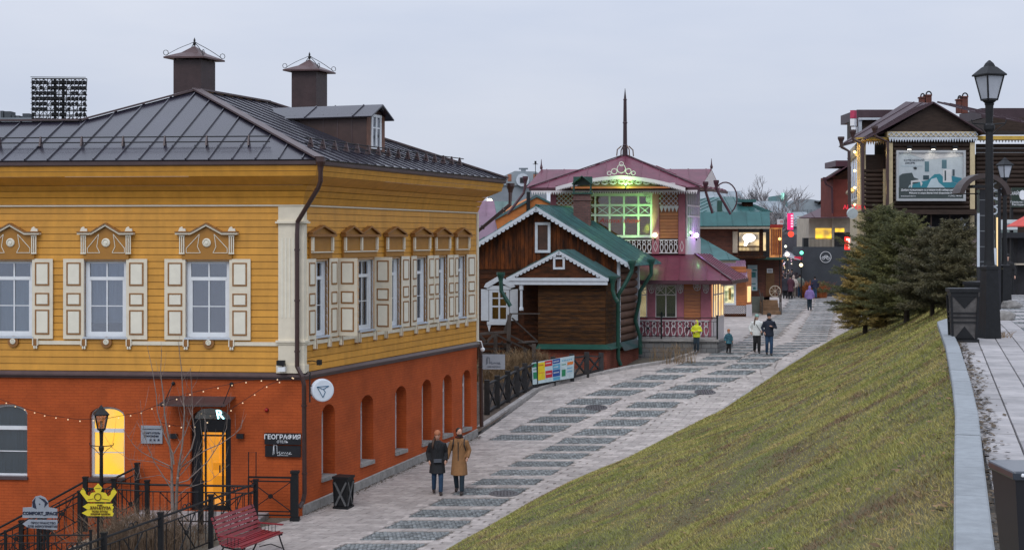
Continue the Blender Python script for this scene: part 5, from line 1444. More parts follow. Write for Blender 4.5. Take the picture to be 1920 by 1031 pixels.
MB().box(GS, 0, 3.1, 1.5, 6.6, -.2, -.02).build('wall', M_DWOOD, LH)
MB().box(GS, -.02, .14, 2.7, 6.5, .0, .12).box(GS, 2.85, 3.0, 2.6, 6.4, 0, .2).build('corner_board', M_GREYW, LH)
MB().box(GS, 0, 3.0, .8, 2.5, -.15, .14).build('brick_base', M_BRICKR, LH)
MB().add([GS(-.05, 2.5, .35), GS(3.05, 2.5, .35), GS(3.05, 2.85, .12), GS(-.05, 2.85, .12)], [(0, 1, 2, 3)]).build('base_flashing', M_GREEN, LH)
# roof
ue = .85; ze = zc - sl * (ue - rgu); vb = 4.3
rf = [gv(rgu, zc, -.5), gv(rgu, zc, vb), gv(ue, ze, vb), gv(ue, ze, -.5)]
roof(rf, M_GREEN, LH, .28, .04, .06)
ul_ = rgu - 4.0; zl2 = zc - sl * 4.0
roof([gv(rgu, zc, -.5), gv(rgu, zc, vb), gv(ul_, zl2, vb), gv(ul_, zl2, -.5)], M_GREEN, LH, .28, .04, .035)
MB().prism(lambda u, z, v: gv(u, z, v), [(-6.7, 2), (0, 2), (0, zw(0)), (rgu, zw(rgu)), (-6.7, zw(-6.7))], 3.0, 3.1).build('back_wall', M_DWOOD, LH)
MB().tube([gv(rgu, zc + .03, -.5), gv(rgu, zc + .03, vb)], .05, 6).build('ridge_cap', M_GREEND, LH)
def barge(fr, p0, p1, c, w, parent, step=.25, m=M_GREYW, th=.04, depth=1):
    """Bargeboard with a row of round scallops."""
    (a0, b0), (a1, b1) = p0, p1
    d = Vector((a1 - a0, b1 - b0)); L = d.length; d.normalize(); n = Vector((d.y, -d.x)); 
    if n.y > 0: n = -n
    q = lambda s, t: (a0 + d.x * s + n.x * t, b0 + d.y * s + n.y * t)
    bb = MB().prism(fr, [q(0, 0), q(L, 0), q(L, w), q(0, w)], c, c + th).build('bargeboard', m, parent)
    k = int(L / step)
    for i in range(k):
        s = (i + .5) * L / k; r = step * .46
        MB().prism(fr, [q(s - r, w - .01)] + [q(s - r * math.cos(t), w + r * .9 * math.sin(t)) for t in np.linspace(0.0, math.pi, 7)] + [q(s + r, w - .01)], c + .006, c + th * .8).build('scallop', m, bb)
    return bb
fG = Frame(gv(0, 0, -.5).xy, R(-6))
barge(fG, (rgu, zc - .03), (ue, ze - .03), .0, .12, LH, .2); barge(fG, (rgu, zc - .03), (ul_, zl2 - .03), .0, .12, LH, .2)
# gable window
f = MB(); x0, x1, y0, y1 = 1003, 1032, 417, 474
for a in ((x0, x0 + 5, y0, y1), (x1 - 5, x1, y0, y1), (x0 + 5, x1 - 5, y0, y0 + 5), (x0 + 5, x1 - 5, y1 - 5, y1)): pb('', None, None, GH, *a, .03, .10, mb=f)
w_ = f.build('gable_window', M_GREYW, LH); pb('pane', mat('dark_boarded_opening', (0.05, 0.02, 0.012), .6, .3, 3), w_, GH, x0 + 5, x1 - 5, y0 + 5, y1 - 5, .03, .05)
# left window with shutters
f = MB()
for a in ((917, 923, 543, 603), (949, 955, 543, 603), (923, 949, 543, 548), (923, 949, 598, 603), (934.5, 937.5, 548, 598), (923, 949, 573, 576), (923, 949, 558, 560)): pb('', None, None, GH, *a, .03, .10 + (.004 if a[1] - a[0] > 10 else 0), mb=f)
w_ = f.build('window', M_GREYW, LH); pb('pane', M_GLASSD, w_, GH, 922, 950, 547, 599, .03, .05)
pb('shutter', M_GREYW, LH, GH, 902, 916, 542, 601, .03, .08); pb('shutter', M_GREYW, LH, GH, 956, 971, 542, 601, .03, .08)
f = MB(); a = lambda x, y: GH.uv(x, y, .12)
f.prism(GH, [a(907, 538), a(911, 531), a(935, 517), a(962, 531), a(966, 538), a(958, 540), a(935, 527), a(914, 540)], .03, .15); pb('', None, None, GH, 913, 958, 536, 543, .03, .12, mb=f)
f.build('window_casing', M_GREYW, LH); f = MB(); pb('', None, None, GH, 913, 958, 603, 609, .03, .13, mb=f); f.prism(GH, [a(913, 607), a(921, 607), a(917, 622)], .04, .1).prism(GH, [a(950, 607), a(958, 607), a(954, 622)], .04, .1); f.build('window_casing', M_GREYW, LH)
# porch
PF = Frame((X_at(1135, 62), 62), R(-6)); PS = Frame((X_at(1135, 62), 62), A_SIDE)
def pv(u, z, v): return PF(u, z, 0) + PS.d * v
pz0, pz1 = PF.uv(1070, 646)[1], PF.uv(1070, 531)[1]; pw_ = PF.u(1009)
boards(PF, [(pw_, pz0), (0, pz0), (0, pz1), (pw_, pz1)], .165, M_OWOOD, LH, gap=.012, maxlen=3)
boards(PS, [(.0, pz0), (1.6, pz0), (1.6, pz1), (.0, pz1)], .165, M_OWOOD, LH, gap=.012)
MB().box(pv, pw_, -.01, pz0 - 1.4, pz1, .02, .1).box(pv, -.12, -.02, pz0 - 1.4, pz1, .1, 1.7).box(pv, pw_, pw_ + .1, pz0, pz1, .1, 1.6).build('porch_wall', M_DWOOD, LH)
MB().box(PF, pw_ - .05, .05, .9, pz0 - .16, -.2, .06).box(PS, -.05, 1.6, .9, pz0 - .16, -.2, .05).build('brick_base', M_BRICKR, LH)
MB().add([PF(pw_ - .1, pz0 - .17, .3), PF(.28, pz0 - .17, .3), PF(.02, pz0 + .02, .03), PF(pw_, pz0 + .02, .03)], [(0, 1, 2, 3)]).add([PF(.28, pz0 - .17, .3), PS(1.7, pz0 - .17, .3), PS(1.7, pz0 + .02, .03), PF(.02, pz0 + .02, .03)], [(0, 1, 2, 3)]).build('base_flashing', M_GREEND, LH)
fB = Frame(pv(0, 0, -.35).xy, R(-6))
pk = fB.uv(1048, 470); le = fB.uv(950, 521); ri = fB.uv(1141, 523)
barge(fB, pk, (le[0], le[1]), 0, .10, LH, .17); barge(fB, pk, (ri[0], ri[1]), 0, .10, LH, .17)
back = lambda p, v: fB(p[0], p[1] + .03, 0) + PS.d * v
for e in (le, ri): roof([back(pk, -.03), back(pk, 2.0), back(e, 2.0), back(e, -.03)], M_GREEN, LH, .28, .04, .03)
MB().prism(fB, [(le[0] + .35, le[1]), (ri[0] - .25, ri[1]), (pk[0], pk[1] - .15)], -.12, -.06).build('porch_gable', M_DWOOD, LH)
pb('beam', M_GREYW, LH, fB, 949, 1141, 521, 527, -.2, .05); pb('beam', M_GREYW, LH, fB, 951, 1139, 528, 534, -.2, .02)
f = MB()
for a in ((1037, 1041, 482, 505), (1055, 1059, 482, 505), (1041, 1055, 482, 486), (1041, 1055, 501, 505)): pb('', None, None, fB, *a, -.06, .0, mb=f)
f.build('gable_window', M_GREYW, LH)
q = fB(fB.u(977), 0, -.1); z1_ = fB.uv(977, 534)[1]; z0_ = fB.uv(977, 582)[1]
MB().lathe(V(q.x, q.y, z0_), [(.09, 0), (.09, .1), (.06, .14), (.055, (z1_ - z0_) - .25), (.09, (z1_ - z0_) - .2), (.09, z1_ - z0_)], 8).build('turned_post', M_GREYW, LH)
MB().box(world_frame(q.x, q.y), -.10, .10, 2.4, z0_, -.1, .1).build('porch_post', M_DWOOD, LH)
# lantern shape on the porch wall
q = PF(PF.u(1110), PF.uv(1110, 575)[1], .12)
# chimney
CYh = 66.2; x0c, x1c = X_at(1075, CYh), X_at(1107, CYh); zt_c, zb_c = CZ + (HY - 364) * CYh / F, CZ + (HY - 440) * CYh / F
fc = Frame((x0c, CYh), R(-6)); wc = x1c - x0c
ch = MB().box(fc, 0, wc, zb_c - .6, zt_c, -wc, 0).box(fc, -.05, wc + .05, zt_c - .28, zt_c - .2, -wc - .05, .05).build('chimney', brick_mat('brown_weathered_brick', (0.17, 0.085, 0.075), (0.12, 0.06, 0.055), (0.10, 0.075, 0.07), bump=1.0), LH)
zt2 = CZ + (HY - 331) * CYh / F
f = MB().box(fc, -.08, wc + .08, zt_c, zt_c + .06, -wc - .08, .08)
for a in (0, wc): 
    for b in (0, -wc): f.box(fc, a - .02, a + .02, zt_c, zt2 - .2, b - .02, b + .02)
m_ = wc / 2
for s_ in (-1, 1): f.hexa([fc(m_ + s_ * (m_ + .06), zt2 - .35, .1), fc(m_ + s_ * (m_ + .06), zt2 - .35, -wc - .1), fc(m_, zt2, -wc - .1), fc(m_, zt2, .1), fc(m_ + s_ * (m_ + .06), zt2 - .32, .1), fc(m_ + s_ * (m_ + .06), zt2 - .32, -wc - .1), fc(m_, zt2 + .04, -wc - .1), fc(m_, zt2 + .04, .1)])
f.box(fc, -.05, wc + .05, zt2 - .36, zt2 + .02, -wc - .04, -wc + .0)
f.build('chimney_cap', M_GREEND, ch)
# green downpipes
for pts, Y in (([(1185, 502), (1184, 510), (1175, 528), (1160, 552), (1159, 565), (1159, 672), (1164, 685)], 62.8), ([(1221, 498), (1221, 514), (1200, 546), (1199, 563), (1191, 600), (1200, 631), (1201, 664)], 65.6), ([(1149, 531), (1149, 545), (1153, 558), (1158, 566)], 61.8), ([(939, 524), (940, 546), (957, 574)], 61.2)):
    pipe([W(x, y, Y) for x, y in pts], .085, 'downpipe', M_GREEND, LH, True)
# wooden stair and rails in front of the porch
wst = thing('wooden_stairs', W(960, 690, 61), 'dark weathered wooden stair and handrails going up to the porch of the log house', 'stairs')
def rail_px(a, b, Ya, Yb, w, h, name='handrail', m=M_GREYWOOD, par=None): MB().bar(W(*a, Ya + 2.4), W(*b, Yb + 2.4), w, h).build(name, m, par or wst)
for a, b, Ya, Yb, w, h in (((958, 587), (947, 620), 58.2, 58.2, .28, .12), ((933, 628), (990, 656), 57.6, 57.8, .12, .07), ((951, 626), (1000, 650), 58.0, 58.3, .14, .07), ((900, 626), (955, 622), 57.8, 58, .10, .10), ((896, 625), (912, 642), 57.5, 57.5, .1, .1), ((912, 642), (925, 628), 57.5, 57.5, .1, .1), ((960, 596), (1008, 640), 58.6, 59.2, .05, .05), ((960, 588), (1012, 588), 58.6, 59.4, .05, .05), ((975, 642), (1004, 640), 58, 58.5, .3, .06)): rail_px(a, b, Ya, Yb, w, h)
for a, b in (((929, 622), (929, 690)), ((955, 590), (952, 690)), ((1001, 645), (1001, 690)), ((985, 655), (985, 690))): rail_px(a, b, 57.8, 57.8, .16, .16, 'post')
for i, y in enumerate((645, 654, 663, 672)): rail_px((905, y), (960, y), 58.2, 58.2, .3, .06, 'tread')
for a, b in (((940, 640), (975, 690)), ((955, 625), (944, 690)), ((966, 650), (958, 690))): rail_px(a, b, 58.0, 58.0, .08, .08, 'brace')
# cross braced wooden fence beside the kerb
M_FENCE = mat('black_stained_fence_wood', (0.022, 0.021, 0.023), .7, .3, 4, .3, 40, orand=.3)
fe = thing('wooden_fence', W(1010, 730, 57), 'low black wooden fence with crossed braces along the garden bed by the kerb', 'fence')
tops = [(913, 712), (932, 704), (952, 695), (969, 687), (984, 681), (1004, 675), (1037, 669), (1072, 663), (1100, 660), (1127, 661)]
bots = [(913, 780), (932, 768), (952, 757), (969, 746), (984, 738), (1004, 731), (1037, 722), (1072, 714), (1100, 707), (1127, 700)]
gpos = [on_street(x, y) for x, y in bots]
pp = []
for (x, y), g_ in zip(tops, gpos): pp.append((V(X_at(x, g_.y), g_.y, g_.z - .02), CZ + (HY - y) * g_.y / F))
for g_, zt in pp: MB().box(world_frame(g_.x, g_.y), -.10, .10, g_.z - .2, zt, -.10, .10).build('post', M_FENCE, fe)
for (p, zt), (q, zq) in zip(pp[:-1], pp[1:]):
    t = (q - p).normalized() * .105; a, b = p + t, q - t; za, zb__ = zt - .16, zq - .16
    A_, B_ = V(a.x, a.y, za), V(b.x, b.y, zb__); C_, D_ = V(a.x, a.y, p.z + .18), V(b.x, b.y, q.z + .18)
    for u, v, w in ((A_, B_, .09), (C_, D_, .09)): MB().bar(u, v, .12, .06).build('rail', M_FENCE, fe)
    for u, v in ((A_ - V(0, 0, .05), D_), (C_, B_ - V(0, 0, .05))): MB().bar(u, v, .06, .06).build('brace', M_FENCE, fe)
# banner of coloured squares hung on the fence
def banner():
    a, b = pp[5][0], pp[7][0]; A_ = W(997, 680, pp[5][0].y - .25); B_ = W(1077, 666, pp[7][0].y - .25); A2 = W(999, 721, pp[5][0].y - .25); B2 = W(1076, 708, pp[7][0].y - .25)
    t = thing('banner', A_, 'colourful printed advertising banner tied to the wooden fence', 'banner')
    P = lambda u, v, c: (A_.lerp(B_, u)).lerp(A2.lerp(B2, u), v) + V(.05, -.3, 0).normalized() * (c + .015 * math.sin(u * 17))
    k = MB(); n = 16
    k.loft([[P(i / n, 0, 0), P(i / n, 1, 0), P(i / n, 1, -.01), P(i / n, 0, -.01)] for i in range(n + 1)]); sheet = k.build('sheet', mat('pale_banner_print', (0.50, 0.62, 0.66), .5, .1, 6), t)
    cols = {'green': (0.02, 0.22, 0.10), 'yellow': (0.75, 0.58, 0.02), 'red': (0.50, 0.02, 0.04), 'blue': (0.01, 0.07, 0.30), 'sky': (0.10, 0.36, 0.55), 'orange': (0.70, 0.20, 0.04), 'white': (0.68, 0.70, 0.72)}
    for u0, u1, v0, v1, c in ((.01, .12, .05, .22, 'green'), (.02, .13, .45, .75, 'green'), (.13, .30, .06, .85, 'yellow'), (.30, .47, .03, .28, 'red'), (.31, .47, .48, .80, 'red'), (.48, .66, .02, .22, 'blue'), (.48, .66, .26, .48, 'sky'), (.48, .66, .50, .80, 'blue'), (.49, .66, .82, .97, 'sky'), (.83, .98, .25, .38, 'orange'), (.70, .79, .55, .85, 'green')):
        m = mat('banner_' + c, cols[c], .5, .1, 8); k = MB()
        k.loft([[P(lerp(u0, u1, i / 4), v0, .006), P(lerp(u0, u1, i / 4), v1, .006), P(lerp(u0, u1, i / 4), v1, .001), P(lerp(u0, u1, i / 4), v0, .001)] for i in range(5)]); k.build('printed_square', m, t)
    for u0, u1, v0, c in ((.03, .11, .3, 'green'), (.15, .27, .15, 'red'), (.16, .28, .5, 'orange'), (.32, .45, .12, 'white'), (.33, .45, .6, 'white'), (.50, .64, .1, 'white'), (.50, .64, .6, 'white'), (.5, .62, .35, 'white'), (.70, .80, .3, 'green'), (.70, .95, .12, 'sky'), (.83, .96, .5, 'sky'), (.83, .96, .65, 'sky')):
        m = mat('banner_' + c, cols[c], .5, .1, 8); k = MB(); nn = 6
        for i in range(nn):
            s0 = lerp(u0, u1, i / nn); s1 = lerp(u0, u1, (i + .65) / nn); k.loft([[P(s, v0, .010), P(s, v0 + .05, .010), P(s, v0 + .05, .007), P(s, v0, .007)] for s in (s0, s1)])
        k.build('small_print', m, t, kind='stuff')
banner()
# garden bed earth and dry grass behind the fence
vs, fs = [], []
bed_pts = [(51.4, -1.25, -3.5), (53.5, -.9, -3.2), (56, .6, -2.2), (58.2, 2.0, -2), (60, 3.6, -2), (61.2, 5.0, 4.2)]
for Y, xr, xl in [(51.4, -1.3, -6), (53.5, SK[0].x + .75, -6), (SK[1].y - .2, SK[1].x - .25, -5), (SK[2].y, SK[2].x - .25, -4), (SK[3].y, SK[3].x - .25, -4), (SK[4].y, SK[4].x - .25, 2)]:
    for k in range(7): x = lerp(min(xr, L_X(Y) - .0), xl, k / 6); vs.append((x, Y, zs(Y) + .05 + (.06 * noise.noise(V(x * 2, Y * 2, 0)) if k else 0)))
for j in range(5):
    for i in range(6): fs.append((j * 7 + i, j * 7 + i + 1, j * 7 + i + 8, j * 7 + i + 7))
link_mesh('garden_bed', vs, fs, mat('brown_bed_soil', (0.075, 0.052, 0.04), .95, .35, 4, .7, 20, col2=(0.14, 0.105, 0.08)), smooth=True, kind='structure')
M_REED = mat('straw_coloured_grass', (0.24, 0.16, 0.085), .85, .3, 3, irand=.35)
for i, (px, Yb, hh) in enumerate(((940, 59.0, 1.0), (962, 59.6, 1.05), (985, 60.2, 1.0), (918, 58.5, .9), (1003, 60.6, .8))):
    brush('dry_grass_clump', X_at(px, Yb), Yb, .6, .3, lambda x, y: zs(y) + .35, 150, hh, ('straw coloured clump of tall dry grass below the wooden stairs', 'tall straw coloured grass left of the coloured banner', 'straw coloured grass directly behind the coloured banner', 'dry grass clump beside the grey hanging sign', 'dry grass clump against the brick base of the porch')[i], M_REED, 'dry grass', seed=20 + i, lean=.28, w=.011, group='dry grass in the garden bed')

# ================================================================ THE PINK HOUSE
M_PINK = mat('dusty_pink_paint', (0.36, 0.115, 0.155), .55, .1, 5, .1, 40, streak=.1)
M_ORW = mat('orange_varnished_boards', (0.42, 0.135, 0.035), .5, .15, 3, .15, 50, orand=.15, coat=.2, stretch=(1, 1, 4))
M_PLUM = mat('plum_metal_roof', (0.135, 0.030, 0.055), .42, .15, 2, .05, 4, spec=.45, orand=.12, coat=.12, streak=.2)
M_PLUMD = mat('dark_plum_metal', (0.06, 0.018, 0.028), .45, .15, 3)
M_FRET = mat('white_fretwork_paint', (0.66, 0.62, 0.64), .5, .05, 6)
M_BLOCK = brick_mat('grey_concrete_blocks', (0.20, 0.20, 0.20), (0.15, 0.155, 0.16), (0.08, 0.08, 0.08), bw=.42, bh=.2, joint=.014)
PH = thing('pink_house', (10, 70, 3), 'pink and orange wooden house with plum metal roofs, white fretwork and a tall spire', 'house')
PL = Frame((X_at(1333, 68), 68), R(-6)); PLS = Frame((X_at(1333, 68), 68), A_SIDE)
PU = Frame((X_at(1285, 69.4), 69.4), R(-6)); PUS = Frame((X_at(1285, 69.4), 69.4), A_SIDE)
zT = 2.78
def fret(fr, x0, x1, y0, y1, c, kind, m, parent, name='fretwork', cell=None):
    """Cut-out ornament: kind 'lattice' diamonds, 'loops' figure-of-eight balusters, 'zig' teeth."""
    xm = (x0 + x1) / 2; a0, a1 = fr.u(x0, c), fr.u(x1, c); b1, b0 = fr.uv(xm, y0, c)[1], fr.uv(xm, y1, c)[1]
    return fret_ab(fr, a0, a1, b0, b1, c, kind, m, parent, name, cell)
def fret_ab(fr, a0, a1, b0, b1, c, kind, m, parent, name='fretwork', cell=None):
    mb = MB(); w = a1 - a0; h = b1 - b0; t = .035; th = .03
    if kind == 'lattice':
        cell = cell or .22; n = max(1, round(w / cell)); cw = w / n; r = max(1, round(h / cw)); chh = h / r
        for i in range(n):
            for j in range(r):
                x, z = a0 + i * cw, b0 + j * chh
                for p, q in (((x, z + chh / 2), (x + cw / 2, z)), ((x + cw / 2, z), (x + cw, z + chh / 2)), ((x + cw, z + chh / 2), (x + cw / 2, z + chh)), ((x + cw / 2, z + chh), (x, z + chh / 2))):
                    mb.bar(fr(*p, c), fr(*q, c), t, th)
                mb.box(fr, x - .03, x + .03, z + chh / 2 - .03, z + chh / 2 + .03, c - .02, c + .02)
    elif kind == 'loops':
        n = max(1, round(w / (cell or .25))); cw = w / n
        mb.box(fr, a0, a1, b0, b0 + .04, c - .02, c + .02).box(fr, a0, a1, b1 - .04, b1, c - .02, c + .02)
        for i in range(n):
            x = a0 + (i + .5) * cw
            for zc_, rx, rz in ((b0 + h * .40, cw * .42, h * .27), (b0 + h * .80, cw * .28, h * .13), (b0 + h * .10, cw * .2, h * .06)):
                pts = [fr(x + rx * math.sin(q) * (1 if zc_ > b0 + h * .5 else (.8 + .3 * math.cos(q - .3))), zc_ + rz * math.cos(q), c) for q in np.linspace(0, 6.283, 9)]
                for p, q in zip(pts[:-1], pts[1:]): mb.bar(p, q, .032, .05)
    elif kind == 'zig':
        n = max(2, round(w / (cell or .16))); cw = w / n
        mb.box(fr, a0, a1, b0 + h * .7, b1, c - .015, c + .015)
        for i in range(n): x = a0 + i * cw; mb.prism(fr, [(x + .01, b0 + h * .7), (x + cw / 2, b0), (x + cw - .01, b0 + h * .7)], c - .012, c + .012)
    elif kind == 'scroll':
        cx_, r = (a0 + a1) / 2, min(w, h) / 2
        for rr in (1, .55):
            pts = [fr(cx_ + w / 2 * rr * math.sin(q), (b0 + b1) / 2 + h / 2 * rr * math.cos(q), c) for q in np.linspace(0, 6.283, 11)]
            for p, q in zip(pts[:-1], pts[1:]): mb.bar(p, q, .03, .03)
        for q in range(6): mb.bar(fr(cx_, (b0 + b1) / 2, c), fr(cx_ + w / 2 * math.sin(q), (b0 + b1) / 2 + h / 2 * math.cos(q), c), .025, .03)
    return mb.build(name, m, parent)
# terrace with block wall and black railing
TF = Frame((X_at(1345, 66.4), 66.4), R(-6)); TFs = Frame((X_at(1345, 66.4), 66.4), A_SIDE)
tw_ = thing('block_terrace', TF(-3, 0, 1), 'grey block retaining wall and terrace in front of the pink house', 'terrace')
b0, b1 = 1.3, TF.uv(1280, 640)[1]; a0 = TF.u(1196)
MB().box(TF, a0, 0, b0, b1, -.25, 0).box(TFs, 0, 3.5, b0 + .5, b1, -.25, 0).build('block_wall', M_BLOCK, tw_)
MB().box(TF, a0 - .1, .06, b1, b1 + .10, -2.2, .08).build('coping', M_STONE, tw_)
zT = b1 + .10
for i in range(0): MB().box(TFs, 1.0 + i * .32, 2.4, zT - .16 * (2 - i) - .3, zT - .16 * (2 - i), .03, .55 - i * .25).build('step', M_STONE, tw_)
rp = [TF(TF.u(x), zT, -.12) for x in (1345, 1240, 1190)]
railing(rp, .95, 'black iron railing on the terrace in front of the pink house', knot=False, n_bal=10, post=.07, rail=.02)
# lower storey
lwz = PL.uv(1290, 524)[1]
MB().box(PL, PL.u(1180), 0, zT - .2, lwz + .3, -.3, -.02).box(PLS, 0, 2.6, zT - .2, lwz + .3, -.3, -.02).build('wall', M_PINK, PH)
for x0, x1 in ((1180, 1191), (1214, 1229), (1269, 1282), (1314, 1333)): pb('pilaster', M_PINK, PH, PL, x0, x1, 524, 640, -.02, .10)
boards(PL, [(PL.u(1282.5), PL.uv(1298, 598)[1]), (PL.u(1313.5), PL.uv(1298, 598)[1]), (PL.u(1313.5), lwz), (PL.u(1282.5), lwz)], .16, M_ORW, PH, gap=.015)
WARM_W = glow('warm_white_room', (1.0, .72, .38), 1.3, (1.5, (.55, .33, .15)))
SHOP = glow('lit_shop_window', (1.0, .88, .55), 1.3, (2.5, (.25, .30, .22)))
def simple_window(fr, x0, x1, y0, y1, parent, room, nv=1, trans=None, cross=True, m=M_FRET, c=.02, fw=2.0, name='window', glass=M_GLASSD):
    f = MB(); 
    for a in ((x0, x0 + fw, y0, y1), (x1 - fw, x1, y0, y1), (x0 + fw, x1 - fw, y0, y0 + fw), (x0 + fw, x1 - fw, y1 - fw, y1)): pb('', None, None, fr, *a, c, c + .07, mb=f)
    for i in range(nv): x = lerp(x0, x1, (i + 1) / (nv + 1)); pb('', None, None, fr, x - fw * .45, x + fw * .45, y0 + fw, y1 - fw, c, c + .066, mb=f)
    if trans:
        pb('', None, None, fr, x0 + fw, x1 - fw, trans - fw * .4, trans + fw * .4, c, c + .062, mb=f)
        if cross:
            n = nv + 1
            for i in range(n):
                p0, p1 = lerp(x0, x1, i / n) + 1, lerp(x0, x1, (i + 1) / n) - 1
                A_, B_, C_, D_ = (fr(*fr.uv(*p, c), c + .03) for p in ((p0, y0 + fw), (p1, trans), (p0, trans), (p1, y0 + fw)))
                f.bar(A_, B_, .02, .02).bar(C_, D_, .02, .02)
    w = f.build(name, m, parent)
    pb('pane', glass, w, fr, x0 + fw, x1 - fw, y0 + fw, y1 - fw, c + .01, c + .02)
    pb('curtain', room, w, fr, x0 + fw, x1 - fw, y0 + fw, y1 - fw, c - .02, c - .005)
    return w
simple_window(PL, 1191, 1213.5, 534, 596, PH, WARM_W, 0, 553)
simple_window(PL, 1228.5, 1268.5, 534, 596, PH, M_CURTG, 1, 553)
k = 0
for x0, x1 in ((1196, 1214), (1229, 1245), (1300, 1314)): fret(PL, x0, x1, 525, 545, .13, 'scroll', M_FRET, PH)
for x0, x1 in ((1216, 1227), (1270, 1281), (1318, 1329)): fret(PL, x0, x1, 525, 550, .13, 'scroll', M_FRET, PH)
fret(PL, 1196, 1330, 600, 634, .14, 'loops', M_FRET, PH, cell=.3)
MB().box(PLS, .25, 1.1, zT + .9, lwz - .25, .02, .05).build('lit_window', glow('bright_warm_shop', (1.0, .74, .36), 1.15, (1.2, (.9, .55, .2))), PH)
MB().box(PLS, 1.3, 2.4, zT + .9, lwz - .25, .02, .05).build('lit_window', MATS['bright_warm_shop'], PH)
f = MB()
for a in (.2, .65, 1.12, 1.28, 1.85, 2.42): f.box(PLS, a - .03, a + .03, zT + .8, lwz - .2, .05, .10)
for z in (zT + .85, lwz - .7, lwz - .2): f.box(PLS, .17, 2.45, z - .03, z + .03, .052, .104)
f.build('window_frame', M_FRET, PH); MB().box(PLS, .1, 2.6, zT - .2, zT + .8, .0, .06).build('dado', M_FRET, PH)
# lower roof
oh = 1.0
def plv(fr, frs, a, z, v): return fr(a, z, 0) + frs.d * v
eL = PL(PL.u(1150), 0, oh); eC = PL(0, 0, oh) + PLS.n * oh * .9; eB = PLS(3.6, 0, oh)
ze_ = CZ + (HY - 526) * eC.y / F; zt_ = CZ + (HY - 477) * 69.4 / F
tL = PU(PU.u(1150), zt_, .02); tC = PU(.45, zt_, .02); tB = PUS(3.0, zt_, .45)
roof([V(eL.x, eL.y, ze_), V(eC.x, eC.y, ze_), tC, tL], M_PLUM, PH, .62, .05, .035)
roof([V(eC.x, eC.y, ze_), V(eB.x, eB.y, ze_), tB, tC], M_PLUM, PH, .62, .05, .035)
MB().bar(V(eC.x, eC.y, ze_ + .04), tC + V(0, 0, .04), .1, .05).build('hip_cap', M_PLUMD, PH)
MB().bar(V(eL.x, eL.y, ze_ - .09), V(eC.x, eC.y, ze_ - .09), .06, .16).bar(V(eC.x, eC.y, ze_ - .09), V(eB.x, eB.y, ze_ - .09), .06, .16).build('fascia', M_PLUMD, PH)
fret_ab(PLS, -.6, 3.0, lwz - .3, lwz - .02, oh * .6, 'zig', M_FRET, PH, cell=.2)
# upper storey
zu0, zu1 = PU.uv(1180, 478)[1], PU.uv(1180, 350)[1] + .15
MB().box(PU, PU.u(1032), .0, zu0 - .3, zu1, -.3, -.02).box(PUS, 0, 2.8, zu0 - .3, zu1, -.3, -.02).build('wall', M_DWOOD, PH)
for x0, x1 in ((1032, 1043), (1222, 1236), (1272, 1285)): pb('pilaster', M_PINK, PH, PU, x0, x1, 350, 477, -.02, .10)
boards(PU, [(PU.u(1236.5), PU.uv(1250, 447)[1]), (PU.u(1271.5), PU.uv(1250, 447)[1]), (PU.u(1271.5), zu1), (PU.u(1236.5), zu1)], .15, M_ORW, PH, gap=.015)
boards(PU, [(PU.u(1044), PU.uv(1060, 447)[1]), (PU.u(1078), PU.uv(1060, 447)[1]), (PU.u(1078), zu1), (PU.u(1044), zu1)], .15, M_ORW, PH, gap=.015)
bw_ = MB(); xs = (1079, 1089, 1116, 1143, 1170, 1197, 1221)
for x in xs: pb('', None, None, PU, x - 1.8, x + 1.8, 364, 445, .04, .12, mb=bw_)
for y0, y1 in ((362, 368), (383, 386.5), (402, 405.5), (441, 446)): pb('', None, None, PU, 1077, 1223, y0, y1, .04, .125, mb=bw_)
for x in xs[1:-1]:
    nx_ = xs[xs.index(x) + 1]
    for p, q in (((x + 1, 386), (nx_ - 1, 403)), ((x + 1, 403), (nx_ - 1, 386))): bw_.bar(PU(*PU.uv(*p, .08), .08), PU(*PU.uv(*q, .08), .08), .025, .025)
bigw = bw_.build('studio_window', M_FRET, PH)
pb('pane', glass_mat('clear_studio_glass', (.95, .95, .9), .02), bigw, PU, 1079, 1221, 366, 443, .055, .062)
pb('lit_ochre_blind', mat('lit_amber_blind', (0.26, 0.10, 0.012), .6, .15, 3, stretch=(1, 1, 6), col2=(.40, .17, .02)), bigw, PU, 1079, 1221, 366, 443, .0, .02)  # amber light of the interior painted into the sheet's colour
text('Antival show', PU, PU.u(1161), PU.uv(1161, 414)[1], .33, mat('red_script_paint', (0.45, 0.03, 0.03), .5), PH, c=.135, shear=.35, name='red_script', xs=1.1)
fret(PU, 1044, 1078, 352, 385, .12, 'lattice', M_FRET, PH, cell=.2); fret(PU, 1237, 1271, 350, 386, .12, 'lattice', M_FRET, PH, cell=.2)
fret(PU, 1237, 1272, 386, 398, .13, 'zig', M_FRET, PH); fret(PU, 1044, 1078, 386, 397, .13, 'zig', M_FRET, PH)
for x0, x1 in ((1079, 1096), (1205, 1221)):
    fret(PU, x0, x1, 352, 368, .14, 'scroll', M_FRET, PH); fret(PU, x0 if x0 < 1100 else x1 - 10, x0 + 10 if x0 < 1100 else x1, 368, 380, .14, 'scroll', M_FRET, PH)
fret(PU, 1040, 1222, 449, 475, .16, 'loops', M_FRET, PH, cell=.24); fret(PU, 1236, 1271, 449, 475, .16, 'loops', M_FRET, PH, cell=.24)
for x0, x1 in ((1222, 1236), (1272, 1285)):
    pb('panel', M_PINK, PH, PU, x0, x1, 448, 476, .1, .16); k = MB(); xm = (x0 + x1) / 2; d4 = [(xm, 452), (x1 - 3, 462), (xm, 472), (x0 + 3, 462)]
    for p, q in zip(d4, d4[1:] + d4[:1]): k.bar(PU(*PU.uv(*p, .17), .17), PU(*PU.uv(*q, .17), .17), .03, .02)
    k.build('diamond', M_FRET, PH)
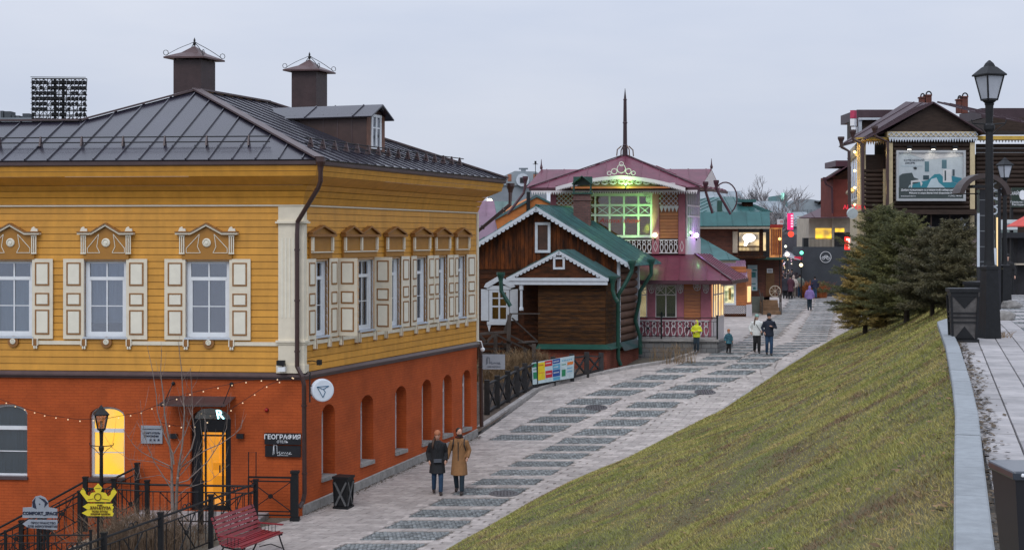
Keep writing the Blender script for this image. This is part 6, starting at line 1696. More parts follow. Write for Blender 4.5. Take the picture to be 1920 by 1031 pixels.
pb('led_strip', glow('green_led_strip', (.35, 1.0, .25), 16), PH, PU, 1079, 1222, 349, 351.5, .1, .13)
# side bay of the upper storey
MB().box(PUS, .0, 2.8, zu0 - .3, zu0 + .75, .0, .1).build('dado', M_FRET, PH)
f = MB()
for a in (.1, .55, 1.0, 1.45, 1.9, 2.35, 2.7): f.box(PUS, a - .04, a + .04, zu0 + .75, zu1, .0, .08)
for z in (zu0 + .8, zu0 + 1.8, zu0 + 2.3): f.box(PUS, .06, 2.74, z - .04, z + .04, .0, .085)
sb = f.build('side_window', M_FRET, PH); MB().box(PUS, .05, 2.7, zu0 + .8, zu1 - .1, -.01, .01).build('pane', M_GLASS, sb)
# upper roof: pyramid, long low transept, fretted front gable
Ye = 68.3; zE = CZ + (HY - 351) * Ye / F
cFL = W(992, 351, Ye + .9); cFL.z = zE; cFR = W(1312, 351, Ye - .2); cFR.z = zE
dep = PUS.d * 6.2; cBL, cBR = cFL + dep, cFR + dep
pkP = W(1172, 291, 71.6)
for a, b in ((cFL, cFR), (cFR, cBR), (cBR, cBL), (cBL, cFL)): roof([a, b, pkP], M_PLUM, PH, .85, .04, .03)
MB().bar(cFL + V(0, 0, -.08), cFR + V(0, 0, -.08), .06, .12).bar(cFR + V(0, 0, -.08), cBR + V(0, 0, -.08), .06, .12).build('fascia', M_PLUMD, PH)
fret_ab(Frame(cFL.xy, math.atan2((cFR - cFL).y, (cFR - cFL).x)), .1, (cFR - cFL).length - .1, zE - .34, zE - .14, 0.02, 'zig', M_FRET, PH, cell=.11)
for a, b in ((cFL, pkP), (cFR, pkP)): MB().bar(a + V(0, 0, .04), b + V(0, 0, .04), .08, .05).build('hip_cap', M_PLUMD, PH)
rA, rB = W(1015, 318, 72.2), W(1334, 315, 71.6); rB.z = rA.z
fw2 = (cFR - cFL).normalized(); eA = cFL.lerp(cFL, 0); half = 2.2
for sgn in (-1, 1):
    off = -PUS.d * half * 1.0 if sgn < 0 else PUS.d * half
    dz = V(0, 0, zE + .05 - rA.z); roof([rA, rB, rB + off + dz, rA + off + dz], M_PLUM, PH, .85, .04, .03)
for e, s_ in ((rA, -1), (rB, 1)):
    MB().add([e + V(0, 0, -.05), e - PUS.d * half + dz, e + PUS.d * half + dz], [(0, 1, 2)]).build('gable_end', M_FRET, PH)
    MB().lathe(e, [(.05, 0), (.07, .1), (.03, .25), (.01, .5)], 6).build('finial', M_PLUMD, PH)
# front gable
GF = Frame((X_at(1165, 67.9), 67.9), R(-6)); gp_ = GF.uv(1165, 329); gl = GF.uv(1042, 350.5); gr = GF.uv(1285, 352)
pl_w = lambda p, v: GF(p[0], p[1] + .04, 0) + PUS.d * v
for e in (gl, gr): roof([pl_w(gp_, -.03), pl_w(gp_, 2.4), pl_w(e, .6), pl_w(e, -.03)], M_PLUM, PH, .85, .04, .03)
arcp = lambda a, b, n=8, s=.10: [(lerp(a[0], b[0], i / n), lerp(a[1], b[1], i / n) + s * math.sin(math.pi * i / n)) for i in range(n + 1)]
for e in (gl, gr):
    P_ = arcp(gp_, e)
    for i in range(len(P_) - 1):
        p, q = P_[i], P_[i + 1]
        MB().prism(GF, [p, q, (q[0], q[1] - .16), (p[0], p[1] - .16)], .0, .04).build('bargeboard', M_FRET, PH)
        k = MB(); nn = 5
        for j in range(nn):
            x0 = lerp(p[0], q[0], j / nn); x1 = lerp(p[0], q[0], (j + 1) / nn); z0 = lerp(p[1], q[1], (j + .5) / nn) - .16
            k.prism(GF, [(x0, z0 + .03), ((x0 + x1) / 2, z0 - .06), (x1, z0 + .03)], .005, .03)
        k.build('tooth_trim', M_FRET, PH, kind='stuff')
tymp = MB().prism(GF, [(gl[0] + .9, gl[1] + .02), (gr[0] - .9, gr[1] + .02), (gp_[0], gp_[1] - .14)], -.20, -.16).build('tympanum', mat('olive_tympanum', (0.16, 0.11, 0.03), .6, .15, 4), PH)
k = MB()
for i in range(-6, 7):
    x = gp_[0] + i * .38; hgt = (gp_[1] - gl[1] - .2) * (1 - abs(i) / 8.2)
    for rr in (.8, .5):
        pts = [GF(x + .2 * rr * math.sin(q), gl[1] + .08 + max(.1, hgt) * .45 * (1 + rr * math.cos(q)), -.13) for q in np.linspace(0, 6.283, 9)]
        for p, q in zip(pts[:-1], pts[1:]): k.bar(p, q, .03, .03)
k.build('fretwork', M_FRET, PH)
MB().box(GF, gl[0] + .7, gr[0] - .7, gl[1] - .08, gl[1] + .0, -.3, .0).build('tie_beam', M_ORW, PH)
k = MB(); c0 = GF(gp_[0], gp_[1] + .30, .02)
for r_, dx, dz_ in ((.20, 0, 0), (.13, -.32, -.12), (.13, .32, -.12), (.09, -.55, -.2), (.09, .55, -.2), (.1, 0, .22)):
    pts = [c0 + GF.d * (dx + r_ * math.sin(q)) + V(0, 0, dz_ + r_ * math.cos(q)) for q in np.linspace(0, 6.283, 9)]
    for p, q in zip(pts[:-1], pts[1:]): k.bar(p, q, .035, .03)
k.build('gable_crest', M_FRET, PH)
# spire
sp = pkP + V(0, 0, -.05); Hs = CZ + (HY - 166) * 71.6 / F - sp.z
MB().lathe(sp, [(.13, 0), (.12, .4), (.09, .45), (.13, .5), (.10, .56), (.09, Hs * .48), (.12, Hs * .49), (.09, Hs * .51), (.075, Hs * .82), (.095, Hs * .83), (.06, Hs * .85), (.008, Hs)], 8).build('spire', mat('blackish_spire_metal', (0.03, 0.012, 0.016), .5), PH)
k = MB()
for q in range(4):
    a = q * math.pi / 2 + .4; k.tube([sp + V(math.cos(a) * .45, math.sin(a) * .45, 0), sp + V(math.cos(a) * .42, math.sin(a) * .42, .3), sp + V(math.cos(a) * .2, math.sin(a) * .2, .48)], .03, 5)
k.build('spire_bracket', mat('brass_brown_scroll', (0.14, 0.08, 0.05), .5), PH)
for pts, Y in (([(1323, 353), (1324, 362), (1336, 400)], 69), ([(1343, 350), (1347, 362), (1370, 402)], 70), ([(985, 343), (984, 352), (982, 362), (952, 402)], 69)):
    pipe([W(x, y, Y) for x, y in pts], .062, 'downpipe', M_PLUMD, PH, True)
arc_ = [W(1340 + 20 + 22 * math.cos(q), 372 - 30 * math.sin(q), 70.5) for q in np.linspace(-1.0, 2.6, 14)]
MB().tube(arc_, .035, 5).build('curved_rod', M_PLUMD, PH)
# lamps on the pink house
def lamp_thing(P, label, m, r, col, power, name='wall_lamp', aim=None):
    t = thing(name, P, label, 'lamp'); MB().ico(P, r, 2).build('lamp_glass', m, t, smooth=True); MB().tube([P - V(0, 0, r), P - V(0, 0, r + .15)], .03, 6).build('lamp_arm', M_BLACK, t)
    l = bpy.data.lights.new('lamp_light', 'SPOT' if aim else 'POINT'); l.energy = power; l.color = col; l.shadow_soft_size = r * 1.2; o = bpy.data.objects.new('lamp_light', l); COL.objects.link(o); o.parent = t; o.location = PUn * (r * 1.6 + .25)
    if aim: l.spot_size = R(125); l.spot_blend = .7; o.rotation_euler = aim.to_track_quat('-Z', 'Y').to_euler(); o.location.z += .12
    return t
PUn = PU.n.copy()
lamp_thing(PU(*PU.uv(1228, 441, .2), .2), 'glaring green lamp at the lower right corner of the studio window', glow('green_lamp_glass', (.55, 1.0, .45), 14), .10, (.35, 1.0, .22), 330, aim=V(-1.1, .35, 1.0))
lamp_thing(GF(gp_[0] + .2, gl[1] + .10, .05), 'added green lamp carrying the LED strip glow onto the gable fretwork', MATS['green_lamp_glass'], .04, (.45, 1.0, .25), 32)  # added lamp: brings the LED strip's glow onto the tympanum
PUn = PUS.n.copy()
lamp_thing(PUS(1.2, PU.uv(1290, 441)[1], .25), 'glowing purple lamp on the right side of the pink house', glow('purple_lamp_glass', (.75, .45, 1.0), 14), .11, (.55, .2, 1.0), 16)
lamp_thing(PUS(.25, PU.uv(1290, 436)[1], .2), 'second small green lamp beside the purple lamp on the pink house', MATS['green_lamp_glass'], .05, (.35, 1.0, .4), 8)
# ================================================================ HOUSES FURTHER UP THE STREET
M_GREENF = mat('teal_green_metal_roof', (0.030, 0.105, 0.105), .4, .18, 1.2, .05, 4, spec=.35, orand=.14)
M_TAN = mat('cream_render', (0.46, 0.40, 0.32), .8, .1, 2, streak=.15)
M_REDW = mat('red_brown_siding', (0.10, 0.028, 0.014), .6, .3, 3, .2, 40, orand=.25, stretch=(1, 1, 4))
def poly_roof(fr_pts, m, root, pitch=.7, **k): roof(fr_pts, m, root, pitch, .05, .035, **k)
def Wq(px, py, Y): return W(px, py, Y)
# house with the two-step green roof and balcony
GR = thing('green_roof_house', W(1375, 500, 97), 'dark wooden house with stepped green metal roof and a balcony with a speech bubble sign', 'house')
G1 = Frame((X_at(1443, 97), 97), R(-3)); GD = Frame((X_at(1443, 97), 97), A_SIDE)
zA, zB = W(0, 397, 96).z, W(0, 424, 96).z
f1 = lambda px, py, c: G1(*G1.uv(px, py, c), c)
poly_roof([f1(1290, 424, 1.2), f1(1444, 423, 1.2), f1(1443, 397, .1), f1(1290, 398, .1)], M_GREENF, GR, .95)
poly_roof([W(1322, 398, 98), W(1428, 398, 98), W(1376, 369, 102), W(1350, 369, 102)], M_GREENF, GR, .6)
poly_roof([W(1428, 398, 98), W(1450, 398, 105), W(1376, 369, 102)], M_GREENF, GR, .6)
poly_roof([W(1290, 398, 99), W(1322, 398, 98), W(1350, 369, 102), W(1290, 375, 103)], M_GREENF, GR, .6)
pb('fascia', M_TAN, GR, G1, 1290, 1443, 423, 429, .9, 1.1)
pb('dormer', M_DWOOD, GR, G1, 1392, 1412, 379, 397, -3, -2.4); pb('dormer_roof', M_GREENF, GR, G1, 1384, 1418, 374, 379, -3.2, -2.1)
pb('vent_shaft', M_GREEND, GR, G1, 1345, 1354, 376, 397, -.6, -.2)
boards(G1, [(G1.u(1290), G1.uv(1340, 560)[1]), (G1.u(1384), G1.uv(1340, 560)[1]), (G1.u(1384), G1.uv(1340, 428)[1]), (G1.u(1290), G1.uv(1340, 428)[1])], .28, M_REDW, GR)
pb('wall', M_DARK, GR, G1, 1290, 1443, 428, 575, -3, -2.2); pb('post', M_TAN, GR, G1, 1374, 1383, 434, 474, .0, .25); pb('post', M_DWOOD, GR, G1, 1424, 1431, 429, 480, .4, .62)
pb('lit_room', glow('shop_interior', (1.0, .74, .38), .9, (1.6, (.08, .09, .12))), GR, G1, 1386, 1436, 436, 470, -2.1, -2.0)
k = MB()
for i in range(17): 
    x = 1385 + i * 2.5; k.bar(G1(*G1.uv(x, 463, .6), .6), G1(*G1.uv(x, 482, .6), .6), .035, .035)
k.build('balusters', M_DWOOD, GR, kind='stuff'); pb('balcony_rail', M_DWOOD, GR, G1, 1383, 1431, 461, 463.5, .55, .66); pb('balcony_floor', M_DWOOD, GR, G1, 1380, 1436, 481, 485, -2, .7)
t = thing('speech_bubble_sign', f1(1405, 446, .7), 'glowing white speech bubble sign hanging above the balcony', 'sign')
cxp, czp = G1.uv(1404.5, 446, .7); MB().prism(G1, [(cxp + .40 * math.cos(q), czp + .26 * math.sin(q)) for q in np.linspace(0, 6.283, 20)[:-1]], .68, .8).prism(G1, [(cxp - .25, czp - .12), (cxp + .0, czp - .2), (cxp - .18, czp - .52), (cxp - .34, czp - .5)], .69, .79).build('lightbox', glow('white_lightbox_glow', (1, .97, .95), 3.0), t)
# lean-to green roof and the lower walls
poly_roof([W(1285, 487, 92), W(1388, 487, 92), W(1310, 443, 96), W(1285, 443, 96)], M_GREENF, GR, .9)
pb('fascia', M_TAN, GR, Frame((X_at(1380, 92.2), 92.2), R(-3)), 1290, 1380, 487, 493, -.1, .0)
Gw = Frame((X_at(1466, 98.5), 98.5), R(-3))
pb('lower_wall', M_REDW, GR, Gw, 1396, 1466, 484, 557, -2, 0)
lz = lambda y: Gw.uv(1440, y)[1]
boards(Gw, [(Gw.u(1421), lz(556)), (Gw.u(1466), lz(556)), (Gw.u(1466), lz(500)), (Gw.u(1421), lz(500))], .26, M_REDW, GR)
pb('door', mat('brown_plank_door', (0.13, 0.06, 0.02), .6, .2, 4), GR, Gw, 1436, 1452, 508, 555, .03, .08)
t = thing('poster_board', Gw(*Gw.uv(1411, 520), .1), 'tall pale blue poster on the dark wall left of the plank door', 'poster'); pb('board', mat('pale_blue_poster', (0.30, 0.48, 0.55), .5, .2, 2.2, col2=(0.62, 0.68, 0.70)), t, Gw, 1402, 1420, 497, 545, .0, .06)
for a in ((1409, 1417, 510, 520), (1411, 1419, 505, 508), (1404, 1417, 531, 533), (1412, 1417, 538, 543)): pb('printed_shape', mat('teal_print', (0.03, 0.20, 0.22), .5), t, Gw, *a, .06, .07)
t = thing('white_notice', Gw(*Gw.uv(1444, 508), .1), 'small white notice on the wall above the plank door', 'notice'); pb('plate', M_WHT, t, Gw, 1438, 1449, 503.5, 511.5, .05, .1)
for y in (505.5, 507.3, 509.2): pb('text_line', M_INK, t, Gw, 1439.5, 1447.5, y, y + .8, .1, .105)
pb('porch_roof', M_GREEND, GR, Gw, 1420, 1475, 483, 487, -.5, 1.2)
stp = thing('timber_steps', on_street(1445, 590), 'short timber steps leading up to the plank door', 'steps')
Yst = on_street(1445, 590).y; Sf = Frame((X_at(1430, Yst), Yst), R(-3))
w0 = Sf.u(1464)
for i in range(4): MB().box(Sf, .02, w0, zs(Yst), zs(Yst) + .22 * (i + 1), -.5 - .35 * i - .34, -.5 - .35 * i + .36 if i == 0 else -.5 - .35 * i).build('tread', mat('timber_tread', (0.17, 0.10, 0.055), .7, .25, 5, orand=.25), stp)
for x in (-.05, w0): MB().box(Sf, x, x + .07, zs(Yst) - .05, zs(Yst) + 1.4, -.2, -.1).bar(Sf(x, zs(Yst) + .85, -.15), Sf(x, zs(Yst) + 1.6, -1.8), .07, .09).build('handrail', M_GREYWOOD, stp)
pb('plinth', mat('grey_green_plinth', (0.16, 0.18, 0.16), .8, .15, 4), GR, Gw, 1384, 1432, 556, 590, -.2, .3)
wp = W(1453, 546, 97.9); t = thing('wagon_wheel', wp, 'old wooden wagon wheel leaning by the timber steps', 'wheel'); rim = MB(); sp_ = MB(); fw3 = Frame(wp.xy, R(-3), wp.z); r_ = .36
for a in range(16): q0, q1 = a * math.pi / 8, (a + 1) * math.pi / 8; rim.bar(fw3(r_ * math.cos(q0), r_ * math.sin(q0), .05), fw3(r_ * math.cos(q1), r_ * math.sin(q1), .05), .05, .06)
for a in range(8): q0 = a * math.pi / 4; MB().bar(fw3(0, 0, .05), fw3(r_ * math.cos(q0), r_ * math.sin(q0), .05), .03, .03).build('spoke', M_TAN, t)
rim.build('rim', M_TAN, t); MB().lathe(wp + fw3.n * .0, [(.06, 0), (.06, .12), (0, .12)], 8, fw3.n).build('hub', M_TAN, t)
# lilac roofed kiosk
KI = thing('kiosk', W(1385, 585, 94), 'small orange kiosk with a lilac metal roof and a bright shop window', 'kiosk'); K1 = Frame((X_at(1399, 94), 94), R(-4)); K2 = Frame((X_at(1399, 94), 94), R(60))
pb('wall', M_ORW, KI, K1, 1345, 1399, 500, 592, -2, -.02); MB().box(K2, 0, .95, zs(94) - .1, K1.uv(1390, 505)[1], -.3, -.01).build('wall', M_ORW, KI); MB().box(K2, .0, .96, zs(94) - .1, zs(94) + .75, -.01, .02).build('side_dado', M_FRET, KI)
boards(K1, [(K1.u(1376.5), K1.uv(1388, 572)[1]), (-.02, K1.uv(1388, 572)[1]), (-.02, K1.uv(1388, 505)[1]), (K1.u(1376.5), K1.uv(1388, 505)[1])], .16, M_ORW, KI)
simple_window(K1, 1354, 1380, 532, 572, KI, SHOP, 0, None, fw=4, m=M_WHITE, glass=glass_mat('clear_studio_glass'))
for x0, x1, y0, y1, c_ in ((1360, 1364, 545, 565, (.05, .2, .12)), (1366, 1371, 540, 562, (.5, .3, .04)), (1372, 1375, 550, 566, (.06, .12, .2))): pb('displayed_goods', mat('goods_%d' % x0, c_, .6), KI, K1, x0, x1, y0, y1, .0, .015)
pb('dado', M_DARK, KI, K1, 1345, 1399, 573, 588, -.01, .01); fret(K1, 1347, 1398, 573, 588, .03, 'lattice', M_FRET, KI, cell=.13); pb('skirt', M_DWOOD, KI, K1, 1345, 1399, 589, 596, -.02, .04)
pb('lit_side_window', WARM_W, KI, K2, 1401, 1408, 528, 562, 0, .03) if False else MB().box(K2, .2, .75, zs(94) + .9, zs(94) + 1.9, 0, .03).build('lit_side_window', MATS['bright_warm_shop'], KI)
lil = mat('lilac_corrugated_roof', (0.20, 0.10, 0.17), .45, .1, 2, spec=.5, orand=.1, coat=.15)
roof([W(1338, 523, 93), W(1402, 523, 93), W(1397, 488, 96), W(1338, 488, 96)], lil, KI, .17, .05, .03)
fret(K1, 1372, 1399, 523, 530, .35, 'zig', M_FRET, KI, cell=.14)
# orange lit shop with bars, red top box
OS = thing('orange_shopfront', W(1455, 470, 104), 'narrow orange lit shopfront with upright slats beside the balcony', 'shopfront'); O1 = Frame((X_at(1466, 104), 104), R(25))
pb('lit_wall', glow('orange_lit_wall', (.85, .36, .10), .55, (3, (.35, .14, .05))), OS, O1, 1446, 1466, 426, 490, -1, 0)
for x in (1447, 1451, 1455, 1459, 1463): pb('slat', mat('red_brown_slat', (.28, .07, .03), .6), OS, O1, x, x + 1.8, 430, 478, .0, .08)
pb('parapet', mat('red_parapet', (.40, .03, .02), .5), OS, O1, 1444, 1468, 421, 427, -.2, .15)
pb('canopy', mat('orange_canopy', (.5, .18, .05), .6), OS, O1, 1443, 1468, 484, 492, -.2, .9)
pb('numbered_box', M_WHT, OS, O1, 1460, 1469, 411, 421, -.1, .1); text('10', O1, O1.u(1464.5, .1), O1.uv(1464.5, 416, .1)[1], .3, mat('red_letter', (.5, .02, .02), .5), OS, c=.115, name='number')
# ---- dark block with the bicycle sign, cream building, red brick gable beyond
DB = thing('dark_block', W(1548, 540, 104), 'plain dark grey wall block with a round bicycle sign', 'wall block'); D1 = Frame((X_at(1505, 114), 114), 0)
pb('wall', mat('charcoal_render', (0.030, 0.036, 0.045), .7, .15, 1.5), DB, D1, 1504.5, 1600, 463, 560, -4, 0)
t = thing('bicycle_sign', D1(*D1.uv(1548, 482), .05), 'white ring with a bicycle outline on the dark grey wall', 'sign'); k = MB(); cc_, cz_ = D1.uv(1548, 482, .05)
ring = lambda r, cx_, cz2, m2, n=18, w=.035: [m2.bar(D1(cx_ + r * math.cos(2 * math.pi * i / n), cz2 + r * math.sin(2 * math.pi * i / n), .06), D1(cx_ + r * math.cos(2 * math.pi * (i + 1) / n), cz2 + r * math.sin(2 * math.pi * (i + 1) / n), .06), w, .03) for i in range(n)]
ring(.42, cc_, cz_, k); k.build('ring', M_WHT, t); k = MB(); ring(.11, cc_ - .18, cz_ - .08, k, 8, .02); ring(.11, cc_ + .18, cz_ - .08, k, 8, .02)
for p, q in (((-.18, -.08), (-.05, .12)), ((-.05, .12), (.12, .12)), ((.12, .12), (.18, -.08)), ((-.05, .12), (.0, -.08)), ((0, -.08), (.12, .12))): k.bar(D1(cc_ + p[0], cz_ + p[1], .06), D1(cc_ + q[0], cz_ + q[1], .06), .025, .02)
k.build('bicycle', M_WHT, t)
CB = thing('cream_building', W(1560, 440, 106), 'low cream building with a bright yellow lit window above the dark wall', 'building'); C1 = Frame((X_at(1515, 116), 116), 0)
pb('wall', M_TAN, CB, C1, 1517, 1610, 404, 470, -5, 0); poly_roof([W(1498, 408, 114.5), W(1612, 408, 114.5), W(1612, 380, 119), W(1560, 385, 119)], M_PLUMD, CB, 1.2); pb('eave', M_WHT, CB, C1, 1500, 1522, 407, 409.5, 0, 1.2)
pb('lit_window', glow('vivid_yellow_window', (1.0, .62, .04), 1.6, (1.0, (.25, .15, .05))), CB, C1, 1529, 1559, 428, 448, .0, .03); pb('lit_window', MATS['vivid_yellow_window'], CB, C1, 1566, 1583, 428, 435, .0, .03)
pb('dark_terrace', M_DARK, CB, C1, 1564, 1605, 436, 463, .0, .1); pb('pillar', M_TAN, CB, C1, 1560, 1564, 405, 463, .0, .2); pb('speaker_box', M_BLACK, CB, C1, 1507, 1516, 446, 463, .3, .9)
k = MB()
for i in range(24): k.bar(C1(*C1.uv(1517 + i * 2.5, 447, .9), .9), C1(*C1.uv(1517 + i * 2.5, 463, .9), .9), .025, .025)
k.bar(C1(*C1.uv(1516, 447, .9), .9), C1(*C1.uv(1578, 447, .9), .9), .04, .04).build('balcony_railing', M_BLACK, CB)
RBd = thing('red_brick_house', W(1577, 400, 100), 'tall plain red brick gable house with a dark roof left of the hotel', 'house'); R1 = Frame((X_at(1562, 100), 100), 0)
pb('wall', brick_mat('flat_red_brick', (0.16, 0.034, 0.025), (0.145, 0.03, 0.023), (0.13, 0.034, 0.025), bump=.2), RBd, R1, 1562, 1600, 330, 406, -4, 0)
MB().prism(R1, [R1.uv(*p, .02) for p in ((1562, 336), (1600, 336), (1600, 310), (1562, 334))], -4, .02).build('gable_boards', M_DWOOD, RBd)
poly_roof([W(1546, 338, 99), W(1546, 338, 104), W(1600, 304, 104), W(1600, 304, 99)], M_PLUMD, RBd, 1.0); pb('dormer', M_PLUMD, RBd, R1, 1567, 1600, 301, 312, -3, .5)
pipe([W(1547, 341, 99), W(1549, 346, 99.2), W(1560, 352, 99.6), W(1561, 400, 99.8)], .07, 'downpipe', M_PLUMD, RBd, True)
t = thing('pink_vertical_sign', W(1482, 418, 112), 'tall magenta lit vertical sign hanging over the crowded street', 'sign'); V1 = Frame((X_at(1476, 112), 112), 0)
pb('lightbox', glow('magenta_glow', (.95, .02, .18), .9), t, V1, 1477, 1487.5, 400, 431, -.1, .1)
for y in (403, 408, 413, 418, 423): pb('white_mark', glow('pale_pink_mark', (1, .6, .75), 1.0), t, V1, 1483, 1487, y, y + 3, .1, .13)
t = thing('red_heart_sign', W(1483, 439, 111), 'small round red lit sign below the tall magenta sign', 'sign'); MB().lathe(W(1483, 439, 111), [(0, -.05), (.22, -.05), (.22, .05), (0, .06)], 12, V(0, -1, 0)).build('lightbox', glow('red_glow', (1.0, .06, .03), 1.6), t)
for (px, py, Y, r, c_, lab) in ((1476, 477, 112, .17, (1, .72, .6), 'pale pink globe lamp over the crowd'), (1503, 474, 112, .14, (.15, .9, .55), 'small green globe lamp at the edge of the dark block'), (1502, 497, 111.5, .14, (1, .8, .45), 'warm globe lamp low beside the dark block'), (1462, 448, 98, .1, (1, .65, .2), 'amber lantern beside the orange shopfront'), (1473, 462, 118, .1, (.9, .95, .7), 'tiny distant white lamp above the crowd')):
    t = thing('globe_lamp', W(px, py, Y), lab, 'lamp'); MB().ico(W(px, py, Y), r, 2).build('globe', glow('globe_%d' % px, c_, 2.5), t, smooth=True); MB().tube([W(px, py, Y) - V(0, 0, r), V(X_at(px, Y), Y, zs(Y))], .03, 5).build('post', M_BLACK, t)
t = thing('market_awning', W(1490, 480, 116), 'pale awning over the crowd at the end of the street', 'awning'); MB().hexa([W(1468, 480, 112), W(1500, 488, 112), W(1500, 484, 118), W(1474, 470, 118), W(1468, 479, 112), W(1500, 487, 112), W(1500, 483, 118), W(1474, 469, 118)]).build('canopy', mat('pale_awning', (.35, .35, .38), .7), t)
MB().box(Frame((X_at(1489, 113), 113), 0), 0, .6, W(0, 487, 113).z, W(0, 481, 113).z, 0, .1).build('red_banner', glow('dim_red_banner', (.6, .02, .06), .5), t)
t = thing('street_end_shops', W(1480, 500, 125), 'dim shopfronts with small lights closing the far end of the street', 'shops'); S1 = Frame((X_at(1455, 125), 125), 0)
pb('wall', mat('dim_far_wall', (.07, .07, .085), .9, .3, 1), t, S1, 1450, 1530, 440, 565, -4, 0)
rnd = random.Random(9)
for i in range(34):
    x, y = rnd.uniform(1468, 1503), rnd.uniform(482, 512); pb('lit_shop_light', glow('far_light_%d' % (i % 4), ((1, .8, .5), (1, .4, .3), (.8, .9, 1), (1, .6, .75))[i % 4], 1.2), t, S1, x, x + rnd.uniform(.8, 2.2), y, y + rnd.uniform(.8, 3), 0, .05)
# orange winter hedge, shrubs at the end
brush('orange_bush', X_at(1525, 112.5), 112.5, 1.0, .6, lambda x, y: zs(y), 420, 1.25, 'rusty orange rounded bush behind the purple jacket walker', mat('rusty_orange_twigs', (0.33, 0.10, 0.03), .9, .3, 3, irand=.3), 'bush', seed=44, lean=.3, w=.02)

# ================================================================ THE LOG HOTEL WITH THE BILLBOARD
HT = thing('log_hotel', W(1750, 500, 75), 'large dark log hotel with cream corner boards, fretted cornice and a projecting gabled bay', 'hotel')
M_DLOG = mat('dark_brown_logs', (0.040, 0.026, 0.020), .55, .25, 3, .2, 30, orand=.25, stretch=(1, 1, 4), spec=.2)
M_HCR = mat('pale_yellow_trim', (0.52, 0.43, 0.26), .6, .1, 5)
M_HROOF = mat('brown_violet_roof', (0.058, 0.034, 0.042), .5, .15, 2, spec=.35, orand=.1)
Hb = Frame((X_at(1674, 74.4), 74.4), 0); Hm = Frame((X_at(1612, 75.2), 75.2), 0); Hs_ = Frame((X_at(1612, 75.2), 75.2), R(180 + 99.7 - 180))
def zz(py, Y): return CZ + (HY - py) * Y / F
LB = zp(75) - .3
pb('wall', M_DLOG, HT, Hb, 1666, 1828, 262, 520, -3, -.12); pb('wall', M_DLOG, HT, Hm, 1612, 1990, 290, 520, -.4, -.12)
bz0, bz1 = zz(393, 74.4), zz(268, 74.4)
boards(Hb, [(.02, bz0), (Hb.u(1819), bz0), (Hb.u(1819), bz1), (.02, bz1)], .215, M_DLOG, HT, round_=True)
boards(Hm, [(Hm.u(1620), zz(414, 75.2)), (Hm.u(1662), zz(414, 75.2)), (Hm.u(1662), zz(317, 75.2)), (Hm.u(1620), zz(317, 75.2))], .215, M_DLOG, HT, round_=True)
boards(Hm, [(Hm.u(1830), zz(400, 75.2)), (Hm.u(1985), zz(400, 75.2)), (Hm.u(1985), zz(270, 75.2)), (Hm.u(1830), zz(270, 75.2))], .215, M_DLOG, HT, round_=True)
for fr_, x0, x1, y0, y1 in ((Hb, 1666, 1674, 268, 392), (Hb, 1819, 1828, 268, 392), (Hm, 1612, 1620, 272, 415), (Hm, 1656, 1661, 317, 400)): pb('corner_board', M_HCR, HT, fr_, x0, x1, y0, y1, -.1, .12)
# cornices
pb('frieze', M_HCR, HT, Hb, 1664, 1830, 247, 257, -.3, .25); fret_ab(Hb, Hb.u(1664), Hb.u(1830), zz(267, 74.1), zz(257.5, 74.1), .27, 'zig', M_GREYW, HT, cell=.13)
fret_ab(Hb, Hb.u(1664), Hb.u(1830), zz(257, 74.1), zz(248, 74.1), .28, 'lattice', M_GREYW, HT, cell=.24)
M_SOF = mat('yellow_soffit', (0.55, 0.36, 0.06), .6)
pb('soffit', M_SOF, HT, Hm, 1606, 1666, 258, 262, -.1, .8); fret_ab(Hm, Hm.u(1606), Hm.u(1662), zz(272, 75), zz(263, 75), .14, 'zig', M_HCR, HT, cell=.13)
pb('soffit', M_SOF, HT, Hm, 1830, 1990, 255, 262, -.1, .6); fret_ab(Hm, Hm.u(1832), Hm.u(1985), zz(268, 75), zz(260, 75), .3, 'zig', M_GREYW, HT, cell=.16)
# left side face with tall lit windows
Hl = Frame((X_at(1612, 75.2), 75.2), 0); Hl.d = Vector((.169, .986, 0)).normalized(); Hl.n = Vector((-.986, .169, 0)).normalized()
MB().box(Hl, 0, 9, LB, zz(262, 75.2), -.3, 0).build('side_wall', mat('pale_side_wall', (.5, .42, .28), .7, .15, 3), HT)
for a in (.5, 2.4, 4.3, 6.2):
    f = MB().box(Hl, a, a + 1.2, zz(372, 75), zz(292, 75), 0, .08).build('side_window', M_WHITE, HT); MB().box(Hl, a + .15, a + 1.05, zz(368, 75), zz(300, 75), .08, .1).build('pane', M_GLASS, f)
    MB().box(Hl, a - .1, a + 1.3, zz(291, 75), zz(283, 75), 0, .18).build('window_head', M_HCR, HT)
MB().box(Hl, -.05, .25, LB, zz(268, 75), .0, .12).build('corner_board', M_HCR, HT)
k = MB()
for i in range(9): k.ico(Hl(.3 + i * .5, zz(356, 75), .35), .14, 1, .4)
k.build('window_flowers', mat('pale_dry_flowers', (.40, .33, .24), .9, .4, 9), HT)
sl_ = thing('yellow_wall_lights', Hl(1, zz(350, 75), .3), 'strip of warm yellow lights down the left corner of the log hotel', 'lights')
for z_ in (285, 320, 352, 384): MB().ico(Hl(-.1, zz(z_, 75), .25), .07, 1).build('light', glow('warm_facade_lamp', (1, .72, .25), 6), sl_)
for z_, e_ in ((285, 40), (352, 30)):
    l = bpy.data.lights.new('lamp_light', 'POINT'); l.energy = e_; l.color = (1, .68, .22); l.shadow_soft_size = .15; o = bpy.data.objects.new('lamp_light', l); COL.objects.link(o); o.parent = sl_; o.location = Hl(-.15, zz(z_, 75), .5) - sl_.location
M_BRK2 = brick_mat('chimney_red_brick', (.17, .05, .035), (.13, .04, .03), (.1, .06, .05))
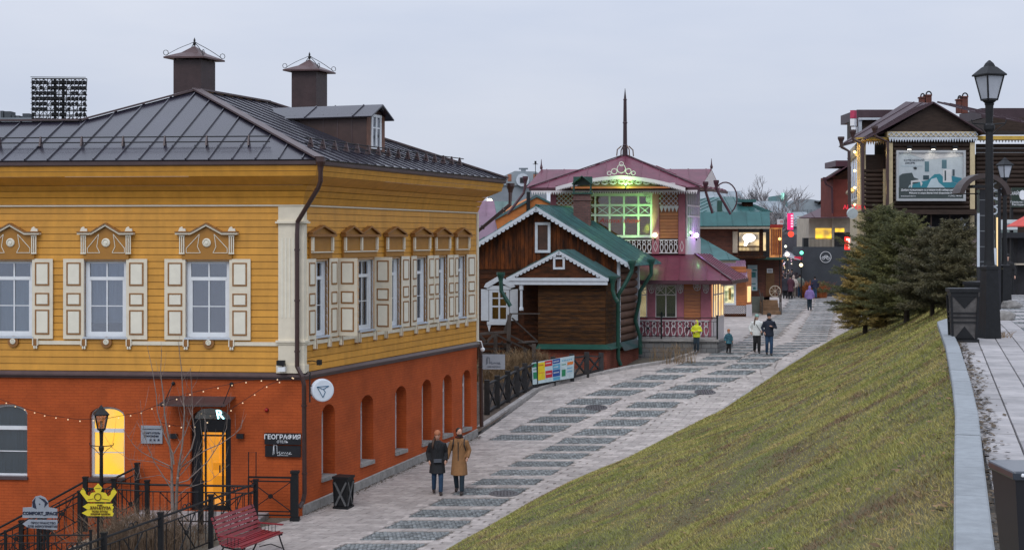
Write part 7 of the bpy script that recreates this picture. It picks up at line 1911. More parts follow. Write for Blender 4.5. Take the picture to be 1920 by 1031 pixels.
# gabled bay roof and main roofs
ap = (1751, 194); fl_, frr = (1640, 256), (1845, 250)
MB().prism(Hb, [Hb.uv(*p, .2) for p in ((1664, 247), (1830, 247), ap)], -.1, .2).build('gable_boards', M_DLOG, HT)
def rp_(px, py, Y): return W(px, py, Y)
A0, A1 = rp_(ap[0], ap[1] - 3, 73.9), rp_(ap[0], ap[1] - 3, 73.9) + V(0, 5.5, 0)
B0 = rp_(1618, 262, 73.9); Bq = B0 + V(0, 5.5, 0); C0 = rp_(1850, 250, 73.9); Cq = C0 + V(0, 5.5, 0)
roof([A0, A1, Bq, B0], M_HROOF, HT, .6, .06, .035); roof([A0, A1, Cq, C0], M_HROOF, HT, .6, .06, .035)
mr0, mr1 = rp_(1700, 200, 80), rp_(2010, 200, 80); me0, me1 = rp_(1574, 270, 74.2), rp_(2010, 256, 74.2)
roof([rp_(1757, 191, 78.5), rp_(1790, 196, 79.5), rp_(2010, 246, 74.3), rp_(1848, 250, 74.3)], M_HROOF, HT, .55, .06, .035)
roof([rp_(1574, 272, 74.2), rp_(1660, 247, 74.6), rp_(1751, 194, 78), rp_(1700, 200, 80)], M_HROOF, HT, .6, .06, .035)
pb('roof_block', M_HROOF, HT, Frame((X_at(1607, 80), 80), 0), 1607, 1722, 206, 224, -4, 0); pb('dormer', M_DLOG, HT, Frame((X_at(1616, 79.5), 79.5), 0), 1612, 1700, 223, 256, -3, 0); pb('dormer_trim', M_GREYW, HT, Frame((X_at(1616, 79.5), 79.5), 0), 1611, 1680, 221, 225, 0, .3); pb('dormer_trim', M_GREYW, HT, Frame((X_at(1616, 79.5), 79.5), 0), 1611, 1616, 225, 248, 0, .2)
pb('roof_block', M_HROOF, HT, Frame((X_at(1860, 81), 81), 0), 1840, 2000, 203, 222, -4, 0); pb('dormer', M_DLOG, HT, Frame((X_at(1860, 80), 80), 0), 1850, 2000, 221, 246, -3, 0)
for x0, x1, y0 in ((1726, 1734, 183), (1736, 1747, 179), (1796, 1803, 187), (1804, 1815, 182)):
    Yk = 80.5; f_ = Frame((X_at(x0, Yk), Yk), 0); c = pb('chimney', M_BRK2, HT, f_, x0, x1, y0, 212, -.4, 0); xm = (x0 + x1) / 2
    pts = [W(xm + (x1 - x0) * .45 * math.cos(q), y0 - 1 - 6 * math.sin(q), Yk) for q in np.linspace(0, math.pi, 8)]; MB().tube(pts, .04, 5).build('cap_hoop', M_BLACK, c); pb('crown', M_BRK2, c, f_, x0 - .8, x1 + .8, y0 - 1.5, y0 + 1, -.45, .05)
for pts in ([(1577, 268), (1578, 276), (1592, 284), (1593, 400)], [(1599, 255), (1600, 262), (1617, 270), (1618, 400)], [(1640, 248), (1642, 256), (1664, 266), (1664, 412)]): pipe([W(x, y, 74.0) for x, y in pts], .08, 'downpipe', M_PIPE, HT, True)
# balcony band, dark undercroft, lower stone wall
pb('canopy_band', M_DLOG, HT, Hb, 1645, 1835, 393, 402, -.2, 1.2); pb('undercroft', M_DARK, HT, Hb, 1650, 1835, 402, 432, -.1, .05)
for x in (1683, 1712, 1745, 1780): pb('post', M_DLOG, HT, Hb, x, x + 2, 402, 434, .9, 1.0)
k = MB(); 
for i in range(50): x = 1660 + i * 3.6; k.bar(Hb(*Hb.uv(x, 426, 1.1), 1.1), Hb(*Hb.uv(x, 434, 1.1), 1.1), .02, .02)
k.bar(Hb(*Hb.uv(1655, 426, 1.1), 1.1), Hb(*Hb.uv(1840, 426, 1.1), 1.1), .04, .04).build('terrace_railing', M_BLACK, HT)
pb('parapet', M_DLOG, HT, Hb, 1650, 1836, 434, 445, .8, 1.2); pb('lower_wall', mat('pinkish_stone_wall', (.20, .15, .14), .8, .2, 2.5), HT, Hb, 1650, 1842, 445, 530, .2, 1.0)
pb('pillar', M_HCR, HT, Hb, 1819, 1827, 404, 432, .3, .5)
# billboard
bb = thing('billboard', Hb(*Hb.uv(1746, 330), .3), 'large framed hotel billboard with a pale living room photo on the log bay', 'billboard'); c0 = .16
f = MB()
for a in ((1681, 1685, 282, 377), (1806.5, 1811, 282, 377), (1685, 1806.5, 282, 286.5), (1685, 1806.5, 372.5, 377)): pb('', None, None, Hb, *a, c0, c0 + .14, mb=f)
f.build('frame', mat('aluminium_frame', (.38, .40, .42), .45, .05), bb)
def bp(name, col, x0, x1, y0, y1, o=0.0, poly=None):
    m = mat('print_' + name, tuple(c * .72 for c in col), .45, .06, 5); c = c0 + .06 + o
    if poly: MB().prism(Hb, [Hb.uv(*p, c) for p in poly], c - .005, c).build('printed_shape', m, bb)
    else: pb('printed_shape', m, bb, Hb, x0, x1, y0, y1, c - .008, c)
bp('pale_room', (.55, .62, .66), 1685, 1806.5, 286.5, 353); bp('charcoal_strip', (.055, .075, .075), 1685, 1806.5, 352, 372.5, .004)
bp('white_ceiling', (.70, .70, .70), 0, 0, 0, 0, .008, [(1700, 287), (1806, 287), (1806, 293), (1738, 300)])
bp('grey_sofa', (.05, .075, .08), 0, 0, 0, 0, .012, [(1686, 352), (1686, 330), (1692, 326), (1710, 324), (1714, 333), (1722, 336), (1722, 343), (1705, 347), (1703, 352)])
bp('teal_floor', (.03, .26, .33), 0, 0, 0, 0, .008, [(1704, 352), (1716, 343), (1740, 338), (1752, 327), (1762, 326), (1775, 338), (1800, 346), (1800, 352)])
bp('pale_blue', (.55, .68, .74), 0, 0, 0, 0, .014, [(1738, 352), (1746, 336), (1756, 333), (1760, 342), (1772, 352)]); bp('window_blue', (.10, .20, .24), 1734, 1742, 303, 322, .012); bp('window_blue', (.10, .20, .24), 1766, 1775, 300, 316, .012)
bp('white_table', (.72, .74, .75), 0, 0, 0, 0, .018, [(1708, 352), (1708, 339), (1725, 337), (1730, 344), (1727, 350), (1725, 341), (1711, 342), (1710, 352)])
bp('dark_blue_chair', (.03, .07, .09), 1731, 1742, 329, 337, .014); bp('white_unit', (.72, .74, .75), 1768, 1784, 318, 342, .016); bp('shelf_dark', (.04, .07, .08), 1771, 1774, 320, 339, .02); bp('teal_sofa', (.02, .22, .30), 0, 0, 0, 0, .014, [(1784, 330), (1803, 334), (1804, 346), (1786, 341)])
bp('blue_stripe', (.30, .42, .50), 1690, 1730, 311.5, 312.2, .01); bp('door_dark', (.05, .08, .10), 1786, 1790, 318, 330, .018); bp('pendant', (.03, .04, .05), 0, 0, 0, 0, .018, [(1712, 315), (1716, 313), (1720, 315), (1718, 318), (1715, 318)])
bu = lambda px: Hb.u(px, c0 + .07); bz = lambda py: Hb.uv(1746, py, c0 + .07)[1]
text('КУПЕЧЕСКИЙ', Hb, bu(1714), bz(301), .115, M_INK, bb, c=c0 + .075, xs=1.3); text('ДВОРЪ', Hb, bu(1706.5), bz(306), .115, M_INK, bb, c=c0 + .075, xs=1.2)
text('Добро пожаловать в уникальный сибирский отель', Hb, bu(1746), bz(356.5), .125, M_WHT, bb, c=c0 + .08, bold=.002, xs=.97); text('Welcome to unique siberian hotel «Kupechesky Dvor»', Hb, bu(1748), bz(362), .115, M_WHT, bb, c=c0 + .08, bold=.002, xs=.9)
text('www.kupechdvor.ru', Hb, bu(1703), bz(367.8), .09, M_WHT, bb, c=c0 + .08); text('+7 (3952) 798-000', Hb, bu(1790), bz(367.8), .09, M_WHT, bb, c=c0 + .08)
for x, on in ((1705, 0), (1750, 1), (1791, 1)):
    P = Hb(*Hb.uv(x, 278, .6), .6); t = thing('spotlight', P, {1705: 'left', 1750: 'middle', 1791: 'right'}[x] + ' spotlight on an arm above the billboard', 'spotlight'); MB().box(Frame(P.xy, 0, P.z), -.12, .12, -.06, .12, -.1, .08).build('housing', M_BLACK, t); MB().tube([P + V(0, .5, .1), P + V(0, .1, .12)], .02, 5).build('arm', M_BLACK, t)
    MB().box(Frame(P.xy, 0, P.z), -.08, .08, -.075, -.062, -.08, .06).build('lens', glow('spot_lens', (1, .93, .8), 8), t)
    l = bpy.data.lights.new('spot_light', 'SPOT'); l.energy = 4 if on else 1.5; l.spot_size = R(110); l.spot_blend = .8; l.color = (1, .95, .85); o = bpy.data.objects.new('spot_light', l); COL.objects.link(o); o.parent = t; o.location = (0, 0, -.12); o.rotation_euler = (R(38), 0, 0)
# pharmacy letters, oval lamp, neon
t = thing('red_letters', W(1603, 389, 74), 'small red illuminated pharmacy letters on the corner of the log hotel', 'sign'); text('АПТЕКА', Frame((X_at(1602, 74), 74), 0), 0, zz(389, 74), .28, glow('red_letter_glow', (.8, .02, .05), 1.0), t, bold=.006)
P = W(1598, 400, 73.6); t = thing('oval_sign', P, 'pale oval disc sign on a bracket at the hotel corner', 'sign'); MB().lathe(P, [(0, -.06), (.27, -.06), (.27, .06), (0, .07)], 20, V(.15, -.9, -.25).normalized()).build('disc', mat('pale_disc', (.5, .56, .58), .4, .08), t); MB().bar(P, P + V(.7, .3, .1), .05).build('bracket', M_BLACK, t)
P = W(1594, 455, 100); t = thing('red_neon_sign', P, 'blurred red and white neon sign glowing behind the spruce branches', 'sign'); Nf = Frame((P.x, P.y), 0)
pb('white_neon', glow('white_red_neon', (1, .5, .4), 2.5), t, Nf, 1587, 1599, 447, 451, 0, .05); pb('white_neon', MATS['white_red_neon'], t, Nf, 1591, 1595, 451, 466, 0, .06); pb('red_neon', glow('deep_red_neon', (1, .03, .02), 1.6), t, Nf, 1584, 1604, 444, 468, -.1, -.02)
t = thing('red_letter_stack', W(1598, 216, 79), 'small pink and white letter boxes standing on the hotel roof edge', 'sign'); Lf = Frame((X_at(1594, 79), 79), R(-35))
for y0, y1, x0, c_ in ((207, 222, 1594, 'pinkbox'), (223, 236, 1594, 'w'), (238, 250, 1596, 'w')): pb('letter_box', mat('pink_red_box', (.45, .04, .10), .5) if c_ == 'pinkbox' else M_WHT, t, Lf, x0, x0 + 8, y0, y1, -.3, 0)

# ================================================================ UPPER PROMENADE
lamp_post(on_path(1855, 634).x, on_path(1855, 634).y, zp(on_path(1855, 634).y), (634 - 115) / (F / on_path(1855, 634).y), 'tall black street lamp with frosted lantern standing nearest beside the litter bin', s=.66, base=1.22, bw=.205, r=.08)
YL2 = 46.0; zL = zp(YL2)
lamp_post(X_at(1884, YL2), YL2, zL, zz(296, YL2) - zL, 'second black street lamp just right of and behind the tall near one', s=.62, base=1.2, bw=.22)
for px, py, Y, lab in ((1803.5, 408, 62, 'small distant street lamp in front of the hotel terrace, right one of two'), (1743, 422, 68, 'small distant street lamp behind the spruce tops, left one of two')): lamp_post(X_at(px, Y), Y, zp(Y), zz(py, Y) - zp(Y), lab, s=.5, base=.4, bw=.12, r=.05, arms=False)
P = on_path(1805, 640); b2_ = make_bin(P, 'near litter bin with dull grey panels beside the granite kerb', H=.88, w=.46, kind=1); b2_.rotation_euler = (0, 0, R(-8))
Pn = on_path(1838, 610); b3 = dup(b2_, None, Pn, R(35), 'second litter bin half hidden behind the tall lamp base')
for o_ in (b2_, b3): o_['group'] = 'litter bins on the promenade'
for (px, py, rx, lab) in ((1882, 600, .34, 'rounded grey boulder right of the tall lamp base'), (1800, 588, .3, 'small grey boulder behind the near litter bin'), (1896, 578, .38, 'flat grey boulder further along the promenade')):
    P = on_path(px, py); t = MB().ico(P + V(0, 0, .07), rx, 3, .35, (.75, .6, .42)).build('boulder', mat('rough_boulder', (.16, .15, .14), .9, .35, 5, .8, 25, col2=(.28, .27, .26)), None, smooth=True)
    t.data.transform(Matrix.Translation(-P)); t.location = P; tag(t, lab, 'boulder')
# bin with rings at the right edge of the picture, very near
YN = 5.75; PN = V(X_at(1956, YN), YN, zp(YN)); nb = thing('litter_bin', PN, 'black bin tapering downwards with curved tube feet, cut off by the right edge', 'litter bin'); f_ = world_frame(PN.x, PN.y, PN.z); hz = CZ - (872 - HY) * YN / F - PN.z
MB().hexa([f_(a * .115, .26, b * .10) for a, b in ((-1, -1), (1, -1), (1, 1), (-1, 1))] + [f_(a * .155, hz - .03, b * .14) for a, b in ((-1, -1), (1, -1), (1, 1), (-1, 1))]).build('bin_body', M_BLACK2, nb)
o = MB().box(f_, -.165, .165, hz - .035, hz, -.15, .15).build('rim', mat('blue_black_rim', (.03, .04, .055), .3, .1, 8, coat=.5), nb); bv = o.modifiers.new('bevel', 'BEVEL'); bv.width = .008; bv.segments = 2
MB().ico(f_(-.13, hz - .015, .152), .008, 1).build('rivet', M_WHT, nb)
for sx in (-1, 1):
    for yy in (-.1, .08): MB().tube([f_(sx * .10 + sx * .10 * math.sin(q) * 1.0, .12 + .16 * math.cos(q), yy) for q in np.linspace(-.3, 3.3, 12)], .014, 8).build('tube_foot', M_BLACK, nb)
# arched display stand
YA = 38.5; az = lambda py: zz(py, YA); ast = thing('arched_stand', W(1845, 560, YA), 'brown arched display stand with a glass pillar and white posters behind the tall lamp', 'display stand'); Af = Frame((X_at(1840, YA), YA), 0); au = lambda px: Af.u(px)
k = MB(); arc_o = [(au(1840) + (au(1889) - au(1840)) * math.cos(q), az(372) + (az(326) - az(372)) * math.sin(q)) for q in np.linspace(.15, math.pi - .2, 16)]; rings = []
for i, (a, b) in enumerate(arc_o):
    q = np.linspace(.15, math.pi - .2, 16)[i]; da_, db_ = -.12 * math.cos(q), -.12 * math.sin(q)
    rings.append([Af(a, b, .35), Af(a + da_, b + db_, .35), Af(a + da_, b + db_, -.35), Af(a, b, -.35)])
k.loft(rings).build('arch', mat('dark_brown_arch_sheet', (.055, .04, .038), .5, .15, 4, spec=.4), ast)
MB().box(Af, au(1800), au(1884), az(364.5), az(362.5), -.02, .02).box(Af, au(1815), au(1850), az(353), az(348), -.02, .4).build('tie_bar', M_BLACK, ast)
for x0, x1, y0, y1, c_, nm in ((1834, 1846, 356, 545, M_BLACK2, 'pillar'), (1868, 1874, 355, 580, M_BLACK2, 'pillar')): MB().box(Af, au(x0), au(x1), az(y1), az(y0), -.12, .12).build(nm, c_, ast)
for x0, x1, y0, y1, nm, m_ in ((1829, 1833.5, 400, 500, 'poster', M_GREYW), (1846.5, 1850, 370, 495, 'glass_edge', M_KERB), (1860, 1866, 465, 510, 'poster', M_GREYW), (1865, 1867.5, 408, 505, 'lit_edge', glow('warm_edge', (1, .72, .35), .9))): MB().box(Af, au(x0), au(x1), az(y1), az(y0), .125, .15).build(nm, m_, ast)
k = MB()
for q in range(4):
    cx_, cz_ = au(1868 - q * 3), az(350 + q * 15); pts = [Af(cx_ + .13 * math.cos(w), cz_ + .1 * math.sin(w), .1) for w in np.linspace(0, 6.283, 9)]
    for a, b in zip(pts[:-1], pts[1:]): k.bar(a, b, .025, .03)
k.build('scrollwork', M_GREYW, ast)
for y in (375, 404, 433, 462, 490): MB().box(Af, au(1834), au(1846), az(y + .8), az(y), .121, .128).build('glass_joint', M_KERB, ast)
# cafe corner at the right edge
CE = thing('cafe_pavilion', W(1910, 560, 60), 'dark cafe pavilion with signs at the right edge beyond the lamps', 'pavilion'); Cf = Frame((X_at(1897, 60), 60), 0)
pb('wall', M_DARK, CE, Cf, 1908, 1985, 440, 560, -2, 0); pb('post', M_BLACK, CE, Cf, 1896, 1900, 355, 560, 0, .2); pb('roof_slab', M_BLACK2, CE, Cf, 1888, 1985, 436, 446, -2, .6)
pb('stone_wall', brick_mat('grey_tiles', (.16, .2, .2), (.2, .22, .2), (.1, .1, .1), .5, .2, .02), CE, Frame((X_at(1870, 66), 66), 0), 1868, 1908, 432, 545, -.3, 0)
pb('counter', M_TAN, CE, Cf, 1905, 1985, 494, 497, 0, .4)
t = thing('green_shop_sign', Cf(*Cf.uv(1910, 371), .2), 'dark green shop sign with pale lettering and a leaf emblem at the right edge', 'sign'); pb('board', mat('dark_green_board', (.012, .03, .02), .5), t, Cf, 1897, 1960, 352, 389, .2, .3)
text('МАЙЯ', Cf, Cf.u(1904.5, .3), Cf.uv(1904, 363, .3)[1], .19, M_WHT, t, c=.31, xs=.8); text('Гранд-кафе', Cf, Cf.u(1909, .3), Cf.uv(1904, 379, .3)[1], .11, M_WHT, t, c=.31); text('Ресторан', Cf, Cf.u(1909, .3), Cf.uv(1904, 384, .3)[1], .11, M_WHT, t, c=.31)
cc_, cz_ = Cf.uv(1917, 366, .3); MB().prism(Cf, [(cc_ + .13 * math.sin(q), cz_ + .2 * math.cos(q)) for q in np.linspace(0, 6.283, 12)[:-1]], .3, .32).build('leaf_emblem', M_WHT, t)
t = thing('white_hanging_sign', Cf(*Cf.uv(1892, 422), .5), 'two white square panels with scribbled lettering hanging behind the second lamp', 'sign')
for x0, x1 in ((1872, 1881), (1888.5, 1908)): pb('board', mat('pale_sign_panel', (.55, .6, .62), .5, .1, 6), t, Cf, x0, x1, 412, 431, .5, .56); pb('board_edge', M_BLACK, t, Cf, x0 - .7, x1 + .7, 411, 432, .47, .495)
text('МАГАЗИН', Cf, Cf.u(1898, .56), Cf.uv(1898, 421, .56)[1], .09, M_INK, t, c=.57)
P = W(1937, 425, 56); t = thing('red_parasol', V(P.x, P.y, zp(56)), 'coral red parasol at the right edge above the cafe counter', 'parasol'); ztp = zz(396, 56); zbt = zz(424, 56)
cv = MB(); top = V(P.x, P.y, ztp); rim_ = [V(P.x + 1.0 * math.cos(q), P.y + 1.0 * math.sin(q), zbt) for q in np.linspace(0, 6.283, 9)[:-1]]
for i in range(8): cv.add([top, rim_[i], rim_[(i + 1) % 8], top - V(0, 0, .03), rim_[i] - V(0, 0, .03), rim_[(i + 1) % 8] - V(0, 0, .03)], [(0, 1, 2), (5, 4, 3), (1, 4, 5, 2)])
cv.build('canopy', mat('coral_fabric', (.55, .075, .06), .7), t); MB().tube([V(P.x, P.y, zp(56)), top], .03, 6).build('pole', M_WHT, t)
# ================================================================ FAR ROOFS AND THE SKYLINE
def block(name, lab, px0, px1, py0, Y, m, roofm=None, depth=8, rise=0, cat='building', base=None):
    t = thing(name, V(X_at((px0 + px1) / 2, Y), Y, base if base is not None else zs(Y)), lab, cat); f_ = Frame((X_at(px0, Y), Y), 0); w = X_at(px1, Y) - X_at(px0, Y); z1 = zz(py0, Y)
    MB().box(f_, 0, w, t.location.z - 1, z1, -depth, 0).build('wall', m, t)
    if roofm:
        r0, r1 = f_(-.3, z1, .3), f_(w + .3, z1, .3); 
        if rise: 
            m0, m1 = f_(w * .0, z1 + rise, -depth / 2), f_(w, z1 + rise, -depth / 2); roof([r0, r1, m1, m0], roofm, t, 1.1, .08, .05); roof([m0, m1, f_(w + .3, z1, -depth - .3), f_(-.3, z1, -depth - .3)], roofm, t, 1.1, .08, .05)
            MB().add([f_(0, z1, 0), f_(0, z1 + rise, -depth / 2), f_(0, z1, -depth)], [(0, 1, 2)]).add([f_(w, z1, 0), f_(w, z1 + rise, -depth / 2), f_(w, z1, -depth)], [(0, 1, 2)]).build('gable', m, t)
    return t, f_, w, z1
M_FAR = mat('far_grey_render', (.20, .23, .26), .85, .15, .4); M_FARG = mat('far_grey_roof', (.24, .28, .31), .6, .15, .5); M_LILAC = mat('far_lilac_roof', (.19, .11, .16), .6, .12, 1, orand=.1); M_TEAL = mat('far_teal_panel', (.10, .24, .25), .6, .12, .6)
M_OBR = brick_mat('orange_brick_gable', (.55, .19, .05), (.48, .16, .04), (.42, .17, .06), bump=.3)
t = thing('orange_brick_house', W(980, 470, 82), 'bright orange brick gable house with green roof behind the log house', 'house'); f_ = Frame((X_at(928, 82), 82), R(6)); 
MB().prism(f_, [f_.uv(*p) for p in ((905, 500), (1048, 500), (1046, 388), (1006, 368), (958, 392), (930, 412), (905, 425))], -5, 0).build('gable_wall', M_OBR, t)
for a, b in (((900, 424), (1006, 366)), ((1006, 366), (1050, 388))): P0_, P1_ = f_(*f_.uv(*a), .1), f_(*f_.uv(*b), .1); roof([P0_, P1_, P1_ + V(0, 5, 0), P0_ + V(0, 5, 0)], M_GREEN, t, 1.0, .1, .03)
pb('flue', M_BLACK, t, f_, 988, 994, 360, 420, .1, .4)
t, f_, w, z1 = block('lilac_roof_house', 'low house with lilac metal roof just behind the corner downpipe', 850, 925, 452, 70, M_REDW, M_LILAC, 6, 1.2); pb('roof_window', M_TEAL, t, f_, 900, 922, 408, 424, -3.4, -3.0)
block('lilac_roof_house', 'farther lilac roofed house between the yellow house and the orange gable', 850, 925, 425, 88, M_REDW, M_LILAC, 6, 1.6)
t, f_, w, z1 = block('grey_domed_building', 'far grey building with a curved roof and round dormer left of the pink roof', 915, 1025, 348, 170, M_FAR, None, 10)
MB().prism(f_, [f_.uv(*p) for p in ((930, 348), (1020, 348), (1018, 330), (1005, 322), (965, 321), (945, 330))], -8, .2).build('roof', M_FARG, t); k = MB().lathe(f_(*f_.uv(980, 338), .2), [(0, 0), (.75, 0), (.75, .3), (0, .3)], 14, V(0, -1, 0)); k.build('round_dormer', M_GREYW, t); pb('dormer_window', M_DARK, t, f_, 975, 985, 333, 343, .5, .6)
pb('roof_vent', M_FAR, t, f_, 973, 990, 315, 317.5, -2, -1); pb('roof_vent', M_FAR, t, f_, 977, 986, 317, 323, -2, -1)
for x in (956, 1004): pb('rust_patch', mat('rust_patch', (.30, .12, .07), .8), t, f_, x - 4, x + 3, 327, 340, .2, .25)
t = thing('roof_antenna', W(1004, 345, 150), 'thin antenna mast with cross arms on the roofs left of the pink house', 'antenna'); P = W(1004, 345, 150); MB().bar(P, W(1004, 303, 150), .07).bar(W(999, 308, 150), W(1009, 308, 150), .05).bar(W(1000, 326, 150), W(1008, 326, 150), .05).box(Frame(W(1004, 305, 150).xy, 0, W(0, 305, 150).z), -.1, .1, -.15, .15, -.1, .1).build('mast', M_BLACK, t)
t, f_, w, z1 = block('green_far_roof', 'dull green roof ridge between the corner downpipe and the orange gable', 893, 1000, 408, 110, M_FAR, mat('dull_green_roof', (.07, .13, .12), .6, .2, 1), 8, 1.3)
P = W(918, 378, 108); t = thing('distant_lamp', P, 'small bright yellow white lamp glowing over the roofs by the corner downpipe', 'lamp'); MB().ico(P, .22, 2).build('globe', glow('pale_yellow_globe', (1, 1, .72), 4), t, smooth=True); MB().bar(P, P - V(0, 0, 1.5), .08).build('bracket', M_GREYW, t)
t, f_, w, z1 = block('stadium', 'large grey curved stadium building on the skyline', 1478, 1566, 402, 260, M_FAR, None, 30)
MB().prism(f_, [f_.uv(*p) for p in ((1478, 402), (1566, 402), (1560, 392), (1545, 378), (1520, 374), (1500, 374), (1478, 380))], -20, .5).build('curved_roof', M_FARG, t)
for i in range(12): pb('fin', M_FARG, t, f_, 1480 + i * 7, 1481 + i * 7, 392, 420, .5, 1.0)
k = MB()
for p, q in (((1532, 384), (1541, 373)), ((1541, 373), (1548, 376)), ((1548, 376), (1548, 388)), ((1538, 380), (1548, 388)), ((1525, 379), (1548, 384))): k.bar(f_(*f_.uv(*p), 1), f_(*f_.uv(*q), 1), .35)
k.build('roof_truss', M_BLACK, t)
t, f_, w, z1 = block('teal_tower', 'narrow teal panelled tower block on the skyline behind the bare trees', 1462, 1476, 366, 220, M_TEAL, None, 10); pb('lit_top', glow('mint_light', (.4, .95, .8), .9), t, f_, 1465, 1472, 362, 374, .0, .2)
block('apartment_block', 'pale grey blue apartment block left of the teal tower', 1405, 1463, 384, 240, mat('pale_blue_block', (.17, .26, .30), .8, .15, .3), None, 12); block('apartment_block', 'low grey far block behind the green roofed house', 1290, 1400, 384, 200, M_FAR, M_FARG, 12, 2)
for i, (x0, x1, y0, Y, lab) in enumerate(((1390, 1480, 400, 170, 'dim far rooftop just above the stepped green roof'), (1486, 1530, 424, 150, 'dim low building behind the magenta sign'), (1560, 1700, 420, 160, 'dim far roof hidden mostly behind the red brick house'))): block('far_building', lab, x0, x1, y0, Y, M_FAR, M_FARG, 10, 1.5)
t, f_, w, z1 = block('rooftop_plant', 'grey rooftop with air handling boxes at the far left above the roof', -60, 60, 221, 150, M_FAR, None, 10)
for x0, x1, y0 in ((0, 6, 208), (8, 20, 209), (22, 27, 216), (42, 55, 213), (30, 36, 217)): pb('plant_box', mat('dark_plant_box', (.05, .06, .07), .7), t, f_, x0, x1, y0, 222, -2, -.5)
# floodlight mast
YT = 130; t = thing('floodlight_mast', W(110, 226, YT), 'large black lattice floodlight array standing behind the roof at the far left', 'floodlight mast'); T1 = Frame((X_at(110, YT), YT), R(4)); 
x0, x1 = T1.u(60), T1.u(163); za_, zb2 = zz(228, YT), zz(148, YT); k = MB()
for i in range(15): x = lerp(x0, x1, i / 14); k.bar(T1(lerp(x0 + .0, x1 - .25, i / 14), za_, 0), T1(x, zb2, 0), .06)
for i in range(9): z = lerp(za_, zb2, i / 8); k.bar(T1(x0, z, 0), T1(x1, z, 0), .09).bar(T1(x0, z + .08, .5), T1(x1, z + .08, .5), .05)
for i in range(14):
    for j in range(8): a, b = lerp(x0, x1, i / 14), lerp(x0, x1, (i + 1) / 14); z, z2 = lerp(za_, zb2, j / 8), lerp(za_, zb2, (j + 1) / 8); k.bar(T1(a, z if (i + j) % 2 else z2, 0), T1(b, z2 if (i + j) % 2 else z, 0), .045)
for x in (-.35, .35): k.bar(T1(x, za_ - 9, -.2), T1(x, zb2, -.2), .2)
k.build('lattice', M_BLACK, t)
rnd = random.Random(4)
for j in range(8):
    for i in range(14):
        if rnd.random() < .8: a = lerp(x0, x1, (i + .5) / 14); z = lerp(za_, zb2, (j + .35) / 8); MB().lathe(T1(a, z, .1), [(.0, -.1), (.13, -.1), (.17, .12), (0, .12)], 6, V(0, -.9, -.3).normalized()).build('floodlight', M_BLACK, t)
# ================================================================ TREES
def spruce(x, Y, z, H, Rr, label, m, seed, n=15000):
    rs = np.random.RandomState(seed); t = thing('spruce_tree', (x, Y, z), label, 'spruce', 'spruces on the bank')
    MB().tube([(x, Y, z - .1), (x + .02, Y, z + H * .4), (x, Y, z + H * .97)], [.085 * H / 3, .05 * H / 3, .008], 7).build('trunk', mat('spruce_bark', (.055, .042, .032), .9, .3, 8, .6, 30), t)
    tri = []; stems = MB(); nb = int(62 * H); up = np.array([0, 0, 1.0])
    for i in range(nb):
        f = (i + rs.rand()) / nb; f = f ** .9; h = H * (.10 + .89 * f); L = Rr * (1 - f) ** .62 * rs.uniform(.55, 1.18) * (1 if f > .12 else .75 + 2 * f) + .05
        a = i * 2.399 + rs.normal(0, .35); d = np.array([math.cos(a), math.sin(a), 0]); s = np.array([-d[1], d[0], 0]); L *= 1 + .15 * math.sin(3 * a + seed + 5 * f) + .10 * math.sin(2 * a - 9 * f + seed * 2); rise = rs.uniform(-.10, .30) + .5 * f
        P = lambda q: np.array([x, Y, z + h]) + d * (L * q) + up * (L * (rise * q - .38 * q * q + .30 * q ** 3))
        stems.tube([P(0), P(.5), P(1)], [.014, .009, .003], 3, False)
        k = max(5, int(L / .05))
        for j in range(k):
            q = (j + rs.rand()) / k; q = .12 + .88 * q; b = P(q); tl = min(.34, .42 * L * (1.15 - q) + .07)
            for sg in (-1, 1):
                tv = s * sg * rs.uniform(.6, 1) + d * rs.uniform(.5, 1) + up * rs.uniform(-.35, .3); tv /= np.linalg.norm(tv); m_ = max(4, int(tl / .013))
                c = b + tv * (tl * rs.rand(m_, 1)); nd = tv * rs.uniform(.5, 1.1, (m_, 1)) + rs.normal(0, .55, (m_, 3)); nd /= np.linalg.norm(nd, axis=1, keepdims=True); w = np.cross(nd, rs.normal(0, 1, (m_, 3))); w /= np.linalg.norm(w, axis=1, keepdims=True) + 1e-9
                tri.append(np.stack([c - w * .009, c + w * .009, c + nd * rs.uniform(.045, .095, (m_, 1))], 1))
    stems.build('branches', MATS['spruce_bark'], t, kind='stuff'); T = np.concatenate(tri).reshape(-1, 3) - np.array([x, Y, z]); n = len(T) // 3
    me = bpy.data.meshes.new('needles'); me.vertices.add(3 * n); me.vertices.foreach_set('co', T.astype(np.float32).ravel()); me.loops.add(3 * n); me.loops.foreach_set('vertex_index', np.arange(3 * n, dtype=np.int32)); me.polygons.add(n); me.polygons.foreach_set('loop_start', np.arange(0, 3 * n, 3, dtype=np.int32)); me.update(calc_edges=True); me.materials.append(m)
    o = bpy.data.objects.new('crown', me); COL.objects.link(o); o.parent = t; o['kind'] = 'stuff'; print('spruce', n)
NA = mat('olive_spruce_needles', (.22, .19, .06), .6, .3, 1.6, irand=.5, col2=(.50, .35, .11)); NB_ = mat('dark_spruce_needles', (.060, .072, .028), .6, .3, 1.6, irand=.5, col2=(.17, .165, .055)); NC = mat('brownish_spruce_needles', (.060, .060, .028), .6, .3, 1.6, irand=.45, col2=(.14, .12, .055))
def on_bank(px, py):
    Y = 20.0
    while Y < 110 and HY + F * (CZ - ground_z(X_at(px, Y), Y)) / Y > py: Y += .1
    return Y
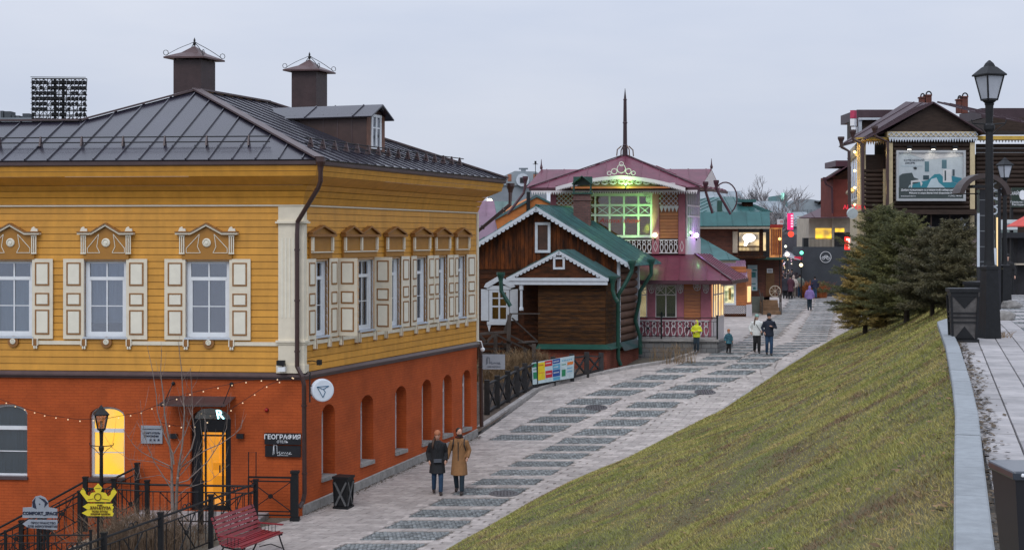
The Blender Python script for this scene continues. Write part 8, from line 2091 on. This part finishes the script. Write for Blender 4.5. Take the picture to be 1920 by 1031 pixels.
for px, Y, ya, r, m, sd, lab in ((1622, on_bank(1622, 628), 446, 1.0, NA, 1, 'nearest spruce on the bank, short and olive tinged, its trunk bare at the foot'), (1657, on_bank(1657, 611), 385, 1.75, NB_, 2, 'tallest dark green spruce directly behind the short olive one'), (1700, on_bank(1700, 600), 400, 1.7, NB_, 3, 'dense dark spruce in the middle of the row under the billboard'), (1748, on_bank(1748, 590), 428, 1.55, NC, 4, 'spruce right of the middle of the row with brownish tips'), (1790, on_bank(1790, 577), 412, 1.3, NC, 5, 'last spruce of the row, brownish with a long thin leader beside the litter bin')):
    x = X_at(px, Y); z = ground_z(x, Y) - .05; r *= Y / 46; print('tree', px, Y); spruce(x, Y, z, zz(ya, Y) - z, r, lab, m, sd)
def bare_tree(x, Y, z, H, label, seed, m=mat('grey_bare_branches', (.20, .185, .19), .85, .2, 3), spread=.5, thick=.2):
    rnd = random.Random(seed); t = thing('bare_tree', (x, Y, z), label, 'tree', 'leafless trees on the skyline'); st = MB(); tw = MB()
    def grow(p, d, L, r, lev):
        q = p + d * L * .5 + V(rnd.gauss(0, .06), rnd.gauss(0, .06), 0) * L; e = q + (d + V(rnd.gauss(0, .12), rnd.gauss(0, .12), .05)).normalized() * L * .5
        (st if lev < 2 else tw).tube([p, q, e], [r, r * .8, r * .62], 5 if lev < 2 else 3, False)
        if lev >= 5: return
        for i in range(3 if lev else 4):
            nd = (d + V(rnd.gauss(0, spread), rnd.gauss(0, spread), rnd.uniform(-.05, .3))).normalized(); grow(e.lerp(p, rnd.uniform(0, .45)) if i else e, nd, L * rnd.uniform(.62, .86), r * .64, lev + 1)
    grow(V(x, Y, z), V(0, 0, 1), H * .30, thick, 0); st.build('trunk', m, t); tw.build('crown', m, t, kind='stuff')
for px, Y, yt, yb, lab, sd, sp in ((1442, 180, 328, 420, 'tall bare tree with a fine fan of twigs above the green roof', 1, .42), (1398, 190, 345, 410, 'bushy bare tree left of the tall fan shaped one', 2, .6), (1500, 165, 338, 470, 'upright bare tree in front of the curved stadium', 3, .45), (1452, 150, 372, 440, 'small bare tree in front of the teal tower', 4, .6), (1485, 140, 420, 470, 'low bare tree behind the magenta sign', 6, .6), (915, 140, 356, 430, 'bare tree seen under the eaves by the corner downpipe', 5, .5)):
    z = zz(yb, Y); bare_tree(X_at(px, Y), Y, z - 3, (zz(yt, Y) - z + 2) * 1.12, lab, sd, spread=sp)
brush('dry_weeds', X_at(1262, 63.6), 63.8, 1.0, .4, lambda x, y: zs(y) + .03, 120, .85, 'dry pale weeds growing in front of the grey block wall', M_REED, 'weeds', seed=61, lean=.25, w=.008)
brush('base_grass_tuft', on_path(1855, 630).x, on_path(1855, 632).y, .28, .25, lambda x, y: zp(y), 120, .12, 'dry grass tuft at the foot of the tall near lamp', M_REED, 'grass tuft', seed=62, lean=.6, w=.004)
# ================================================================ PEOPLE
def blob(name, mb, m, parent, vox, loc):
    me = bpy.data.meshes.new(name); me.from_pydata([tuple(p) for p in mb.v], [], mb.f); o = bpy.data.objects.new(name, me); COL.objects.link(o)
    bm = bmesh.new(); bm.from_mesh(me); bmesh.ops.recalc_face_normals(bm, faces=bm.faces); bm.to_mesh(me); bm.free()
    r = o.modifiers.new('r', 'REMESH'); r.mode = 'VOXEL'; r.voxel_size = vox; s = o.modifiers.new('s', 'SMOOTH'); s.factor = .5; s.iterations = 2
    bpy.context.view_layer.update(); me2 = bpy.data.meshes.new_from_object(o.evaluated_get(bpy.context.evaluated_depsgraph_get()))
    bpy.data.objects.remove(o); me2.name = name; me2.materials.clear(); me2.materials.append(m); me2.polygons.foreach_set('use_smooth', [True] * len(me2.polygons))
    q = bpy.data.objects.new(name, me2); COL.objects.link(q); q.parent = parent; return q
def ell(z, rx, ry, cx=0, cy=0, n=12): return [V(cx + rx * math.cos(2 * math.pi * i / n), cy + ry * math.sin(2 * math.pi * i / n), z) for i in range(n)]
SKIN = mat('skin', (.52, .30, .22), .5, .05, 10); SHOE = mat('dark_shoe', (.03, .022, .02), .5, .2, 10); HAIRD = mat('dark_brown_hair', (.022, .014, .01), .6, .3, 20); HAIRB = mat('brown_hair', (.07, .035, .02), .6, .3, 20)
def cloth(name, c, v=.15): return mat(name, c, .85, v, 7, .25, 60)
def person(P, H, rz, label, top, legs, stride=.10, arms=None, coat=None, hat=None, hair=HAIRD, vox=.02, hood=None, beard=False, head_turn=0, bag=None, ponytail=False, lift=0.0, scarf=None, group=None, wide=1.0, child=False, shoe=SHOE, gloves=None, open_=None):
    t = thing('person', P, label, 'person', group); s = H; hs = 1.22 if child else 1.0
    # joints as fractions of height; +y is forward
    A = arms or {-1: ((-.165, -.02, .64), (-.17, .03, .50)), 1: ((.165, -.02, .64), (.17, .03, .50))}
    sh = .815 if not child else .78; hc = .935 if not child else .905; L = lambda *p: V(*p) * s
    foot = {-1: (-.05, stride / 2, .0), 1: (.05, -stride / 2, lift)}; knee = {k: (foot[k][0] * 1.05, foot[k][1] * .55 + .025 + (.03 if foot[k][1] < 0 else 0), .275 + foot[k][2] * .5) for k in foot}
    ank = {k: (foot[k][0], foot[k][1] - .01, .045 + foot[k][2]) for k in foot}
    # body
    b = MB(); hd = math.radians(head_turn); hx, hy = math.cos(hd), math.sin(hd)
    rot = lambda x, y, z: L(x * hx - y * hy, x * hy + y * hx + .01, z)
    b.loft([[rot(hs * (r * math.cos(q)), hs * (ry * math.sin(q)) + o, hc + hs * dz) for q in np.linspace(0, 6.283, 13)[:-1]] for dz, r, ry, o in ((-.062, .014, .018, .018), (-.05, .027, .034, .012), (-.03, .036, .046, .004), (0, .041, .052, 0), (.03, .040, .052, -.003), (.052, .028, .038, -.005), (.064, .010, .014, -.005))])
    b.tube([L(0, 0, sh + .01), L(0, .005, hc - .03)], [.033 * s, .028 * s], 8)
    if vox < .022: b.lathe(rot(0, .05 * hs, hc - .012 * hs), [(.011 * s, -.014 * s), (.010 * s, 0), (.004 * s, .022 * s)], 6); [b.ico(rot(e * .041 * hs, 0, hc - .008), .011 * s * hs, 1) for e in (-1, 1)]
    b.loft([ell(z * s, rx * s, ry * s) for z, rx, ry in ((.46, .06, .045), (.52, .085, .06), (.62, .075, .05), (.74, .085, .045), (.79, .075, .035), (.84, .028, .028))])
    for k in (-1, 1):
        e, h = A[k]; b.tube([L(k * .082, 0, sh - .035), L(*e), L(*h)], [.018 * s, .018 * s, .015 * s], 7); hv = (L(*h) - L(*e)).normalized()
        b.tube([L(*h), L(*h) + hv * .03 * s, L(*h) + hv * .05 * s], [.016 * s, .021 * s, .017 * s], 6)
        sd = hv.cross(V(0, 1, 0)); sd = sd.normalized() if sd.length > .1 else V(1, 0, 0); fw = sd.cross(hv)
        for fi, ln in enumerate((.040, .046, .043, .034)): o0 = L(*h) + hv * .045 * s + fw * (fi - 1.5) * .011 * s; b.tube([o0, o0 + hv * ln * .5 * s, o0 + hv * ln * .85 * s + sd * .010 * s * k], [.0058 * s, .0052 * s, .004 * s], 5)
        o0 = L(*h) + hv * .015 * s + fw * .018 * s; b.tube([o0, o0 + fw * .018 * s + hv * .02 * s, o0 + fw * .02 * s + hv * .042 * s], [.007 * s, .006 * s, .0045 * s], 5)
        b.tube([L(k * .045, 0, .50), L(*knee[k]), L(*ank[k]), L(foot[k][0], foot[k][1] + .05, .02 + foot[k][2])], [.045 * s, .03 * s, .02 * s, .018 * s], 7)
    blob('body', b, SKIN, t, min(vox, .012) if vox < .022 else vox * .6, None)
    if vox < .022:
        for e in (-1, 1): MB().ico(rot(e * .017 * hs, .045 * hs, hc + .004), .0052 * s * hs, 1).build('eye', M_BLACK2, t) if False else link_mesh('eye', *(lambda m_: ([tuple(p) for p in m_.v], m_.f))(MB().ico(rot(e * .017 * hs, .047 * hs, hc + .003), .0055 * s * hs, 1)), M_BLACK2, t)
        m_ = MB().tube([rot(-.011 * hs, .047 * hs, hc - .034 * hs), rot(.011 * hs, .047 * hs, hc - .034 * hs)], .0035 * s, 5); link_mesh('mouth', [tuple(p) for p in m_.v], m_.f, mat('lips', (.30, .09, .08), .5), t)
    # trousers and shoes
    b = MB(); b.loft([ell(z * s, rx * s, ry * s) for z, rx, ry in ((.44, .075, .055), (.50, .088, .066), (.57, .078, .058))])
    for k in (-1, 1): b.tube([L(k * .045, 0, .49), L(*knee[k]), L(*ank[k])], [.056 * s * wide, .042 * s * wide, .034 * s * wide], 9)
    blob('trousers', b, legs, t, vox, None)
    for k in (-1, 1):
        b = MB(); f = foot[k]; b.tube([L(f[0], f[1] - .025, .028 + f[2]), L(f[0], f[1] + .02, .028 + f[2]), L(f[0], f[1] + .085, .02 + f[2] * .7)], [.028 * s, .03 * s, .022 * s], 7); b.tube([L(*ank[k]), L(f[0], f[1] - .01, .03 + f[2])], [.028 * s, .03 * s], 7); blob('shoe', b, shoe, t, vox * .8, None)
    # jacket or coat
    lo = coat or .46; w_ = wide; b = MB(); pr = [(.86, .040, .040), (.835, .075, .05), (.81, .118, .062), (.76, .120, .075), (.68, .108, .078), (.60, .105, .078), (.52, .112, .084)]
    if child: pr = [(z - .03, a * 1.12, c * 1.2) for z, a, c in pr]
    if lo < .50: pr.append((lo, (.112 if lo > .44 else .132), (.086 if lo > .44 else .135)))
    b.loft([ell(z * s, rx * s * w_, ry * s * w_) for z, rx, ry in pr])
    for k in (-1, 1):
        e, h = A[k]; hh = tuple(lerp(e[i], h[i], .93) for i in range(3)); b.tube([L(k * .095, 0, sh - .01), L(*e), L(*hh)], [.046 * s * w_, .037 * s * w_, .031 * s * w_], 8)
    blob('coat' if coat else 'jacket', b, top, t, vox, None)
    def loc_(name, mb, m, **k): return link_mesh(name, [tuple(p) for p in mb.v], mb.f, m, t, **k)
    if coat or open_:
        mb = MB()
        for i in range(6): z0, z1 = lerp(lo + .02, .80, i / 6), lerp(lo + .02, .80, (i + 1) / 6); mb.bar(L(.004, .083 * w_, z0), L(.004, .080 * w_, z1), .012 * s, .006 * s)
        loc_('coat_opening', mb, M_BLACK2)
        for k in (-1, 1): loc_('lapel', MB().add([L(k * .02, .062, .845), L(k * .058, .070, .80), L(k * .012, .092, .70), L(k * .02, .052, .845), L(k * .058, .055, .80), L(k * .012, .080, .70)], [(0, 1, 2), (5, 4, 3), (0, 3, 4, 1), (1, 4, 5, 2), (2, 5, 3, 0)]), top)
    if scarf: b = MB(); b.tube([L(.05 * math.cos(q), .045 * math.sin(q) + .005, .865) for q in np.linspace(0, 6.283, 9)], .015 * s, 6, False); loc_('collar', b, scarf, smooth=True)
    if hood:
        b = MB(); b.loft([[rot(hs * r * math.cos(q), hs * ry * math.sin(q) - .018, hc + hs * dz) for q in np.linspace(0, 6.283, 13)[:-1]] for dz, r, ry in ((-.09, .06, .06), (-.05, .058, .052), (0, .058, .055), (.04, .052, .055), (.068, .028, .035), (.078, .008, .01))]); blob('hood', b, hood, t, vox, None)
    elif hat:
        b = MB(); b.loft([[rot(hs * r * math.cos(q), hs * ry * math.sin(q) - .002, hc + hs * dz) for q in np.linspace(0, 6.283, 13)[:-1]] for dz, r, ry in ((.008, .048, .060), (.03, .055, .065), (.056, .050, .060), (.080, .032, .038), (.088, .008, .01))]); blob('hat', b, hat, t, vox * .7, None)
    if not hood:
        b = MB(); top_ = .07 if not hat else .02
        b.loft([[rot(hs * r * math.cos(q), hs * ry * math.sin(q) - .014, hc + hs * dz) for q in np.linspace(0, 6.283, 13)[:-1]] for dz, r, ry in ((-.045, .030, .030), (-.02, .042, .042), (.02, .045, .050), (.05 if top_ > .05 else .025, .040, .046), (top_, .018, .02))]); blob('hair', b, hair, t, vox * .7, None)
        if ponytail: loc_('ponytail', MB().tube([rot(.035, -.02, hc - .02), L(.062, .04, .85), L(.078, .072, .78), L(.075, .08, .73)], [.018 * s, .02 * s, .018 * s, .006 * s], 7), hair, smooth=True)
        if beard: b = MB(); b.loft([[rot(r * math.cos(q), ry * math.sin(q) + .020, hc + dz) for q in np.linspace(0, 6.283, 11)[:-1]] for dz, r, ry in ((-.095, .014, .018), (-.075, .033, .034), (-.045, .042, .042), (-.020, .034, .040))]); blob('beard', b, hair, t, vox * .6, None)
    if bag == 'waist': loc_('waist_bag', MB().hexa([L(x, y, z) for z in (.52, .57) for x, y in ((-.065, .075), (.065, .075), (.06, .125), (-.06, .125))]), cloth('grey_bag', (.08, .09, .11)))
    if bag == 'cross':
        loc_('bag', MB().hexa([L(x, y, z) for z in (.47, .55) for x, y in ((-.155, .0), (-.125, .0), (-.115, .09), (-.145, .09))]), cloth('black_bag', (.02, .02, .022))); loc_('strap', MB().tube([L(.07, .05, .82), L(0, .10, .70), L(-.10, .085, .56), L(-.13, .05, .54)], .006 * s, 5), M_BLACK)
    if bag == 'back': loc_('backpack', MB().hexa([L(x, y, z) for z in (.62, .80) for x, y in ((-.06, -.13), (.06, -.13), (.065, -.06), (-.065, -.06))]), cloth('dark_backpack', (.02, .02, .025))); [loc_('strap', MB().tube([L(k * .075, -.06, .80), L(k * .082, .03, .835), L(k * .085, .078, .76), L(k * .105, .02, .66)], .009 * s, 5), MATS['dark_backpack']) for k in (-1, 1)]
    if bag == 'hand': loc_('shopping_bag', MB().hexa([L(x, y, z) for z in (.33, .46) for x, y in ((.17, -.03), (.20, -.03), (.20, .07), (.17, .07))]), cloth('grey_shopping_bag', (.35, .35, .36)))
    t.rotation_euler = (0, 0, rz); return t
def at_px(px, py, top, sx=0): P = on_street(px, py); return P, (py - top) * P.y / F
BK = cloth('black_leatherish', (.012, .013, .016)); CAM = cloth('camel_wool', (.25, .125, .05), .12); JN = cloth('blue_denim', (.018, .050, .105)); DJ = cloth('dark_teal_denim', (.015, .03, .045)); BLK = cloth('black_cloth', (.012, .012, .014))
pockets = {-1: ((-.150, -.04, .655), (-.128, .045, .53)), 1: ((.150, -.04, .655), (.128, .045, .53))}
P, h = at_px(820, 926, 808); person(P, h, R(186), 'woman in an orange knit hat, black coat and blue jeans walking towards the viewer', BK, JN, .15, pockets, .34, cloth('orange_knit', (.42, .16, .08)), HAIRB, .016, ponytail=True, bag='waist', lift=.02, head_turn=-8)
P, h = at_px(861, 925, 802); person(P, h, R(174), 'bearded man in a long camel coat walking beside the woman in the orange hat', CAM, DJ, .17, {1: ((.155, -.01, .66), (.185, .03, .52)), -1: ((-.152, -.03, .655), (-.13, .05, .55))}, .29, None, HAIRD, .016, beard=True, bag='back', lift=.03, head_turn=42, scarf=cloth('dark_red_sweater', (.06, .012, .012)))
P, h = at_px(1306, 665, 606); P.z += .13; person(P, h, R(165), 'child in a bright yellow hooded jacket standing on the kerb by the iron railing', cloth('fluorescent_yellow', (.62, .66, .03), .1), DJ, .05, {-1: ((-.16, 0, .66), (-.05, .12, .66)), 1: ((.16, 0, .66), (.05, .12, .64))}, None, None, HAIRD, .02, hood=cloth('fluorescent_yellow', (.6, .6, 0)), wide=1.05, head_turn=-20)
P, h = at_px(1366, 662, 617); person(P, h, R(200), 'small boy in an orange hat and patterned teal coat walking ahead of the couple', mat('patterned_teal_coat', (.01, .05, .09), .8, .3, 14, col2=(.05, .17, .20)), BLK, .10, None, .40, cloth('rust_orange_hat', (.40, .13, .03)), HAIRB, .018, child=True, wide=1.12)
P, h = at_px(1419, 662, 590); person(P, h, R(180), 'woman in a mint knit hat and short white puffer jacket carrying a crossbody bag', cloth('white_puffer', (.68, .70, .68), .08), BLK, .10, {-1: ((-.185, -.02, .66), (-.12, .07, .58)), 1: ((.185, -.02, .66), (.16, .05, .54))}, None, cloth('mint_knit', (.26, .42, .38)), HAIRB, .018, bag='cross', ponytail=True, wide=1.14, lift=.03, head_turn=20)
P, h = at_px(1442, 666, 588); person(P, h, R(176), 'man in a black cap, navy jacket and jeans beside the woman in white', cloth('navy_jacket', (.012, .018, .035)), JN, .10, {-1: ((-.168, -.02, .66), (-.05, .11, .70)), 1: ((.165, -.02, .65), (.12, .06, .55))}, None, BLK, HAIRD, .018, lift=.02, head_turn=15, scarf=BLK)
P, h = at_px(1518, 582, 536); person(P, h, R(-4), 'woman in a lilac hooded jacket seen from behind walking up the street alone', cloth('lilac_jacket', (.24, .17, .42), .1), DJ, .06, None, None, None, HAIRD, .026, hood=cloth('lilac_jacket', (0, 0, 0)), bag='hand', wide=1.12)
cr = [(1528, 560, 518, 0, (.015, .02, .05), JN, None, 'walker in a dark navy top and blue jeans beside the orange bush'), (1500, 558, 514, 0, (.17, .20, .18), JN, None, 'person in a grey plaid jacket and jeans seen from behind in the crowd'), (1472, 560, 515, 0, (.02, .02, .03), BLK, .33, 'person in a long black coat at the left edge of the crowd'), (1482, 560, 516, 5, (.07, .02, .035), BLK, .30, 'person in a long dark wine coat in the middle of the crowd'), (1488, 559, 516, -5, (.5, .44, .4), cloth('beige_trousers', (.2, .17, .14)), None, 'person in pale beige clothes with a light hood in the crowd'), (1466, 553, 512, 170, (.02, .02, .03), BLK, None, 'dark figure facing the viewer half behind the wagon wheel'),
 (1477, 553, 508, 180, (.30, .28, .27), BLK, None, 'person in a pale grey jacket facing the viewer between the dark coats'), (1494, 552, 508, 178, (.02, .03, .07), JN, None, 'person in a dark blue jacket walking out of the crowd'), (1469, 549, 505, 182, (.22, .05, .05), BLK, None, 'person in a dull red jacket deeper in the crowd'), (1498, 549, 506, 3, (.03, .03, .03), BLK, .33, 'person in black deeper in the crowd beside the dark wall'), (1485, 549, 505, 175, (.10, .09, .07), DJ, None, 'person in an olive jacket deeper in the middle of the crowd')]
for px, py, tp, rz, c_, lg, ct, lab in cr:
    P, h = at_px(px, py, tp); person(P, h, R(rz), lab, cloth('cloth_%d' % px, c_), lg, .06, None, ct, BLK, HAIRD, .03, hood=cloth('pale_hood', (.45, .36, .32)) if px == 1488 else None, wide=1.1)
rnd = random.Random(12); crowd = MB()
for i in range(70):
    Y = rnd.uniform(113.5, 150); x = X_at(rnd.uniform(1470, 1502), Y); z = zs(Y); hh = rnd.uniform(1.55, 1.85)
    crowd.lathe(V(x, Y, z), [(.13, 0), (.15, hh * .3), (.20, hh * .45), (.24, hh * .78), (.08, hh * .84), (.12, hh * .9), (.10, hh * .97), (.03, hh)], 8)
tag(crowd.build('distant_crowd', mat('dark_crowd_clothes', (.05, .05, .065), .9, .5, 1.5, irand=.9, col2=(.26, .20, .20)), None, smooth=True), 'far crowd filling the narrow end of the street between the shops', 'crowd', kind='stuff')
for px, Y, yt, c_, rz, lab in ((1820, 52, 488, (.02, .03, .06), 30, 'person in a dark blue jacket behind the near litter bin'), (1889, 54, 477, (.012, .012, .014), 150, 'person in black standing behind the second lamp by the cafe'), (1831, 53, 500, (.35, .27, .2), 160, 'person in a pale beige jacket sitting low beside the dark blue one')):
    P = V(X_at(px, Y), Y, zp(Y)); h = zz(yt, Y) - P.z; P.z -= max(0, h - 1.8) * 0; person(P, h, R(rz), lab, cloth('cloth_%d' % px, c_), BLK, .06, None, None, BLK if px != 1831 else None, HAIRD, .028)
# fallen leaves and grit on the bank, along the granite kerb and in the corner at the foot of the yellow house
def litter(name, label, pts, s0, s1, m, seed):
    rs = np.random.RandomState(seed); vs, fs = [], []
    for (x, Y, z) in pts:
        a = rs.uniform(0, 6.28); s = rs.uniform(s0, s1); u = np.array([math.cos(a), math.sin(a), rs.uniform(-.3, .3)]) * s; w = np.array([-math.sin(a), math.cos(a), rs.uniform(-.3, .3)]) * s * .6; c = np.array([x, Y, z + .012]); k = len(vs)
        vs += [tuple(c - u), tuple(c - w), tuple(c + u), tuple(c + w)]; fs.append((k, k + 1, k + 2, k + 3))
    tag(link_mesh(name, vs, fs, m, None, fixn=False), label, 'leaves', kind='stuff')
rs = np.random.RandomState(77); P_ = []
for i in range(2600):
    Y = 6 + 44 * rs.rand() ** 1.3; t_ = 1 - .9 * rs.rand() ** 1.6; x, y, z = bank_pt(t_, Y); P_.append((x, y, z + .02))
litter('fallen_leaves', 'small dry brown leaves scattered over the sloping lawn', P_, .015, .045, mat('dead_leaves', (.12, .07, .03), .9, .3, 3, irand=.5, col2=(.26, .17, .08)), 1)
P_ = []
for i in range(1500):
    Y = 5 + 26 * rs.rand(); P_.append((K_X(Y) + .21 + abs(rs.normal(0, .10)), Y, zp(Y)))
for i in range(900):
    a = SLEN * rs.rand(); q = FS(a, 0, .06 + abs(rs.normal(0, .09))); P_.append((q.x, q.y, zs(q.y)))
litter('dirt_and_leaves', 'brown dirt and leaf crumbs gathered along the granite kerb and the brick plinth', P_, .012, .04, mat('dirt_crumbs', (.06, .045, .032), .95, .3, 3, irand=.5, col2=(.12, .09, .06)), 2)
